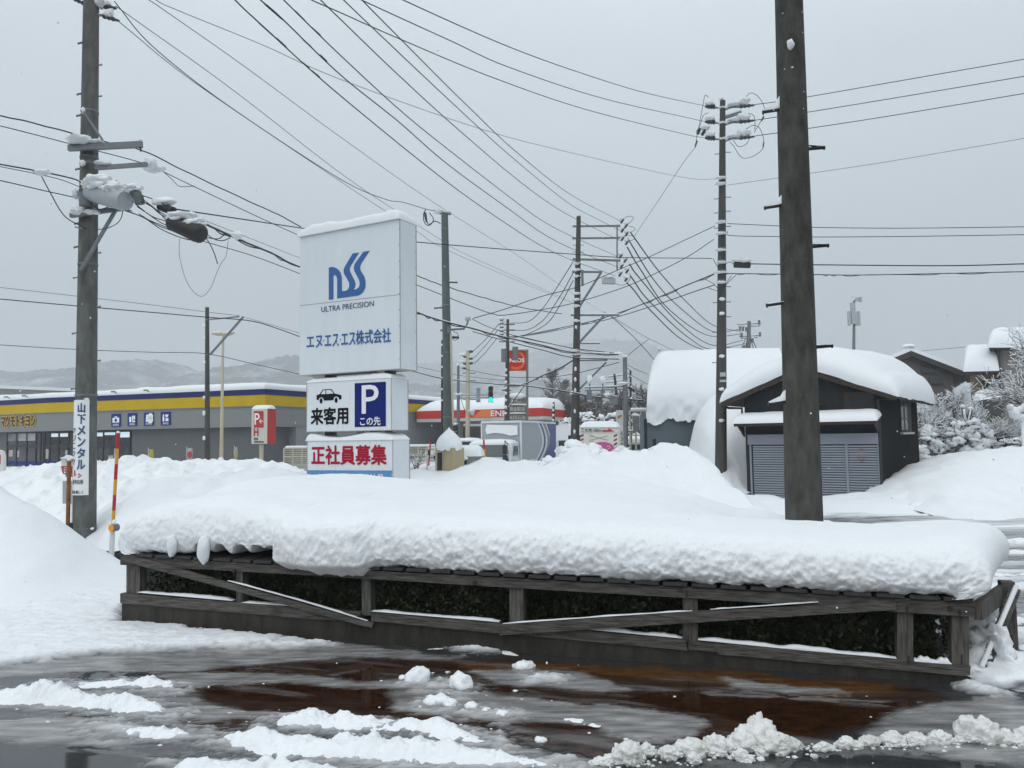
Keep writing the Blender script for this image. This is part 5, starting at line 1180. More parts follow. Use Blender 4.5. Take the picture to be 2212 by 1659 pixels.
# building behind
bb = thing('warehouse_building', 'pale low building with snowy parapet behind the left end of the drugstore', 'building', P(80, 940, 85) * 1)
a, c_ = P(-160, 846, 80), P(163, 858, 92); b = MB(); b.obox(xy(a, -.1), xy(c_, 0) - xy(a, 0), (0, 14, 0), Z * (P(60, 838, 85).z + .1)); b.build('wall', 'grey_wall', bb)
b = MB(); zt_ = P(60, 838, 85).z; b.obox(xy(a, zt_ + .01) + Vector((0, -.3, 0)), xy(c_, 0) - xy(a, 0), (0, 14, 0), Z * .35); b.build('snow_cap', 'snow_far', bb)
b = MB(); q_ = P(212, 855, 84); b.cbox(xy(q_, q_.z - 1), (1.0, 0, 0), (0, 1, 0), (0, 0, 2.6)); tag(b.build('chimney', 'grey_wall', None, False, xy(q_, 0)), 'grey boxy chimney on the store roof right of the left pole', 'chimney')
# railing
def rail_fence(label, x0, x1, yt, yb, d, nx_, nz_, dd=0):
    a, c_ = P(x0, yb, d), P(x1, yb, d + dd); zt = P(x0, yt, d).z; o = thing('pipe_railing', label, 'railing', xy(a, 0))
    for i in range(nx_):
        q_ = a + (c_ - a) * i / (nx_ - 1); b = MB(); b.tube([xy(q_, -.1), xy(q_, zt)], .045, 7); b.build('post', 'railing', o)
    b = MB()
    for j in range(nz_): z_ = zt - (zt - a.z) * j / max(1, nz_ - 1) * .95; b.tube([xy(a, z_), xy(c_, z_)], .028 if j % 4 else .05, 6)
    b.build('rails', 'railing', o); b = MB(); n_ = 12; b.tube([xy(a + (c_ - a) * (.06 + .92 * i / n_), zt + .07) for i in range(n_ + 1)], [.05 + .03 * abs(math.sin(i * 1.7)) for i in range(n_ + 1)], 7); b.build('snow_cap', 'snow', o, True)
rail_fence('beige pipe railing standing left of the sign before the store corner', 613, 672, 969, 1012, 40, 4, 10)
rail_fence('beige pipe railing running behind the meter box, right of the sign', 846, 942, 966, 985, 42, 6, 5)

# ================================================================ SMALL SIGNS AND POSTS AT LEFT
ps = thing('parking_sign', 'cream and red parking sign with a snow cap on a post before the store', 'sign', P(565, 1000, 34))
k = 34 / F; a, c_ = P(543, 959, 34.0), P(577, 959, 33.6); dd = Vector((.2, .55, 0))
PPL = plane(a, c_); hS = P(543, 884, 34).z - a.z
b = MB(); b.obox(a, xy(c_, a.z) - a, dd, Z * hS); b.build('sign_box', 'cream_sign', ps)
b = MB(); q_ = xy(c_, a.z); b.obox(q_ + (q_ - a).normalized() * .004, dd, (q_ - a).normalized() * .01, Z * hS); b.build('side_panel', 'red_sign', ps)
b = MB(); ppoly(b, [(549, 923.5), (569.5, 923.5), (569.5, 888), (549, 888)], PPL, .01, .01); ppoly(b, [(549, 948), (549, 937), (557, 937), (557, 948), (554.5, 948), (554.5, 944), (551.5, 944), (551.5, 948)], PPL, .01, .01) if False else None; ptext(b, 'H', PPL, 549, 941, 558, 941, 924.5 + 1, .09, .012); b.build('red_field', 'red_sign', ps)
b = MB(); ptext(b, 'P', PPL, 551, 917, 561.5, 917, 893, .03, .024); ptext(b, '←', PPL, 561, 915, 569, 915, 905, .04, .024); b.build('lettering', 'white_ink', ps)
b = MB(); ptext(b, '原信', PPL, 549, 951, 558, 951, 945.5, .03, .012); b.obox(ON(549, 956, PPL) + PPL[1] * .01, xy(ON(570, 956, PPL), ON(549, 956, PPL).z) - ON(549, 956, PPL), PPL[1] * .004, Z * .05); b.build('lettering', 'black_ink', ps)
b = MB(); b.tube([P(565, 960, 34.05), xy(P(564, 1000, 34.05), -.1)], 4.5 * k, 12); b.build('post', 'pole_beige', ps)
b = MB(); snow_slab(b, [a + Z * hS, xy(c_, a.z) + Z * hS + (q_ - a).normalized() * .1, xy(c_, a.z) + Z * hS + dd, a + Z * hS + dd], .17, 16, 8, 8, 6); b.build('snow_cap', 'snow', ps, True)
# edge sign
es = thing('roadside_sign', 'white rounded sign with a red field cut off by the left edge', 'sign', P(-10, 1060, 20)); k = 20 / F
pl = (P(0, 1000, 20), Vector((0, -1, 0)))
b = MB(); b.prism([ON(x_, y_, pl) for x_, y_ in ((-40, 1062), (3, 1062), (6.5, 1050), (7, 985), (4, 975), (-3, 972), (-40, 972))], (0, .12, 0)); b.build('sign_plate', 'stake_white', es)
b = MB(); ppoly(b, [(-35, 1003), (1, 1003), (2, 983), (-35, 981)], pl, .004, .004); b.build('red_field', 'red_sign', es); b = MB(); ppoly(b, [(-35, 1060), (-2, 1060), (1, 1050), (-35, 1050)], pl, .004, .004); b.build('blue_field', 'blue_sky_band', es)
b = MB(); b.tube([xy(P(-20, 1062, 20.1), -.1), P(-20, 975, 20.1)], .04, 8); b.build('post', 'post_white', es)
# bus stop
bs = thing('bus_stop_sign', 'round-bottomed white and red bus stop sign behind a rusty stake beside the left pole', 'sign', xy(P(148, 1150, 12.4), 0)); d = 12.4; k = d / F; pl = (P(148, 1000, d), Vector((0, -1, 0)))
arc_ = [(150.5 + 17 * math.cos(t), 1014 + 15 * math.sin(t)) for t in np.linspace(0, math.pi, 12)]
b = MB(); b.prism([ON(x_, y_, pl) for x_, y_ in arc_ + [(132, 992), (136, 990), (169, 990)]], (0, .03, 0)); b.build('sign_disc', 'stake_white', bs)
b = MB(); ppoly(b, [(132.5, 1007), (168, 1007), (168, 1016), (164, 1024), (137, 1024), (132.5, 1015)], pl, .004, .003); b.build('red_field', 'red_sign', bs)
b = MB(); ptext(b, '大手', pl, 142, 999, 164, 999, 993, .02); ptext(b, '長岡', pl, 141, 1031, 160, 1031, 1025, .02); b.build('lettering', 'black_ink', bs)
b = MB(); ptext(b, '1日', pl, 134, 1021, 146, 1021, 1010, .01, .009); b.build('lettering', 'white_ink', bs)
b = MB(); b.prism([ON(x_, y_, pl) for x_, y_ in ((135, 1088), (166, 1088), (166, 1039), (135, 1039))], (0, .04, 0)); b.build('timetable_board', 'box_grey', bs)
b = MB(); b.tube([xy(P(160, 1030, d + .06), -.1), P(160, 990, d + .06)], 3 * k, 10); b.build('post', 'post_white', bs); b = MB(); b.blob(ON(150, 989, pl), (20 * k, 5 * k, 3.5 * k), 4, .2, 2); b.blob(ON(148, 987, pl), (8 * k, 5 * k, 4 * k), 5, .2, 2); b.build('snow_cap', 'snow', bs, True)
st = thing('rusty_stake', 'rusty brown steel stake in front of the bus stop sign', 'stake', xy(P(146, 1165, 11.4), 0)); k = 11.4 / F
b = MB(); b.tube([xy(P(146, 1165, 11.4), -.1), P(146, 1165, 11.4), P(149.5, 996, 11.4)], 4.2 * k, 10); b.build('shaft', 'rust', st); b = MB(); b.blob(P(149, 993, 11.4), (4.5 * k, 4 * k, 3.5 * k), 2, .2, 2); b.build('snow_cap', 'snow', st, True)
# red and yellow snow pole with amber reflector
def snow_pole(label, top, bot, d, w, n, grp='red and yellow snow poles'):
    o = thing('snow_pole', label, 'snow pole', xy(P(*bot, d), 0), grp); t_, b_ = P(*top, d), P(*bot, d); r = w / 2 * d / F
    for i in range(n):
        b = MB(); b.tube([t_ + (b_ - t_) * i / n, t_ + (b_ - t_) * (i + 1) / n], r, 10); b.build('stripe_section', 'stake_red' if i % 2 == 0 else 'stake_yellow', o)
    return o, t_, b_, r
so_, t_, b_, r = snow_pole('tall red and yellow snow pole with amber reflector left of the fence', (255, 936), (244, 1136), 10.6, 7, 6); k = 10.6 / F
b = MB(); b.blob(t_ + Z * .012, (r, r, .022), 1, .1, 2); b.build('snow_cap', 'snow', so_, True)
b = MB(); b.tube([xy(P(240, 1212, 10.6), -.1), P(243, 1146, 10.6)], 5.2 * k, 12); b.build('base_post', 'stake_white', so_)
b = MB(); q_ = P(242.5, 1140, 10.55); b.tube([q_ + Vector((.005, -.03, 0)), q_ + Vector((.035, .06, 0))], 8.0 * k, 16); b.build('reflector_body', 'galv', so_); b = MB(); b.tube([q_ + Vector((.0, -.04, 0)), q_ + Vector((.004, -.03, 0))], 7.4 * k, 16); b.build('reflector', 'amber', so_)
b = MB(); b.blob(P(246, 1128, 10.55), (4 * k, 4 * k, 6 * k), 2, .2, 2); b.build('snow_cap', 'snow', so_, True)
snow_pole('red snow pole beside the beige meter box', (930, 951), (926, 1006), 17.4, 3.2, 1); b = MB(); q_ = P(927, 978, 17.4); b.cbox(q_, (.05, 0, 0), (0, .05, 0), (0, 0, .11)); tag(b.build('reflector', 'black_plastic', None, False, xy(q_, 0)), 'small black reflector on the red snow pole', 'reflector')
snow_pole('red and yellow snow pole standing before the truck cab windscreen', (1045, 950), (1047, 990), 20, 4, 2)

# ================================================================ METER BOX etc.
mb_ = thing('meter_box', 'beige metal meter cabinet with a tall pointed snow cap', 'cabinet', xy(P(962, 1030, 16.4), 0)); d = 16.4; k = d / F
a, c_ = P(941, 1032, d), P(977, 1032, d - .25); zt = P(941, 968, d).z; a = xy(a, 0); c_ = xy(c_, 0); inn = Vector((.20, .42, 0)); b = MB(); b.obox(a, c_ - a, inn, Z * zt); body = b.build('cabinet', 'meter_beige', mb_)
pl = plane(a, c_); b = MB(); ppoly(b, [(944, 1018), (958, 1017), (958, 975), (944, 976)], pl, .006, .006); w_ = b.build('window', 'pole_beige', mb_); b = MB(); ppoly(b, [(945.5, 1016), (956.5, 1015.5), (956.5, 977), (945.5, 978)], pl, .014, .003); b.build('pane', 'dark_glass', w_)
b = MB(); b.obox(c_ + Vector((.0, -.0, 0)) - inn * .02 + (c_ - a).normalized() * .003, inn * 1.05, (c_ - a).normalized() * .02, Z * zt); b.build('side_panel', 'meter_beige', mb_)
b = MB(); A = np.zeros((30, 24, 3)); ctr = (a + c_ + inn) / 2
for i in range(30):
    f = i / 29; rr = [1.0, 1.06, 1.08, 1.06, 1.0, .9, .75, .55, .33, .12, .0]; g = np.interp(f * 10, range(11), rr)
    for j in range(24):
        t = 2 * math.pi * j / 24; A[i, j] = (ctr.x + math.cos(t) * g * .26, ctr.y + math.sin(t) * g * .30, zt - .05 + .50 * f + .02 * math.sin(j * 2.3) * (f < .2))
b.grid(A, True); b.build('snow_cap', 'snow', mb_, True)
gb = thing('grey_cabinet', 'low grey roadside cabinet with a rounded snow slab, beside the beige meter box', 'cabinet', xy(P(1008, 1030, 17), 0)); d = 17; a, c_ = xy(P(986, 1022, d), 0), xy(P(1031, 1022, d), 0); zt = P(1000, 986, d).z
b = MB(); b.obox(a, c_ - a, (0.1, .4, 0), Z * zt); b.build('cabinet', 'box_grey', gb); b = MB(); pl = plane(a, c_); ppoly(b, [(987, 1010), (1008, 1010), (1008, 994), (987, 994)], pl, .01, .05); b.build('lock_box', 'black_plastic', gb)
b = MB(); snow_slab(b, [xy(a, zt) + Vector((-.05, -.12, 0)), xy(c_, zt) + Vector((.1, -.12, 0)), xy(c_, zt) + Vector((.15, .5, 0)), xy(a, zt) + Vector((0, .5, 0))], .24, 24, 14, 6, 5, seed=5); b.blob(P(1002, 990, 16.9), (.10, .08, .05), 3, .3, 2); b.build('snow_cap', 'snow', gb, True)

# ================================================================ TRUCKS AND CARS
def v5(x_, y_): return (944.7 + x_ * .2083, 679.7 + y_ * .2083)
tr = thing('box_truck', 'silver box truck with blue swoosh stripes queuing beyond the snow bank', 'truck', xy(P(1120, 1000, 34), 0)); d = 34; k = d / F
TA, TB, TC = P(1041, 985, d), P(1126, 985, d - .6), P(1200, 985, d + 4.5); ztp = P(1126, 910.5, d - .6).z
for q_ in (TA, TB, TC): q_.z = 0
u1, u2 = TB - TA, TC - TB
b = MB(); b.hexa([xy(TA, .7), xy(TB, .7), xy(TC, .7), xy(TA + u2, .7)], [xy(TA, ztp), xy(TB, ztp), xy(TC, ztp), xy(TA + u2, ztp)]); b.build('cargo_box', 'truck_silver', tr)
fp, sp = plane(TA, TB), plane(TB, TC)
b = MB()
for q_, w_ in ((TA, .06), (TB, .08)): b.bar(xy(q_, .7) + fp[1] * .01, xy(q_, ztp) + fp[1] * .01, w_, w_)
b.bar(xy(TA, ztp), xy(TB, ztp), .09, .09); b.bar(xy(TB, ztp), xy(TC, ztp), .09, .09); b.build('corner_trim', 'truck_white', tr)
def stripe(xa, xb, m, e):
    L_ = []; R_ = []
    for t in np.linspace(0, 1, 9):
        y_ = 1120 + 400 * t; bow = 70 * math.sin(math.pi * min(1, t * .95)) - 35 * t
        L_.append(v5(xa + bow, y_)); R_.append(v5(xb + bow, y_))
    b = MB(); ppoly(b, L_ + R_[::-1], sp, e, .004); b.build('stripe', m, tr)
stripe(1035, 1052, 'truck_white', .004); stripe(1052, 1072, 'truck_blue', .004); stripe(1072, 1088, 'truck_white', .0045); stripe(1088, 1112, 'truck_grey', .004); stripe(1112, 1128, 'truck_white', .004)
b = MB(); ppoly(b, [v5(1130, 1130), v5(1165, 1240), v5(1163, 1340), v5(1130, 1420), v5(1090, 1520), v5(1228, 1520), v5(1228, 1128)], sp, .0045, .004); b.build('blue_panel', 'truck_blue', tr)
b = MB(); ppoly(b, [v5(520, 1140), v5(835, 1150), v5(838, 1245), v5(760, 1255), v5(690, 1235), v5(600, 1225), v5(520, 1240), v5(505, 1200)], fp, .02, .06); b.build('snow_patch', 'snow', tr)
b = MB(); snow_slab(b, [xy(TA, ztp), xy(TB, ztp), xy(TC, ztp), xy(TA + u2, ztp)], .07, 16, 10, 8, 8); b.build('snow_cap', 'snow', tr, True)
# cab
fw = fp[1]; ca = TA - u1.normalized() * .25; cb = TB - u1 * .02; lz = lambda y_: P(1075, y_, d - 2.5).z
b = MB(); c0 = [xy(ca, .4), xy(ca + fw * 1.3, .4), xy(cb + fw * 1.3, .4), xy(cb, .4)]; c1_ = [xy(ca + u1 * .04, lz(958)), xy(ca + fw * 1.0 + u1 * .04, lz(958)), xy(cb + fw * 1.0 - u1 * .03, lz(958)), xy(cb - u1 * .03, lz(958))]
b.hexa([c0[1], c0[2], c0[3], c0[0]], [c1_[1], c1_[2], c1_[3], c1_[0]]); b.build('cab', 'truck_white', tr)
f_ = lambda s_, z_: (c0[1] + (c0[2] - c0[1]) * s_) * (1 - z_) + (c1_[1] + (c1_[2] - c1_[1]) * s_) * z_
b = MB(); n_ = (c0[2] - c0[1]).cross(c1_[1] - c0[1]).normalized(); n_ = n_ if n_.dot(fw) > 0 else -n_
b.prism([f_(.04, .45) + n_ * .006, f_(.86, .45) + n_ * .006, f_(.86, .93) + n_ * .006, f_(.04, .93) + n_ * .006], n_ * .02); b.build('windscreen', 'windscreen', tr)
b = MB(); q_ = f_(.9, .8) + n_ * .25; b.tube([f_(.92, .95), q_ + Z * .25, q_], .02, 6); b.cbox(q_ - Z * .12, u1.normalized() * .2, n_ * .1, Z * .34); b.cbox(q_ - Z * .48, u1.normalized() * .2, n_ * .1, Z * .24); b.tube([q_ - Z * .3, f_(.95, .3)], .02, 6); b.build('wing_mirror', 'black_plastic', tr)
s_ = lambda t_, z_: (c0[2] + (c0[3] - c0[2]) * t_) * (1 - z_) + (c1_[2] + (c1_[3] - c1_[2]) * t_) * z_
b = MB(); ns = u1.normalized(); b.prism([s_(.2, .5) + ns * .01, s_(.75, .5) + ns * .01, s_(.75, .88) + ns * .01, s_(.3, .88) + ns * .01], ns * .02); b.build('side_window', 'windscreen', tr)
b = MB(); snow_slab(b, [c1_[1] - Z * .02, c1_[2] - Z * .02, c1_[3] - Z * .02, c1_[0] - Z * .02], .18, 18, 12, 6, 5); b.build('snow_cap', 'snow', tr, True)
for i, t_ in enumerate((.15, .8)):
    b = MB(); q_ = xy(TB + u2 * t_, .45); b.tube([q_ + u1.normalized() * -.3, q_ + u1.normalized() * -.02], .45, 18); b.build('wheel', 'black_plastic', tr)
# second truck and cars
t2 = thing('small_truck', 'white-topped small truck with teal bed right of the silver box truck', 'truck', xy(P(1215, 990, 46), 0)); d = 46
q_ = P(1238, 990, d); b = MB(); b.obox(xy(P(1203, 990, d), .3), (1.9, 0, 0), (0, 1.8, 0), Z * (P(1203, 953, d).z - .3)); b.build('cab', 'truck_white', t2)
b = MB(); b.obox(xy(P(1203, 990, d), P(1203, 952, d).z + .01), (3.2, 0, 0), (0, 1.8, 0), Z * .9); b.build('cargo_box', 'snow_far', t2)
b = MB(); a_ = P(1207, 972, d - .01); b.obox(xy(a_, a_.z) + Vector((0, -.03, 0)), (1.3, 0, 0), (0, .02, 0), Z * .55); b.build('windscreen', 'windscreen', t2)
b = MB(); a_ = P(1203, 990, d - .05); b.obox(xy(a_, .3) + Vector((0, -.05, 0)), (4.8, 0, 0), (0, .04, 0), Z * (P(1203, 976, d).z - .3)); b.build('bed_panel', 'truck_teal', t2)
b = MB(); b.obox(xy(P(1228, 975, d), P(1228, 975, d).z), (.9, 0, 0), (0, 1.5, 0), Z * .95); b.build('rear_cab', 'truck_white', t2)
for x_ in (1212, 1245): b = MB(); q_ = xy(P(x_, 990, d - .1), .35); b.tube([q_ + Vector((0, -.1, 0)), q_ + Vector((0, .15, 0))], .35, 14); b.build('wheel', 'black_plastic', t2)
def parked_car(label, x_, d, w_, col):
    o = thing('parked_car', label, 'car', xy(P(x_, 980, d), 0), 'snow-covered cars in the distance'); c = xy(P(x_, 980, d), 0)
    sec = [(-2, .35), (-2.05, .8), (-1.2, .92), (-.6, 1.42), (.8, 1.45), (1.5, .98), (2.0, .9), (2.05, .35)]
    b = MB(); b.prism([c + Vector((x0 * w_, -.8, z0)) for x0, z0 in sec], (0, 1.6, 0)); b.build('body', col, o)
    b = MB(); b.prism([c + Vector((x0 * w_, -.812, z0)) for x0, z0 in ((-1.0, .95), (-.55, 1.33), (.75, 1.36), (1.25, 1.0))], (0, .01, 0)); b.build('window', 'windscreen', o)
    b = MB(); b.blob(c + Vector((.1, 0, 1.5)), (1.2 * w_, .8, .22), 3, .1, 2); b.blob(c + Vector((-1.6 * w_, 0, .95)), (.6 * w_, .8, .14), 4, .1, 2); b.build('snow_cap', 'snow_far', o, True)
    for s_ in (-1.3, 1.3): b = MB(); b.tube([c + Vector((s_ * w_, -.83, .33)), c + Vector((s_ * w_, -.6, .33))], .33, 14); b.build('wheel', 'black_plastic', o)
parked_car('snow-topped pale car behind the grey traffic post and leaning pole', 1380, 40, 1.0, 'truck_white')
parked_car('dark snow-topped car left of the silver truck under the red canopy', 1012, 50, .8, 'black_plastic')
parked_car('snow-covered white car behind the meter box under the red canopy', 985, 58, 1.0, 'truck_white')

# ================================================================ FUEL STATION
gs = thing('fuel_station_canopy', 'wide red and white fuel station canopy with deep roof snow behind the truck', 'canopy', xy(P(1080, 960, 66), 0)); d = 66
GA, GB = P(900, 903, d), P(1172, 902, d - 4); zb, zt = P(1080, 901, d - 2).z, P(1080, 884, d - 2).z; GA.z = GB.z = 0
gu = (GB - GA); gin = Vector((4.5, 14, 0)); gpl = plane(GA, GB)
b = MB(); b.obox(xy(GA, zb), gu, gin, Z * (zt - zb)); b.build('fascia', 'canopy_red', gs)
def gpoly(pts_, m, e, name='fascia_mark'):
    b = MB(); ppoly(b, pts_, gpl, e, .02); b.build(name, m, gs)
gpoly([(1022, 901.5), (1062, 901.5), (1062, 885), (1040, 885)], 'canopy_orange', .01); gpoly([(985, 902), (1010, 902), (1026, 886), (1002, 886)], 'tower_red', .012)
b = MB(); ptext(b, 'ENEOS', gpl, 1061, 899, 1119, 899, 887, .05, .03); b.build('lettering', 'white_ink', gs)
b = MB(); b.obox(xy(GA, zb - .28) + Vector((0, .05, 0)), gu * 1.005, gin, Z * .27); b.build('soffit', 'canopy_light', gs)
b = MB(); snow_slab(b, [xy(GA, zt), xy(GB, zt), xy(GB + gin, zt), xy(GA + gin, zt)], lambda u, v: 1.05 + .25 * v, 50, 24, 12, 5, amp=.15, ns=.4, seed=2); b.build('snow_cap', 'snow_far', gs, True)
for f in (.1, .4, .9): 
    b = MB(); q_ = GA + gu * f + gin * .5; b.cbox(xy(q_, zb / 2), (.5, 0, 0), (0, .5, 0), (0, 0, zb)); b.build('column', 'canopy_light', gs)
b = MB(); q_ = GA + gu * .55 + gin * .8; b.cbox(xy(q_, 1.4), (12, 0, 0), (0, 2, 0), (0, 0, 2.8)); b.build('kiosk', 'poster_pale', gs)
ts = thing('fuel_sign_tower', 'tall fuel price tower with red panel above brown boards behind the flecked pole', 'sign', xy(P(1118, 960, 52), 0)); d = 52; k = d / F; pl = (P(1118, 850, d), Vector((0, -1, 0)))
for x0, x1 in ((1136.5, 1141.5), (1092, 1097)): b = MB(); b.prism([ON(x_, y_, pl) for x_, y_ in ((x0, 985), (x1, 985), (x1, 756), (x0, 756))], (0, .35, 0)); b.build('post', 'panel_brown', ts)
b = MB(); b.prism([ON(x_, y_, pl) + Vector((0, .06, 0)) for x_, y_ in ((1097.1, 800.5), (1136.4, 800.5), (1136.4, 757), (1097.1, 757))], (0, .2, 0)); b.build('red_panel', 'tower_red', ts)
b = MB(); N_ = 20; ppoly(b, [(1119 + 20 * math.cos(t) - 4, 778 + 21 * math.sin(t)) for t in np.linspace(-1.2, 2.2, N_)] + [(1119 + 15 * math.cos(t) - 4, 778 + 15 * math.sin(t)) for t in np.linspace(2.2, -1.2, N_)], pl, -.05, .02); b.build('swirl_mark', 'tower_orange', ts)
b = MB(); ptext(b, 'ENEOS', pl, 1095, 782.5, 1132, 782.5, 774, .06, -.02); b.build('lettering', 'white_ink', ts)
for i, (yt, yb, s_, x0, x1) in enumerate(((858, 872, 'FC', 1105, 1126), (875, 891, '現金歓迎', 1100, 1134), (894, 909, '米岡石油', 1100, 1134))):
    b = MB(); b.prism([ON(x_, y_, pl) + Vector((0, .06, 0)) for x_, y_ in ((1097.1, yb), (1136.4, yb), (1136.4, yt), (1097.1, yt))], (0, .2, 0)); pb = b.build('board', 'panel_brown', ts)
    b = MB(); ptext(b, s_, pl, x0, yb - 3, x1, yb - 3, yt + 3, .03, -.04); b.build('lettering', 'cream_sign', pb)
for y_ in (873.5, 892.5, 910): b = MB(); b.blob(P(1117, y_, d - .1), (.62, .12, .05), y_, .1, 2); b.build('snow_cap', 'snow_far', ts, True)
b = MB(); b.blob(P(1117, 855, d + .1), (.62, .3, .22), 4, .1, 2); b.blob(P(1120, 755, d + .1), (.75, .3, .07), 5, .1, 2); b.build('snow_cap', 'snow_far', ts, True)

# ================================================================ BARBER SIGN
bs2 = thing('barber_sign', 'round-topped cream barber sign with scissors, stripes and a red arrow, snow on top', 'sign', xy(P(1294, 985, 24), 0)); d = 24; k = d / F; BA, BB = P(1253, 985, d), P(1336, 985, d - .5); pl = plane(BA, BB)
top = [(1256, 922), (1253, 927)]
shape = [(1253, 1010), (1253, 928), (1255, 920), (1261, 915), (1328, 914), (1334, 918), (1336, 926), (1336, 1010)]
b = MB(); b.prism([ON(x_, y_, pl) for x_, y_ in shape], -pl[1] * .25); b.build('sign_board', 'barber_cream', bs2)
b = MB(); A = np.zeros((30, 9, 3))
for i in range(30):
    x_ = 1253 + 83 * i / 29; f = (1 - abs(2 * i / 29 - 1) ** 7) ** .5
    for j in range(9): g = math.sin(math.pi * j / 8) ** .5; q_ = ON(x_, 923, pl) - pl[1] * (-.05 + .36 * j / 8); q_.z += .19 * f * g; A[i, j] = q_
b.grid(A); b.prism([ON(x_, y_, pl) + pl[1] * .03 for x_, y_ in ((1252.5, 922.5), (1336.5, 922), (1336.5, 924), (1252.5, 924.5))], -pl[1] * .33); b.build('snow_cap', 'snow', bs2, True)
b = MB(); ptext(b, 'この先100m', pl, *v5(1495, 1218), *v5(1700, 1218), v5(1495, 1182)[1], .03, .006); b.build('lettering', 'black_ink', bs2)
b = MB(); ppoly(b, [v5(*q_) for q_ in ((1710, 1198), (1775, 1195), (1775, 1178), (1840, 1212), (1775, 1216), (1710, 1216))], pl, .006, .003); b.build('arrow_mark', 'barber_red', bs2)
b = MB(); ppoly(b, [v5(*q_) for q_ in ((1480, 1224), (1880, 1224), (1880, 1227), (1480, 1227))], pl, .006, .003)
for a_, c_ in (((1600, 1300), (1765, 1258)), ((1600, 1260), (1765, 1300))): 
    p_, q_ = ON(*v5(*a_), pl) + pl[1] * .008, ON(*v5(*c_), pl) + pl[1] * .008; b.bar(p_, q_, .02, .004, pl[1])
for x_, y_ in ((1593, 1308), (1593, 1255)):
    b.tube([ON(*v5(x_ + 16 * math.cos(t), y_ + 11 * math.sin(t)), pl) + pl[1] * .008 for t in np.linspace(0, 6.28, 15)], .007, 5)
b.build('scissors_mark', 'scissor_grey', bs2)
for x0, x1 in ((1480, 1518), (1830, 1866)):
    for i, m_ in enumerate(('barber_blue', 'barber_red', 'barber_blue', 'barber_red', 'barber_blue')):
        y_ = 1250 + i * 44; b = MB(); ppoly(b, [v5(x0, y_ + 22), v5(x1, y_ + 4), v5(x1, y_ - 14), v5(x0, y_ + 2)], pl, .006, .003); b.build('stripe', m_, bs2)
b = MB(); b.disc(ON(*v5(1710, 1378), pl) + pl[1] * .006, Vector(pl[1]).cross(Z), Z, (.37, .17), 30, pl[1] * .003); b.build('pink_field', 'pink', bs2)
b = MB(); ptext(b, 'カット', pl, *v5(1640, 1400), *v5(1800, 1400), v5(1640, 1345)[1], .02, .012) if False else ptext(b, 'つ', pl, *v5(1755, 1392), *v5(1795, 1392), v5(1755, 1358)[1], .02, .012); b.build('lettering', 'barber_cream', bs2)
for x_ in (1262, 1328): b = MB(); q_ = ON(x_, 1000, pl) - pl[1] * .12; b.tube([xy(q_, -.1), q_], .05, 8); b.build('leg', 'post_white', bs2)
# vertical shop sign behind, wire grid
vs_ = thing('vertical_shop_sign', 'narrow white vertical shop sign with an orange mark behind the grey traffic post', 'sign', xy(P(1342, 975, 32), 0)); pl = (P(1342, 930, 32), Vector((0, -1, 0)))
b = MB(); b.prism([ON(x_, y_, pl) for x_, y_ in ((1333, 975), (1350, 975), (1350, 886), (1332, 886))], (0, .2, 0)); b.build('sign_board', 'stake_white', vs_)
b = MB(); b.disc(ON(1338, 900, pl) + Vector((0, -.01, 0)), (1, 0, .6), (-.6, 0, 1), (.12, .05), 14, (0, -.004, 0)); b.build('orange_mark', 'orange_leaf', vs_)
b = MB(); [ptext(b, ch, pl, 1336, 941 + i * 12, 1345, 941 + i * 12, 932 + i * 12, .02) for i, ch in enumerate('まつや')]; b.build('lettering', 'black_ink', vs_)
rail_fence('dark wire trellis with snow lines between grey traffic post and barn', 1362, 1398, 888, 962, 33, 4, 5)

# ================================================================ BARN AND GARAGE
barn = thing('snow_covered_barn', 'barn with blue-grey wall almost swallowed by a huge rounded roof of snow', 'barn', xy(P(1450, 980, 27), 0))
e0_, e1_, r0_, r1_ = P(1398, 908, 26), P(1700, 903, 26.5), P(1428, 780, 31.5), P(1735, 770, 32)
b = MB(); wl = P(1398, 960, 26.3); wr = P(1610, 960, 26.8); b.obox(xy(wl, -.1), xy(wr, 0) - xy(wl, 0), (0.5, 4.5, 0), Z * (P(1400, 890, 26.3).z + .1)); b.build('wall', 'teal_sheet', barn)
b = MB()
for x_, d_ in ((1394, 26.0), (1412, 23.5)): b.bar(xy(P(x_, 960, d_), -.1), xy(P(x_, 900, d_), P(x_, 905 if x_ < 1400 else 948, d_).z), .09, .09)
b.build('corner_board', 'house_dark', barn)
def barn_base(u, v):
    p = np.array(e0_) * (1 - u) + np.array(e1_) * u; q_ = np.array(r0_) * (1 - u) + np.array(r1_) * u
    r = p * (1 - v) + q_ * v; r[2] -= .0; return r
b = MB(); nv_, nu_ = 60, 90; A = np.zeros((nu_, nv_, 3))
for i in range(nu_):
    u = i / (nu_ - 1); side = min(1, u / .10); sr = math.sqrt(max(0, 1 - (1 - side) ** 2))
    for j in range(nv_):
        v = j / (nv_ - 1); 
        # rounded profile: bulging front from eave up over to the ridge
        ang = v * math.pi * .60
        y_off = 5.2 * (1 - math.cos(ang)) / (1 - math.cos(math.pi * .6)); z_off = math.sin(ang) ** .8
        pe = np.array(e0_) * (1 - u) + np.array(e1_) * u
        zr = (P(1434 + 300 * u, 765 - 9 * u, 31).z) - pe[2]
        A[i, j] = pe + np.array((1.5 * (y_off / 5.2) + .35 * (1 - min(1, v * 6)) * 0, y_off, zr * z_off)); 
        if u < .10: A[i, j, 0] += 0; A[i, j, 2] = pe[2] + (A[i, j, 2] - pe[2]) * (.80 + .20 * sr)
A[..., 2] += fbm(A[..., 0] * .6, A[..., 1] * .6, 4, 5) * .10
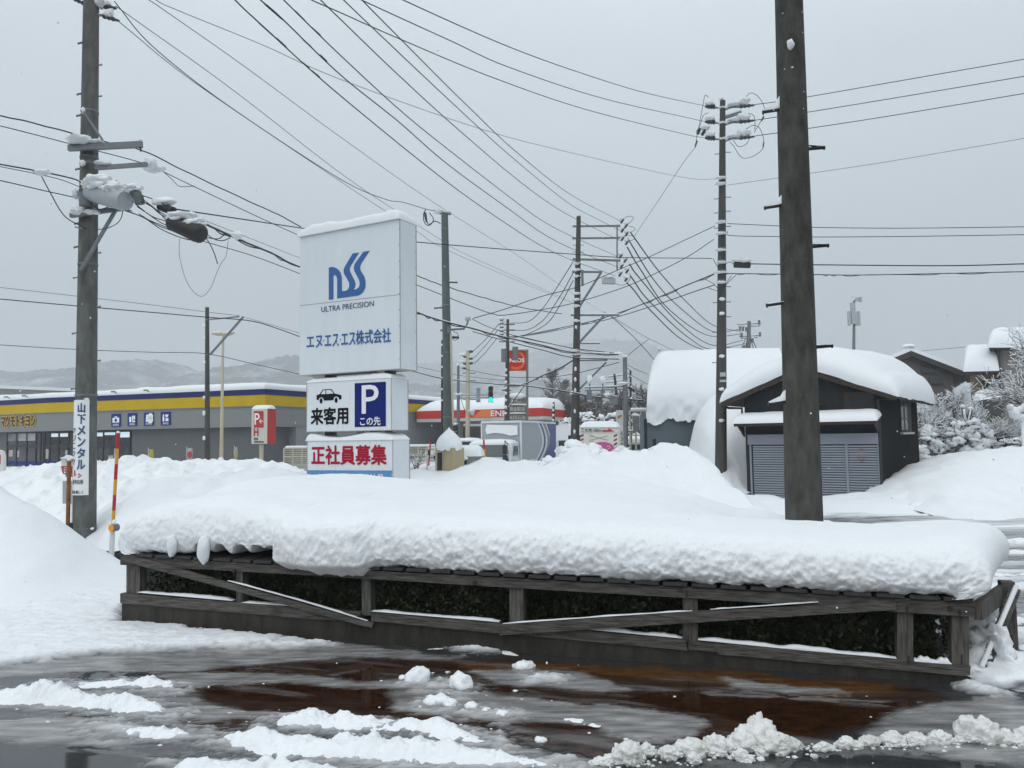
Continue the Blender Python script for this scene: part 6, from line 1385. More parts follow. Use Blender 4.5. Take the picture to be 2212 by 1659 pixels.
lw = np.exp(-((np.arange(nv_)) / 5.) ** 2)[None, :]; A[..., 2] += lw * (fbm(A[..., 0] * 3, A[..., 1] * 0, 4, 7) * .5 - .05); A[..., 1] += lw * fbm(A[..., 0] * 4, A[..., 2] * 4, 3, 9) * .3 + lw * .15
b.grid(A)
EL = A[0]; cen = np.array([EL[:, 0].mean(), EL[:, 1].mean() + 1.2, EL[0, 2]]); b.add([tuple(q_) for q_ in EL] + [(EL[-1][0], EL[-1][1] + .3, EL[0][2])], [tuple(range(len(EL) + 1))])
b.build('snow_cap', 'snow', barn, True)
b = MB(); b.prism([e0_ + Vector((.1, .7, .1)), e1_ + Vector((0, .7, .1)), r1_ - Z * .3, r0_ - Z * .3], (0, 0, -.1)); b.build('roof', 'roof_dark', barn)
snowbank('snow_slide', 'steep pile of snow slid from the barn roof down beside the garage', [(1462, 1030, 24.9), (1480, 1002, 25.1), (1490, 970, 25.2), (1497, 938, 25.3), (1506, 905, 25.5), (1528, 868, 25.9), (1565, 838, 26.2, 4.8), (1610, 822, 26.4, 4.2), (1660, 815, 26.5, 3.4), (1720, 812, 26.5, 3)], 4.9, 1.0, fp=1.35, amp=.10, seed=91, cat='snow slide', zf=.1)

TH = math.radians(35); HB = P(1908, 1060, 19.0); HB.z = 0; U_ = Vector((math.cos(TH), -math.sin(TH), 0)); V_ = Vector((math.sin(TH), math.cos(TH), 0)); WF, WD = 3.36, 6.5
HA = HB - U_ * WF
ga = thing('dark_garage', 'small dark corrugated garage house with grey shutters under a thick snow roof', 'house', HA)
hp_ = lambda u, v, z: HA + U_ * u + V_ * v + Z * z
fpl = plane(HA, HB); spl = (HB, U_)
zE = ON(1908, 843, fpl).z; zAp = ON(1752, 796, fpl).z; zL = ON(1640, 852, fpl).z
slR_ = (zAp - zE) / (WF * .52); slL_ = (zAp - zL) / (WF * .48)
b = MB(); b.prism([hp_(0, 0, -.1), hp_(WF, 0, -.1), hp_(WF, 0, zE - .06), hp_(WF * .48, 0, zAp - .08), hp_(0, 0, zL - .1)], V_ * WD)
for i in range(1, 34):
    u = WF * i / 34; zt_ = zAp - (slR_ * (u - WF * .48) if u > WF * .48 else slL_ * (WF * .48 - u)) - .12; b.obox(hp_(u, -.010, -.1), U_ * .03, V_ * .008, Z * (zt_ + .1))
for i in range(1, 64): b.obox(hp_(WF + .002, WD * i / 64, -.1), V_ * .03, U_ * .010, Z * (zE - .09 + .1))
b.build('wall', 'house_dark', ga)
# roof boards (two planes with overhang)
ovF, ovS = .28, .42
slR = (zAp - zE) / (WF * .52); slL = (zAp - zL) / (WF * .48)
rp = lambda u, v: hp_(u, v, 0) + Z * (zAp - (slR * (u - WF * .48) if u > WF * .48 else slL * (WF * .48 - u)))
uL, uR, v0, v1 = -ovS - .12, WF + ovS, -ovF, WD + .3
b = MB()
for ua, ub in ((uL, WF * .48), (WF * .48, uR)):
    b.hexa([rp(ua, v0) - Z * .07, rp(ub, v0) - Z * .07, rp(ub, v1) - Z * .07, rp(ua, v1) - Z * .07], [rp(ua, v0), rp(ub, v0), rp(ub, v1), rp(ua, v1)])
b.build('roof', 'eave_wood', ga)
b = MB()
for ua, ub in ((uL, WF * .48), (WF * .48, uR)): b.hexa([rp(ua, v0 - .03) - Z * .12, rp(ub, v0 - .03) - Z * .12, rp(ub, v0 - .003) - Z * .12, rp(ua, v0 - .003) - Z * .12], [rp(ua, v0 - .03) + Z * .005, rp(ub, v0 - .03) + Z * .005, rp(ub, v0 - .003) + Z * .005, rp(ua, v0 - .003) + Z * .005])
b.build('barge_board', 'eave_wood', ga)
b = MB(); nu_, nv_ = 70, 50; A = np.zeros((nu_, nv_, 3)); B = A.copy()
for i in range(nu_):
    s_ = .5 - .5 * math.cos(math.pi * i / (nu_ - 1)); u = uL - .04 + (uR - uL + .1) * s_
    for j in range(nv_):
        t = .5 - .5 * math.cos(math.pi * j / (nv_ - 1)); v = v0 - .04 + (v1 - v0) * t
        e = (max(0, 1 - abs(2 * s_ - 1) ** (6.5 if s_ < .5 else 7)) ** .55) * (max(0, 1 - abs(2 * t - 1) ** 9) ** .5)
        q_ = rp(u, v); A[i, j] = tuple(q_ + Z * ((.62 + .30 * t * s_ + .42 * math.exp(-((s_ - .72) / .24) ** 2) * (.25 + .75 * t) + .10 * math.exp(-((s_ - .22) / .16) ** 2)) * e)); B[i, j] = tuple(q_ + Z * .004)
        if e < .02: A[i, j] = B[i, j] + (0, 0, .01)
        bl_ = math.sin(min(1, e) * math.pi) * .10; A[i, j] += np.array(U_) * bl_ * (1 if s_ > .93 else (-1 if s_ < .07 else 0)) + np.array(-V_) * bl_ * (1.0 if t < .06 else 0)
A[..., 2] += fbm(A[..., 0] * .8, A[..., 1] * .8, 4, 12) * .12 + fbm(A[..., 0] * 4 + A[..., 2] * 3, A[..., 1] * 4, 3, 13) * .02
b.grid(A); b.grid(B[::-1]); b.build('snow_cap', 'snow', ga, True)
# shutters
def fr(x_, y_, e=0): return ON(x_, y_, fpl) + fpl[1] * e
zsb, zst = -.05, fr(1750, 960).z
def frx(x_): q_ = ON(x_, 960, fpl); return (q_ - HA).dot(U_)
b = MB(); ub0, ub1 = frx(1617.5), frx(1899); zb0, zb1_ = zst + .0, zst + .27
b.obox(hp_(ub0, -.09, zb0), U_ * (ub1 - ub0), V_ * .085, Z * (zb1_ - zb0)); sb = b.build('shutter_box', 'shutter_box', ga)
for xa, xb in ((1627, 1722), (1725, 1826), (1832, 1896)):
    ua, ub = frx(xa), frx(xb); n_ = 26; b = MB()
    for i in range(n_):
        z0 = zst - .012 - (i + 1) * .063; b.hexa([hp_(ua, -.034, z0), hp_(ub, -.034, z0), hp_(ub, -.01, z0), hp_(ua, -.01, z0)], [hp_(ua, -.055, z0 + .042), hp_(ub, -.055, z0 + .042), hp_(ub, -.01, z0 + .046), hp_(ua, -.01, z0 + .046)])
    sh = b.build('shutter', 'shutter', ga)
    if xa == 1832:
        b = MB(); q_ = fr(1862, 984); uq = (q_ - HA).dot(U_)
        for dz, w_ in ((.16, .05), (.08, .10), (-.0, .13), (-.07, .11), (-.14, .05)): b.obox(hp_(uq - w_, -.049, q_.z + dz - .02), U_ * w_ * 2, V_ * -.002, Z * .035)
        b.build('faded_mark', mat('faded_red', (.24, .15, .14), .6), sh)
b = MB()
for x_, w_ in ((1622, .05), (1723.5, .03), (1829, .06), (1897.5, .035)): u = frx(x_); b.obox(hp_(u - w_ / 2, -.06, zsb), U_ * w_, V_ * .05, Z * (zst - zsb - .004))
b.build('shutter_rail', 'shutter_box', ga)
# awning with snow, downpipes, upper window
za = fr(1750, 913).z; ua, ub = frx(1603), frx(1906)
b = MB(); b.hexa([hp_(ua, -.62, za - .07), hp_(ub, -.62, za - .07), hp_(ub, -.005, za + .08), hp_(ua, -.005, za + .08)], [hp_(ua, -.62, za), hp_(ub, -.62, za), hp_(ub, -.005, za + .15), hp_(ua, -.005, za + .15)]); aw = b.build('awning', 'house_brown', ga)
b = MB(); snow_slab(b, [hp_(ua - .03, -.66, za + .004), hp_(ub + .02, -.66, za + .004), hp_(ub + .02, -.0, za + .155), hp_(ua - .03, -.0, za + .155)], .20, 70, 18, 30, 3.2, amp=.02, ns=1.5, seed=8); b.build('snow_cap', 'snow', aw, True)
b = MB()
for f in (.02, .5, .98): u = ua + (ub - ua) * f; b.prism([hp_(u - .02, -.5, za - .06), hp_(u - .02, -.0, za + .06), hp_(u - .02, -.0, za - .35)], U_ * .04)
b.build('awning_bracket', 'house_brown', aw)
b = MB(); w0, w1 = frx(1828), frx(1894); z0, z1 = fr(1860, 882).z, fr(1860, 846).z; b.obox(hp_(w0, -.03, z0), U_ * (w1 - w0), V_ * .025, Z * (z1 - z0)); wf = b.build('upper_window', 'house_brown', ga); b = MB(); b.obox(hp_(w0 + .16, -.036, z0 + .04), U_ * (w1 - w0 - .2), V_ * .005, Z * (z1 - z0 - .08)); b.build('pane', 'dark_glass', wf)
b = MB(); b.tube([rp(uL + .05, v0 + .15) - Z * .12, hp_(-.42, -.02, zL - .34), hp_(-.05, -.06, zL - .36), hp_(-.05, -.06, za + .12)], .035, 8); b.build('downpipe', 'steel_dark', ga)
b = MB(); b.tube([rp(uR - .1, v0 + .2) - Z * .1, hp_(WF - .02, -.05, zE - .22), hp_(WF - .02, -.05, 0)], .035, 8); b.build('downpipe', 'steel_dark', ga)
# side window
sv0, sv1 = (ON(1943, 900, spl) - HB).dot(V_), (ON(1966, 900, spl) - HB).dot(V_); z0, z1 = ON(1943, 933, spl).z, ON(1943, 850, spl).z
b = MB(); b.obox(hp_(WF + .003, sv0, z0), V_ * (sv1 - sv0), U_ * .03, Z * (z1 - z0)); wf = b.build('side_window', 'house_brown', ga)
b = MB(); m_ = sv0 + (sv1 - sv0) * .60; b.obox(hp_(WF + .035, sv0 + .06, z0 + .06), V_ * (m_ - sv0 - .08), U_ * .004, Z * (z1 - z0 - .12)); b.build('pane', 'pale_glass', wf)
b = MB(); 
for f in (.33, .66): b.obox(hp_(WF + .04, sv0 + .04, z0 + (z1 - z0) * f), V_ * (m_ - sv0), U_ * .015, Z * .03)
b.obox(hp_(WF + .04, (sv0 + m_) / 2 - .015, z0), V_ * .03, U_ * .015, Z * (z1 - z0)); b.build('window_bars', 'steel_dark', wf)
b = MB(); b.obox(hp_(WF + .003, sv0 - .05, z0 - .07), V_ * (sv1 - sv0 + .1), U_ * .09, Z * .06); b.build('sill', 'box_grey', wf)
b = MB(); q_ = ON(1752, 876, fpl) + fpl[1] * .25; b.bar(ON(1747, 876, fpl) + fpl[1] * .3, ON(1780, 874, fpl) + fpl[1] * .02, .03, .03); b.build('bracket', 'steel_dark', ga)

# houses behind at the right
h1 = thing('gabled_house', 'dark brown gabled house with a thin snow strip, behind the garage roof', 'house', xy(P(2010, 900, 42), 0)); d = 42; zq = lambda y_, d_=42: P(2000, y_, d_).z
pk, lo, lf = P(1958, 760, d), P(2082, 808, d), P(1860, 800, d)
b = MB(); b.prism([xy(lf, -.1) + Vector((.4, 0, 0)), xy(lo, -.1) - Vector((.6, 0, 0)), lo - Vector((.6, 0, -.0)) + Vector((0, 0, .05)), pk - Z * .2, lf + Vector((.4, 0, 0))], (4.1, 8, 0)); b.build('wall', 'panel_brown', h1)
b = MB(); 
for a_, c_ in ((lf, pk), (pk, lo)): b.hexa([a_ - Z * .3 + Vector((0, -.5, 0)), c_ - Z * .3 + Vector((0, -.5, 0)), c_ - Z * .3 + Vector((4.1, 8, 0)), a_ - Z * .3 + Vector((4.1, 8, 0))], [a_ + Vector((0, -.5, 0)), c_ + Vector((0, -.5, 0)), c_ + Vector((4.1, 8, 0)), a_ + Vector((4.1, 8, 0))])
b.build('roof', 'roof_dark', h1)
b = MB(); 
for a_, c_ in ((lf, pk), (pk, lo)): b.hexa([a_ + Z * .004 + Vector((0, -.5, 0)), c_ + Z * .004 + Vector((0, -.5, 0)), c_ + Z * .004 + Vector((4.1, 8, 0)), a_ + Z * .004 + Vector((4.1, 8, 0))], [a_ + Z * .22 + Vector((0, -.45, 0)), c_ + Z * .22 + Vector((0, -.45, 0)), c_ + Z * .22 + Vector((4.1, 8, 0)), a_ + Z * .22 + Vector((4.1, 8, 0))])
b.blob(pk + Z * .26 + Vector((.0, -.3, 0)), (.36, .3, .14), 2, .2, 2); b.build('snow_cap', 'snow_far', h1)
b = MB(); b.obox(P(2007, 829, 41.9), (.75, 0, 0), (0, -.06, 0), (0, 0, .42)); b.obox(P(1990, 806, 41.9), (.8, 0, 0), (0, -.06, 0), (0, 0, .3)); b.build('window', 'pale_glass', h1)
h2 = thing('tan_house', 'two-storey tan and grey house with rounded roof snow at the right edge', 'house', xy(P(2140, 900, 36), 0)); d = 36
X = lambda x_, y_, d_=36: P(x_, y_, d_)
b = MB(); a_ = X(2102, 940); c_ = X(2166, 940); b.obox(xy(a_, -.1), xy(c_, 0) - xy(a_, 0), (3.6, 6, 0), Z * (X(2102, 803).z + .1)); b.build('lower_wall', 'tan_wall', h2)
b = MB(); a_ = X(2164, 940, 35.6); c_ = X(2420, 940, 35.6); b.obox(xy(a_, -.1), xy(c_, 0) - xy(a_, 0), (3.9, 6, 0), Z * (X(2164, 752, 35.6).z + .1)); b.build('upper_wall', 'grey_wall', h2)
b = MB(); a_ = X(2137, 800, 37); c_ = X(2166, 800, 37); b.obox(a_, xy(c_, a_.z) - a_, (2.5, 4, 0), Z * (X(2137, 753, 37).z - a_.z)); b.build('balcony_wall', 'grey_wall', h2)
b = MB(); a_ = X(2139, 784, 36.9); c_ = X(2157, 784, 36.9); b.obox(a_, xy(c_, a_.z) - a_, (0, -.03, 0), Z * (X(2139, 758, 36.9).z - a_.z)); b.build('window', 'pale_glass', h2)
b = MB(); a_ = X(2123, 846, 35.95); c_ = X(2136, 846, 35.95); b.obox(a_, xy(c_, a_.z) - a_, (0, -.04, 0), Z * (X(2123, 822, 35.95).z - a_.z)); b.build('window', 'dark_glass', h2)
b = MB(); b.bar(xy(X(2165, 940, 35.4), -.1), xy(X(2165, 800, 35.4), X(2165, 755, 35.4).z), .13, .13); b.build('corner_post', 'panel_brown', h2)
b = MB(); a_ = X(2084, 806, 35); c_ = X(2160, 803, 35); b.obox(a_, xy(c_, a_.z) - a_, (4.2, 7, .0), Z * .12); a_ = X(2137, 754, 34.8); c_ = X(2420, 754, 34.8); b.obox(a_, xy(c_, a_.z) - a_, (5.1, 8, .0), Z * .14); b.build('eaves', 'roof_dark', h2)
b = MB(); a_, c_ = X(2081, 803, 34.8), X(2159, 801, 34.8); snow_slab(b, [a_, c_, c_ + Vector((2.75, 4.5, .9)), a_ + Vector((2.75, 4.5, .9))], .95, 30, 26, 9, 4.5, amp=.06, seed=3); b.build('snow_cap', 'snow_far', h2, True)
b = MB(); a_, c_ = X(2134, 751, 34.6), X(2430, 750, 34.6); snow_slab(b, [a_, c_, c_ + Vector((3.2, 5, .6)), a_ + Vector((3.2, 5, .6))], .95, 30, 26, 16, 5, amp=.06, seed=5); b.build('snow_cap', 'snow_far', h2, True)
b = MB(); a_, c_ = X(2102, 867, 34.2), X(2166, 857, 34.2); b.prism([a_, c_, c_ - Z * 1.0, a_ - Z * .15], (.9, 1.5, 0)); b.build('porch_side', 'roof_dark', h2)
b = MB(); snow_slab(b, [a_, c_, c_ + Vector((1, 1.6, .2)), a_ + Vector((1, 1.6, .2))], .38, 20, 10, 4, 5); b.build('porch_snow', 'snow_far', h2, True)
# ================================================================ TREES AND SHRUBS
def bare_tree(label, base, height, spread, seed, levels=5, r0=.08, snow=.9, m='bark', up=.35, name='bare_tree', splits=3, trunk_h=.25, cat='tree', smat='snow', group=None, rmin=0):
    R = random.Random(seed); o = thing(name, label, cat, xy(base, 0), group); w = MB(); s = MB(); t = MB()
    def seg(b, p, q, ra, rb, n): b.tube([p, q], [ra, rb], n, False)
    def grow_(p, d, L, r, lv):
        q = p; dd = d.copy(); n_ = 3 if lv > 1 else 2
        for i in range(n_):
            dd = (dd + Vector((R.gauss(0, .16), R.gauss(0, .16), R.gauss(0.03, .1)))).normalized(); e = q + dd * (L / n_)
            ra, rb = max(rmin, r * (1 - .3 * i / n_)), max(rmin, r * (1 - .3 * (i + 1) / n_))
            seg(t if lv == levels else w, q, e, ra, rb, 6 if lv >= levels - 1 else 4)
            if snow and R.random() < snow and abs(dd.z) < .93 and lv < levels:
                k_ = max(.007, r * .62) * (.7 + .6 * R.random()); off = Z * (ra * .8 + k_ * .5); seg(s, q + off, e + off, k_, k_ * .9, 4)
            if lv > 0 and (i > 0 or lv < levels):
                for _ in range(splits - 1 if i < n_ - 1 else splits):
                    ax = Vector((R.gauss(0, 1), R.gauss(0, 1), R.gauss(up * .6, .5))).normalized(); nd = (dd * .75 + ax * spread).normalized()
                    if R.random() < .8: grow_(e, nd, L * R.uniform(.55, .78), rb * .62, lv - 1)
            q = e
    grow_(xy(base, -.1), Vector((R.gauss(0, .06), R.gauss(0, .06), 1)).normalized(), height * trunk_h + .1, r0, levels)
    # scale crown to the wanted height
    allz = [v[2] for v in w.v + t.v]; sc = height / max(allz)
    for mb_ in (w, s, t): mb_.v = [(base.x + (v[0] - base.x) * sc, base.y + (v[1] - base.y) * sc, v[2] * sc) for v in mb_.v]
    t.build('trunk', m, o); w.build('branches', m, o)
    if s.v: s.build('snow_on_branches', smat, o)
    return o
bare_tree('snow-laden bare tree just right of the dark garage', P(2020, 949, 28), 3.2, .75, 11, 5, .075, splits=3, snow=.62)
bare_tree('snow-laden bare tree with a thicker leaning trunk, second from the garage', P(2051, 949, 29.5), 3.5, .8, 5, 5, .085, splits=3, snow=.62)
bare_tree('snowy bare tree spreading left from the right edge in front of the tan house', P(2225, 935, 25), 5.4, .95, 23, 5, .11, splits=3, up=.1, snow=.7)
bare_tree('slender snowy sapling between the second bare tree and the bushes', P(2108, 946, 28), 1.9, .7, 31, 4, .04)
# lopped tree with two thick stubs
lt = thing('lopped_tree', 'lopped trunk forking into two thick dark stubs among the bare trees', 'tree', xy(P(2088, 946, 27), 0)); b = MB(); q0 = P(2088, 920, 27)
b.tube([xy(q0, -.1), q0], [.10, .085], 8); b.build('trunk', 'bark', lt); b = MB(); b.tube([q0 - Z * .05, P(2080, 880, 27)], [.075, .06], 8); b.tube([q0 - Z * .05, P(2097, 885, 27)], [.075, .06], 8); b.build('limbs', 'bark', lt)
b = MB(); b.tube([P(2086, 915, 26.9), P(2082, 883, 26.9)], .04, 6); b.tube([P(2091, 912, 26.9), P(2097, 884, 26.95)], .03, 6); b.blob(P(2080, 878, 27), (.1, .1, .07), 1, .2, 2); b.blob(P(2097, 883, 27), (.1, .1, .07), 2, .2, 2); b.build('snow_cap', 'snow', lt, True)
def snowy_bush(label, c_, r, h_, n, seed, name='evergreen_bush', m='needle', sn=.5, cat='bush', leaf=.12, tall=1.0):
    R = random.Random(seed); o = thing(name, label, cat, xy(c_, 0)); g = MB(); s = MB()
    for i in range(n):
        a = R.uniform(0, 6.28); f = R.random(); rr = r * math.sqrt(R.random()) * (1 - .55 * f); p = Vector((c_.x + rr * math.cos(a), c_.y + rr * math.sin(a), h_ * (.06 + .94 * f)))
        for _ in range(6):
            d = Vector((R.gauss(0, 1), R.gauss(0, 1), R.gauss(0, .7))).normalized(); u = d.cross(Vector((R.gauss(0, 1), R.gauss(0, 1), R.gauss(0, 1)))).normalized(); L = leaf * R.uniform(.6, 1.4)
            g.add([p, p + d * L * .5 + u * L * .22, p + d * L, p + d * L * .5 - u * L * .22], [(0, 1, 2, 3)])
        if R.random() < sn: s.blob(p + Z * leaf * .3, (leaf * R.uniform(.4, 1.3), leaf * R.uniform(.4, 1.1), leaf * tall * R.uniform(.2, .5)), R.random() * 99, .6, 2, 1.9)
    g.build('foliage', m, o); s.build('snow_clumps', 'snow', o, True); b = MB(); b.tube([xy(c_, -.1), xy(c_, h_ * .6)], [.07, .03], 6); b.build('stem', 'bark', o); return o
for i, (x_, y0, r_) in enumerate(((2070, 918, .42), (2108, 912, .45), (2128, 926, .3), (2008, 928, .4))):
    c_ = xy(P(x_, 946, 26.5), 0); snowy_bush(['low shrub cloaked in snow left of the lopped trunk', 'low shrub cloaked in snow right of the lopped trunk', 'smallest snow-cloaked shrub beside the dark evergreen bush', 'low snow-cloaked shrub at the foot of the first bare tree'][i], c_, r_, P(x_, y0, 26.5).z, 46, 80 + i, 'snowy_shrub', 'bark', .95, 'shrub', .19, 1.7)
snowy_bush('dark evergreen bush dotted with snow, left of two below the tan house', P(2150, 942, 26.5), .55, 1.05, 240, 3)
snowy_bush('taller dark evergreen bush with heavy snow at the right edge', P(2188, 942, 26), .75, 1.35, 420, 4, sn=.6)
b = MB(); 
for i, (x_, y_, w_, h_) in enumerate(((2192, 892, 22, 26), (2182, 880, 8, 14), (2203, 884, 8, 14), (2208, 902, 20, 16), (2212, 880, 9, 18))): b.blob(P(x_, y_, 24.5), (w_ / 2 * 24.5 / F, .15, h_ / 2 * 24.5 / F), i, .3, 3)
b.tube([xy(P(2209, 945, 24.5), -.1), P(2209, 900, 24.5)], .06, 8); c_ = xy(P(2200, 945, 24.5), 0); tag(b.build('snow_covered_stump', 'snow', None, True, c_), 'forked stump smothered in lumpy snow at the right edge below the house', 'stump')
# shrub beside the company sign
bare_tree('small bare shrub with snowy twigs right of the company sign', P(886, 985, 27), 1.35, .42, 8, 3, .05, up=.9, name='bare_shrub', trunk_h=.5, splits=3, cat='shrub')
# distant trees beyond the junction
def conical_tree(label, base, h, seed):
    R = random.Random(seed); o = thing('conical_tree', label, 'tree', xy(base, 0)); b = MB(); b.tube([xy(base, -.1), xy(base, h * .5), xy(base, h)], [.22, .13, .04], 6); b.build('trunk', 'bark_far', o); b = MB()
    for i in range(130):
        f = .12 + .86 * R.random(); L = .30 * h * (1 - f) ** .75 + .25; a = R.uniform(0, 6.28); p = xy(base, h * f); d = Vector((math.cos(a) * .75, math.sin(a) * .75, .7 + R.gauss(0, .15))).normalized(); q = p + d * L
        b.tube([p, q], [.05, .025], 4, False)
        for _ in range(7):
            g = R.uniform(.3, 1); e = p + d * L * g; dd = (d + Vector((R.gauss(0, .6), R.gauss(0, .6), R.gauss(.2, .4)))).normalized(); b.tube([e, e + dd * R.uniform(.3, .8)], [.03, .018], 3, False)
    b.build('branches', 'bark_far', o); return o
conical_tree('tall conical bare tree in the haze behind the red canopy', P(1196, 960, 90), 9.3, 3)
conical_tree('second conical bare tree in the haze, right behind the tallest one', P(1222, 960, 96), 8.4, 9)
for i, (x_, h_, d_) in enumerate(((1268, 6.2, 70), (1306, 5.9, 74), (1338, 6.8, 80), (1384, 6.6, 72), (1172, 5.2, 80))):
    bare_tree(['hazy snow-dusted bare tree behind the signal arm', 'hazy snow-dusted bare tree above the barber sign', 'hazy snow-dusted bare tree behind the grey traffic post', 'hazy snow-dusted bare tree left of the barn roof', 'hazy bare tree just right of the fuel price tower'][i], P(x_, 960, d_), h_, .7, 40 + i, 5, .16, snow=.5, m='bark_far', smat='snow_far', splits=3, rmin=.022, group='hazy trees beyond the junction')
for i, (x_, h_, d_) in enumerate(((1225, 2.9, 62), (1262, 3.4, 60), (1290, 3.1, 58), (1330, 3.3, 60), (1385, 2.9, 56))):
    snowy_bush(['dark snowy evergreen right of the flecked marker post', 'dark snowy evergreen behind the multi-arm pole', 'dark snowy evergreen above the left of the barber sign', 'dark snowy evergreen behind the leaning pole', 'dark snowy evergreen behind the wire trellis'][i], P(x_, 965, d_), 1.5, h_, 420, 60 + i, 'evergreen_tree', sn=.45, cat='tree', leaf=.26, tall=2.0)
# distant buildings row under haze
for i, (x_, w_, y_, d_, m_) in enumerate(((1405, 5, 948, 60, 'grey_wall'), (1150, 6, 946, 85, 'poster_pale'), (860, 9, 948, 95, 'poster_pale'))):
    o = thing('distant_house', ['grey low house with snow roof left of the barn', 'pale low house with snow roof behind the silver truck', 'pale low house with snow roof beyond the sign posts'][i], 'house', xy(P(x_, 965, d_), 0)); c_ = xy(P(x_, 965, d_), 0); zt = P(x_, y_, d_).z
    b = MB(); b.cbox(c_ + Z * (zt / 2), (w_, 0, 0), (0, 5, 0), (0, 0, zt)); b.build('wall', m_, o); b = MB(); snow_slab(b, [c_ + Vector((-w_ / 2 - .4, -2.9, zt)), c_ + Vector((w_ / 2 + .4, -2.9, zt)), c_ + Vector((w_ / 2 + .4, 2.9, zt + .5)), c_ + Vector((-w_ / 2 - .4, 2.9, zt + .5))], .6, 14, 12, 8, 6); b.build('roof', 'snow_far', o, True)

# ================================================================ HILLS
def hill(name, crest, d, depth, seed, rough=4.0):
    q = np.array([tuple(P(x_, y_, d)) for x_, y_ in crest]); n = 1500; xs_ = np.linspace(q[0, 0], q[-1, 0], n); zc = np.interp(xs_, q[:, 0], q[:, 2])
    for _ in range(4): zc[1:-1] = (zc[:-2] + zc[1:-1] * 2 + zc[2:]) / 4
    m_ = 60; A = np.zeros((n, m_, 3)); t = np.linspace(-1, .35, m_)
    for j, tt in enumerate(t):
        g = math.cos(math.pi / 2 * abs(tt)) ** .9; A[:, j, 0] = xs_; A[:, j, 1] = d + depth * tt; A[:, j, 2] = -4 + (zc + 4) * g
    A[..., 2] += (fbm(A[..., 0] / 130, A[..., 1] / 130, 5, seed) * rough * 2.2 + np.abs(fbm(A[..., 0] / 11, A[..., 1] / 30, 4, seed + 4)) * rough * 2.0) * np.clip((A[..., 2] + 4) / 12, 0, 1)
    o = MB().grid(A).build(name, 'hill_forest', None, True); tag(o, None, None, kind='structure'); return o
hill('hills', [(-500, 830), (-300, 800), (-200, 830), (0, 826), (67, 806), (110, 812), (160, 807), (213, 812), (260, 803), (300, 799), (312, 792), (340, 789), (370, 793), (393, 798), (420, 810), (450, 820), (500, 816), (540, 808), (600, 798), (650, 782), (720, 792), (800, 820), (860, 838), (950, 845), (1100, 830), (1300, 840), (1500, 850), (1900, 860), (2300, 850)], 1300, 500, 3, 9)
hill('mountains', [(700, 850), (860, 800), (960, 790), (1080, 782), (1180, 760), (1280, 738), (1360, 745), (1440, 772), (1600, 800), (1800, 835), (2200, 850)], 2300, 600, 9, 16)

# ================================================================ WIRES
def cable(label, pts_, d0, d1, w=1.6, m='wire', wavy=0, cat='cable', group='overhead cables', snow=0, twist=0):
    pp = np.array([p_[:2] for p_ in pts_], float); s = np.concatenate([[0], np.cumsum(np.hypot(*np.diff(pp, axis=0).T))]); s /= s[-1]
    dep = 1 / (1 / d0 + (1 / d1 - 1 / d0) * s); q = [tuple(P(p_[0], p_[1], p_[2] if len(p_) > 2 else d_)) for p_, d_ in zip(pts_, dep)]
    n = max(14, int(10 * len(pts_))); K = catmull(q, n)
    dm = 2 / (1 / d0 + 1 / d1); r = w * dm / F / 2; b = MB()
    if wavy: 
        K = catmull(K[::3], n * 3); L = np.linspace(0, 1, len(K)); K[:, 2] += np.sin(L * 70) * wavy * r + fbm(L * 30, L * 0, 3, 3) * wavy * r * 2
    b.tube(K, r, 5, False)
    if twist:
        K2 = catmull(K, n * 4); L = np.linspace(0, 1, len(K2)); K3 = K2.copy(); K3[:, 2] += np.sin(L * twist * .45 + fbm(L * 9, L * 0, 2, 5) * 14) * r * 1.5 - r * .9; b.tube(K3, r * .7, 4, False)
    c_ = Vector(K[n // 2]); o = b.build('overhead_cable', m, None, False, c_); tag(o, label, cat, group)
    if snow:
        K2 = catmull(K, n * 3); L = np.arange(len(K2)); rr = snow * r * np.clip(.55 + 1.6 * fbm(L / 5., L * 0, 3, 7), .12, 1.2); K2[:, 2] += r + rr * .7; s_ = MB(); s_.tube(K2, rr, 5); s_.build('snow_strip', 'snow', o, True)
    return o
T = 'wire'
cable('upper of three wires from the top edge to the slim pole tip insulators', [(800, -40), (871, 0), (1104, 103), (1271, 163), (1400, 202), (1524, 229)], 9, 22, 2.0)
cable('middle of three wires from the top edge to the slim pole tip insulators', [(690, -45), (781, 0), (971, 87), (1104, 147), (1304, 213), (1475, 252), (1524, 263)], 9, 22, 2.0)
cable('lowest of three wires from the top edge to the slim pole tip insulators', [(600, -35), (673, 0), (737, 28), (861, 83), (1071, 170), (1271, 238), (1475, 289), (1523, 298)], 9, 22, 2.0)
cable('long thin grey wire from the top edge sagging to the slim pole below its insulators', [(300, -30), (337, 0), (383, 22), (567, 97), (737, 172), (1021, 273), (1204, 323), (1475, 383), (1548, 387)], 10, 22, 1.3, 'wire_thin')
cable('faint thin wire from the top edge past the green-grey pole into the haze', [(300, -18), (322, 0), (352, 20), (533, 147), (737, 297), (941, 440), (1120, 553), (1237, 633), (1400, 735)], 10, 60, 1.2, 'wire_thin')
cable('lowest left of six dark wires slanting to the multi-arm pole, with splice sleeves', [(470, -42), (508, 0), (563, 52), (737, 208), (971, 397), (1104, 490), (1175, 534), (1238, 563), (1329, 596)], 8, 28, 2.3)
cable('second from left of six dark wires slanting to the multi-arm pole', [(522, -42), (563, 0), (607, 38), (737, 163), (860, 262), (971, 358), (1104, 455), (1175, 506), (1242, 540), (1337, 578)], 8, 28, 2.3)
cable('third from left of six dark wires slanting to the multi-arm pole', [(572, -42), (613, 0), (737, 121), (870, 243), (971, 325), (1104, 428), (1175, 479), (1245, 515), (1332, 553)], 8, 28, 2.1)
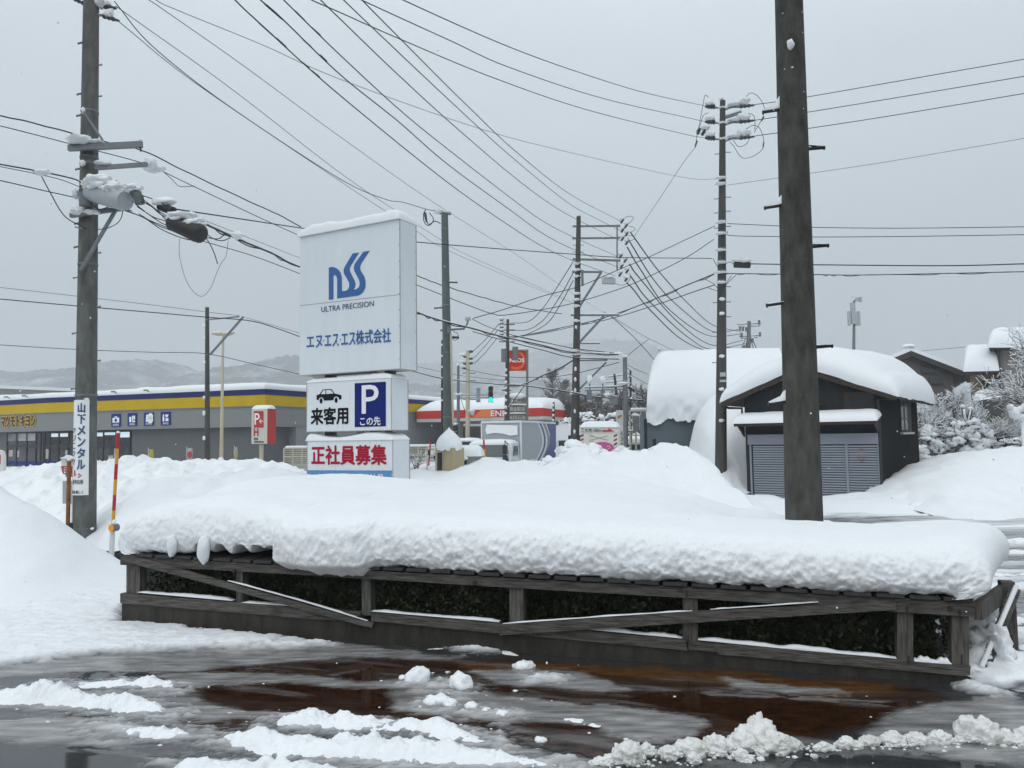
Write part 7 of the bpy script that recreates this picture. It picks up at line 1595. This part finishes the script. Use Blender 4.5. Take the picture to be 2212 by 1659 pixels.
cable('third from right of six dark wires slanting to the multi-arm pole', [(655, -42), (693, 0), (737, 43), (850, 152), (971, 263), (1104, 377), (1185, 438), (1246, 474), (1340, 520)], 8, 28, 2.0)
cable('second from right of six dark wires slanting to the multi-arm pole', [(704, -42), (742, 0), (971, 217), (1104, 338), (1227, 438), (1290, 473), (1342, 499)], 8, 28, 2.0)
cable('rightmost of six dark wires slanting to the multi-arm pole', [(745, -42), (785, 3), (871, 90), (1004, 223), (1121, 333), (1237, 423), (1341, 478)], 8, 28, 2.0)
b = MB()
for x_, y_, x2, y2, d_ in ((560, 50, 590, 77, 9.5), (598, 83, 618, 101, 9.8), (655, 136, 668, 147, 10.3), (674, 153, 690, 166, 10.4), (572, 9, 610, 42, 9.3), (655, 86, 672, 101, 10), (692, 119, 706, 132, 10.3), (638, 24, 658, 44, 9.6), (674, 60, 692, 76, 10)):
    b.tube([P(x_, y_, d_), P(x2, y2, d_ + .3)], .0105, 6)
tag(b.build('splice_sleeves', 'wire', None, False, P(620, 80, 9.8)), 'dark splice sleeves on the slanting wires near the top edge', 'cable fittings')
cable('dark wire from the left pole top down to the green-grey pole by the sign', [(247, 3), (333, 103), (500, 233), (737, 388), (831, 430), (871, 437), (921, 452), (946, 456)], 11.4, 18.5, 1.9)
cable('thin wire from the left pole top passing behind the sign, upper of a pair', [(250, 13), (500, 192), (737, 375), (867, 463), (951, 517), (1014, 553), (1237, 653)], 11.5, 40, 1.3, 'wire_thin')
cable('thin wire from the left pole top passing behind the sign, lower of a pair', [(257, 47), (433, 187), (737, 393), (831, 455), (901, 500), (994, 553), (1237, 656)], 11.5, 40, 1.3, 'wire_thin')
cable('thick wavy black cable drooping past the left pole arm to the company sign', [(-60, 244), (0, 250), (100, 273), (213, 303), (307, 325), (400, 370), (533, 433), (600, 463), (660, 496)], 11, 16.5, 2.9, wavy=.35)
cable('black cable below the wavy one, snow-clad near the left pole second arm', [(-60, 262), (0, 272), (160, 313), (300, 350), (350, 370), (417, 402), (567, 473), (660, 515)], 11, 16.5, 2.0)
cable('short drooping slack loop joining the snow-clad cable right of the left pole', [(352, 370), (372, 388), (387, 402), (405, 403), (420, 402)], 12.4, 12.8, 1.5)
cable('snow-dusted cable entering at left to the grey drum on the left pole', [(-50, 344), (0, 355), (93, 372), (163, 388), (180, 402)], 10.6, 11.3, 3.0, snow=1.3)
cable('thin cable just under the snow-dusted one entering at left', [(-50, 352), (0, 360), (120, 385), (180, 407)], 10.6, 11.3, 1.8)
cable('lowest cable from the left edge past the drum and black closure to the sign', [(-50, 382), (0, 390), (100, 413), (167, 428), (267, 453), (333, 480), (430, 518), (547, 553), (660, 596)], 10.6, 16.5, 2.1)
cable('straight black cable from the closure across to behind the sign top', [(372, 450, 11), (400, 455, 11.4), (520, 473, 13.6), (640, 491, 16.2), (760, 508, 16.8), (901, 523, 17.4), (1071, 537, 18.8), (1237, 549, 20), (1342, 556, 20.8), (1520, 558, 22), (1535, 559, 22)], 12, 22, 2.4)
cable('thick snow-topped cable bundle from the closure to behind the company sign', [(430, 478, 11), (517, 518, 13), (593, 550, 15), (640, 574, 16.4), (780, 622, 17.2), (904, 676, 17.9), (954, 693, 18.2), (1021, 710), (1087, 728), (1171, 746), (1237, 761), (1337, 766)], 11, 27, 3.6, snow=.9, twist=180)
cable('thin wire running below the straight black cable to the sign', [(393, 457), (520, 507), (660, 562)], 11, 17, 1.3, 'wire_thin')
cable('thin slack wire loop hanging below the black closure', [(388, 515), (388, 553), (400, 600), (418, 630), (437, 640), (455, 622), (468, 590), (477, 570), (488, 553), (493, 520)], 11, 11, 1.1, 'wire_thin')
for i, pts_ in enumerate((((296, 446), (330, 468), (362, 480), (380, 500)), ((286, 436), (318, 440), (346, 462), (372, 476)), ((300, 462), (340, 486), (380, 502), (420, 522)), ((300, 430), (330, 448), (365, 470), (378, 482)), ((298, 420), (325, 428), (352, 440), (374, 462)), ((292, 440), (320, 462), (350, 482), (378, 492)), ((270, 455), (310, 470), (350, 496), (400, 516), (440, 520)), ((440, 500), (460, 515), (480, 520), (497, 514)), ((440, 506), (455, 530), (463, 548), (470, 570)), ((440, 512), (470, 516), (485, 508), (497, 512)), ((300, 424), (340, 455), (372, 490), (400, 508)))):
    cable('short black cable tangled between the grey drum and the black closure', pts_, 10.9, 10.7, 2.2, cat='cable', group='tangled closure cables')
for l_, sp_ in (('small clump of snow on the cable bundle right of the black closure', ((512, 508, 11.6, .09, .06, .06, 3),)), ('wedge of snow on the cable at the left pole second arm', ((325, 352, 11.9, .09, .08, .09, 5), (335, 365, 12, .16, .06, .06, 6), (318, 358, 11.9, .1, .06, .06, 8))), ('flat clump of snow on the cables left of the left pole', ((90, 372, 11, .12, .06, .05, 7),))):
    b = MB(); [b.blob(P(x_, y_, d_), (a_, c_, e_), sd_, .3, 3) for x_, y_, d_, a_, c_, e_, sd_ in sp_]; tag(b.build('snow_clump', 'snow', None, True, P(sp_[0][0], sp_[0][1], sp_[0][2])), l_, 'snow clump')
cable('thin grey wire across the left sky to the slim dark pole arm', [(-60, 615), (0, 621), (167, 640), (330, 659), (463, 676), (517, 682)], 24, 27, 1.2, 'wire_thin')
cable('thick black cable across the left sky to the slim dark pole arm and sign', [(-60, 641), (0, 646), (167, 661), (330, 675), (443, 685), (540, 693), (600, 710), (655, 730)], 24, 27, 2.2)
cable('lower wire across the left sky through the slim dark pole to the sign', [(-60, 741), (0, 745), (167, 755), (330, 761), (443, 764), (560, 789), (690, 818)], 24, 27, 1.4)
cable('short thin wire from the slim dark pole arm tip to the sign edge', [(530, 686), (590, 703), (655, 722)], 27, 27, 1.0, 'wire_thin')
cable('snowy dark wire behind the sign posts to the junction pole strut', [(840, 793), (884, 800), (958, 818), (1071, 830), (1131, 833), (1237, 848), (1284, 857), (1391, 865)], 30, 27, 2.0, snow=.8)
cable('wavy dark cable right of the sign sagging to the multi-arm pole', [(860, 588), (901, 596), (951, 615), (1037, 641), (1121, 663), (1231, 681)], 20, 28, 2.0, wavy=.4)
cable('dark cable from the sign dipping then climbing right to the slim pole', [(860, 602), (901, 616), (1000, 655), (1064, 678), (1097, 680), (1187, 666), (1250, 652), (1333, 626), (1392, 602), (1483, 556), (1542, 517)], 20, 22, 1.7)
cable('wire from the street lamp head climbing right to the slim pole', [(1021, 688), (1090, 668), (1171, 640), (1250, 619), (1333, 584), (1400, 556), (1487, 515), (1544, 488)], 18.6, 22, 1.7)
cable('twisted dark cable rising from the flecked pole to the slim pole, upper of two', [(1090, 730), (1121, 726), (1237, 703), (1300, 688), (1383, 659), (1470, 622), (1542, 592)], 45, 22, 2.0, twist=110)
cable('dark cable rising from the flecked pole to the slim pole, lower of two', [(1090, 732), (1175, 719), (1237, 706), (1321, 688), (1425, 656), (1500, 630), (1542, 616)], 45, 22, 1.7)
cable('wire from the street lamp down right to the flecked pole', [(1021, 690), (1060, 708), (1121, 728), (1200, 745), (1310, 768)], 18.6, 29, 1.3)
cable('upper of three wires running right from the slim pole tip behind the thick pole', [(1630, 226), (1676, 220), (1741, 210), (1925, 178), (2212, 128), (2300, 112)], 22, 19, 1.8)
cable('middle of three wires running right from the slim pole tip behind the thick pole', [(1630, 260), (1741, 243), (1925, 213), (2212, 165), (2300, 150)], 22, 19, 1.8)
cable('lowest of three wires running right from the slim pole tip behind the thick pole', [(1630, 294), (1743, 278), (1925, 250), (2212, 202), (2300, 187)], 22, 19, 1.8)
cable('thin grey wire rising right from the slim pole with a small bead', [(1571, 400), (1746, 375), (1925, 348), (2212, 299), (2300, 283)], 22, 19, 1.2, 'wire_thin')
cable('level dark wire right of the slim pole, upper of two close together', [(1571, 483), (1682, 488), (1751, 491), (1941, 493), (2212, 490), (2300, 488)], 22, 19, 1.7)
cable('level dark wire right of the slim pole, lower of two close together', [(1571, 500), (1580, 509), (1682, 511), (1751, 512), (1941, 511), (2212, 507), (2300, 505)], 22, 19, 1.7)
cable('thick level black cable right from the splice case on the slim pole', [(1620, 570), (1682, 571), (1755, 572), (2041, 574), (2212, 570), (2300, 568)], 21.8, 19, 2.6)
cable('twisted pair of level black cables below the splice case', [(1568, 591), (1682, 592), (1758, 593), (1875, 594), (2212, 587), (2300, 584)], 22, 19, 2.0, twist=140)
for i, pts_ in enumerate((((1362, 502), (1425, 588), (1487, 656), (1542, 703), (1600, 716)), ((1356, 515), (1412, 604), (1467, 663), (1540, 716), (1596, 712)), ((1355, 534), (1383, 581), (1446, 669), (1531, 725), (1600, 722)), ((1360, 571), (1383, 602), (1467, 698), (1541, 746), (1605, 735)), ((1362, 596), (1404, 652), (1487, 729), (1541, 755), (1610, 742)), ((1354, 611), (1369, 626), (1404, 669), (1477, 736), (1542, 760), (1610, 756)))):
    cable(['topmost', 'second', 'third', 'fourth', 'fifth', 'lowest'][i] + ' of six wires sagging from the multi-arm pole towards the barn', pts_, 28, 62, 2.2)
cable('thin stay wire rising from the multi-arm pole to the slim pole tip', [(1371, 509), (1419, 438), (1475, 353), (1503, 317)], 28, 22, 1.1, 'wire_thin')
for i, pts_ in enumerate((((1238, 566), (1205, 618), (1171, 668), (1140, 695), (1101, 698)), ((1238, 590), (1210, 640), (1175, 690), (1140, 712), (1101, 714)), ((1238, 606), (1212, 655), (1180, 700), (1130, 725), (1103, 730)))):
    cable(['upper', 'middle', 'lower'][i] + ' of three wires dropping left from the multi-arm pole', pts_, 28, 45, 1.8)
for i, pts_ in enumerate((((1081, 696), (1021, 760)), ((1076, 712), (1024, 773)), ((1074, 730), (1024, 786)))):
    a_, c_ = pts_; cable(['upper', 'middle', 'lower'][i] + ' of three wires from the flecked pole down to the beige pole', [a_, ((a_[0] + c_[0]) / 2, (a_[1] + c_[1]) / 2 + 3), c_], 45, 52, 1.4)
cable('dark wire from the multi-arm pole lower arm down to the barn roof', [(1320, 683), (1371, 730), (1417, 781)], 28, 29, 1.5)
cable('short wire rising from the grey traffic post to a thin stay', [(1354, 770), (1378, 750), (1401, 733)], 27, 30, 1.4)
cable('thin stay wire slanting over the barn roof corner', [(1304, 673), (1340, 695), (1401, 731), (1475, 766)], 28, 31, 1.0, 'wire_thin')
cable('wire sagging from the beige pole to the grey traffic post', [(997, 796), (1087, 813), (1171, 815), (1237, 808), (1337, 783)], 40, 27, 1.4)
cable('snow-clad cable climbing from the fuel tower to the multi-arm pole', [(1090, 834), (1131, 830), (1171, 812), (1210, 795), (1237, 779)], 44, 28, 2.6, snow=1.0, twist=60)
cable('dark strut cable from the truck roof up to the snowy cable', [(1093, 888), (1112, 862), (1132, 834)], 44, 44, 2.0, snow=.8)
cable('lower snow-dusted cable of the bundle at the flecked pole', [(1021, 716), (1087, 735), (1171, 756), (1237, 772), (1337, 776)], 30, 27, 2.0, snow=.9)
cable('upper snow-dusted cable of the bundle right of the flecked pole', [(1100, 722), (1171, 738), (1237, 752), (1337, 764)], 40, 27, 1.8, snow=.9)
cable('faint wire in the haze left of the red fuel panel', [(901, 792), (1000, 812), (1097, 822)], 60, 60, 1.0, 'wire_thin')
for i, (y0, y1) in enumerate(((789, 808), (806, 830), (826, 852))): cable(['upper', 'middle', 'lower'][i] + ' of three wires from the grey traffic post to the barn roof', [(1356, y0), (1378, (y0 + y1) / 2 + 1), (1398, y1)], 27, 30, 1.2)
cable('thin wire above the tan house roof at right', [(1960, 761), (2080, 750), (2212, 737), (2300, 728)], 42, 40, 1.0, 'wire_thin')

# ================================================================ FALLING SNOW AND HAZE
R = random.Random(99); b = MB()
for i in range(150):
    d_ = R.uniform(2.2, 14); p = P(R.uniform(0, 2212), R.uniform(0, 1500), d_)
    if p.z > .2: b.blob(p, (R.uniform(.0018, .0036) * (1 + d_ / 8), .003, R.uniform(.002, .0042) * (1 + d_ / 8)), i, .4, 1)
tag(b.build('falling_snow', 'snow_far', None, True), None, None, kind='stuff')
hz = MB(); hz.obox((-2400, -60, -6), (4900, 0, 0), (0, 3100, 0), (0, 0, 420))
hm = bpy.data.materials.new('haze'); hm.use_nodes = True; t = hm.node_tree; t.nodes.clear(); ov = t.nodes.new('ShaderNodeOutputMaterial'); pv = t.nodes.new('ShaderNodeVolumePrincipled')
pv.inputs['Color'].default_value = (.90, .93, .96, 1); pv.inputs['Density'].default_value = .0009; pv.inputs['Anisotropy'].default_value = .0
t.links.new(pv.outputs[0], ov.inputs['Volume'])
MATS['haze'] = hm; ho = hz.build('haze', 'haze'); tag(ho, None, None, kind='stuff')
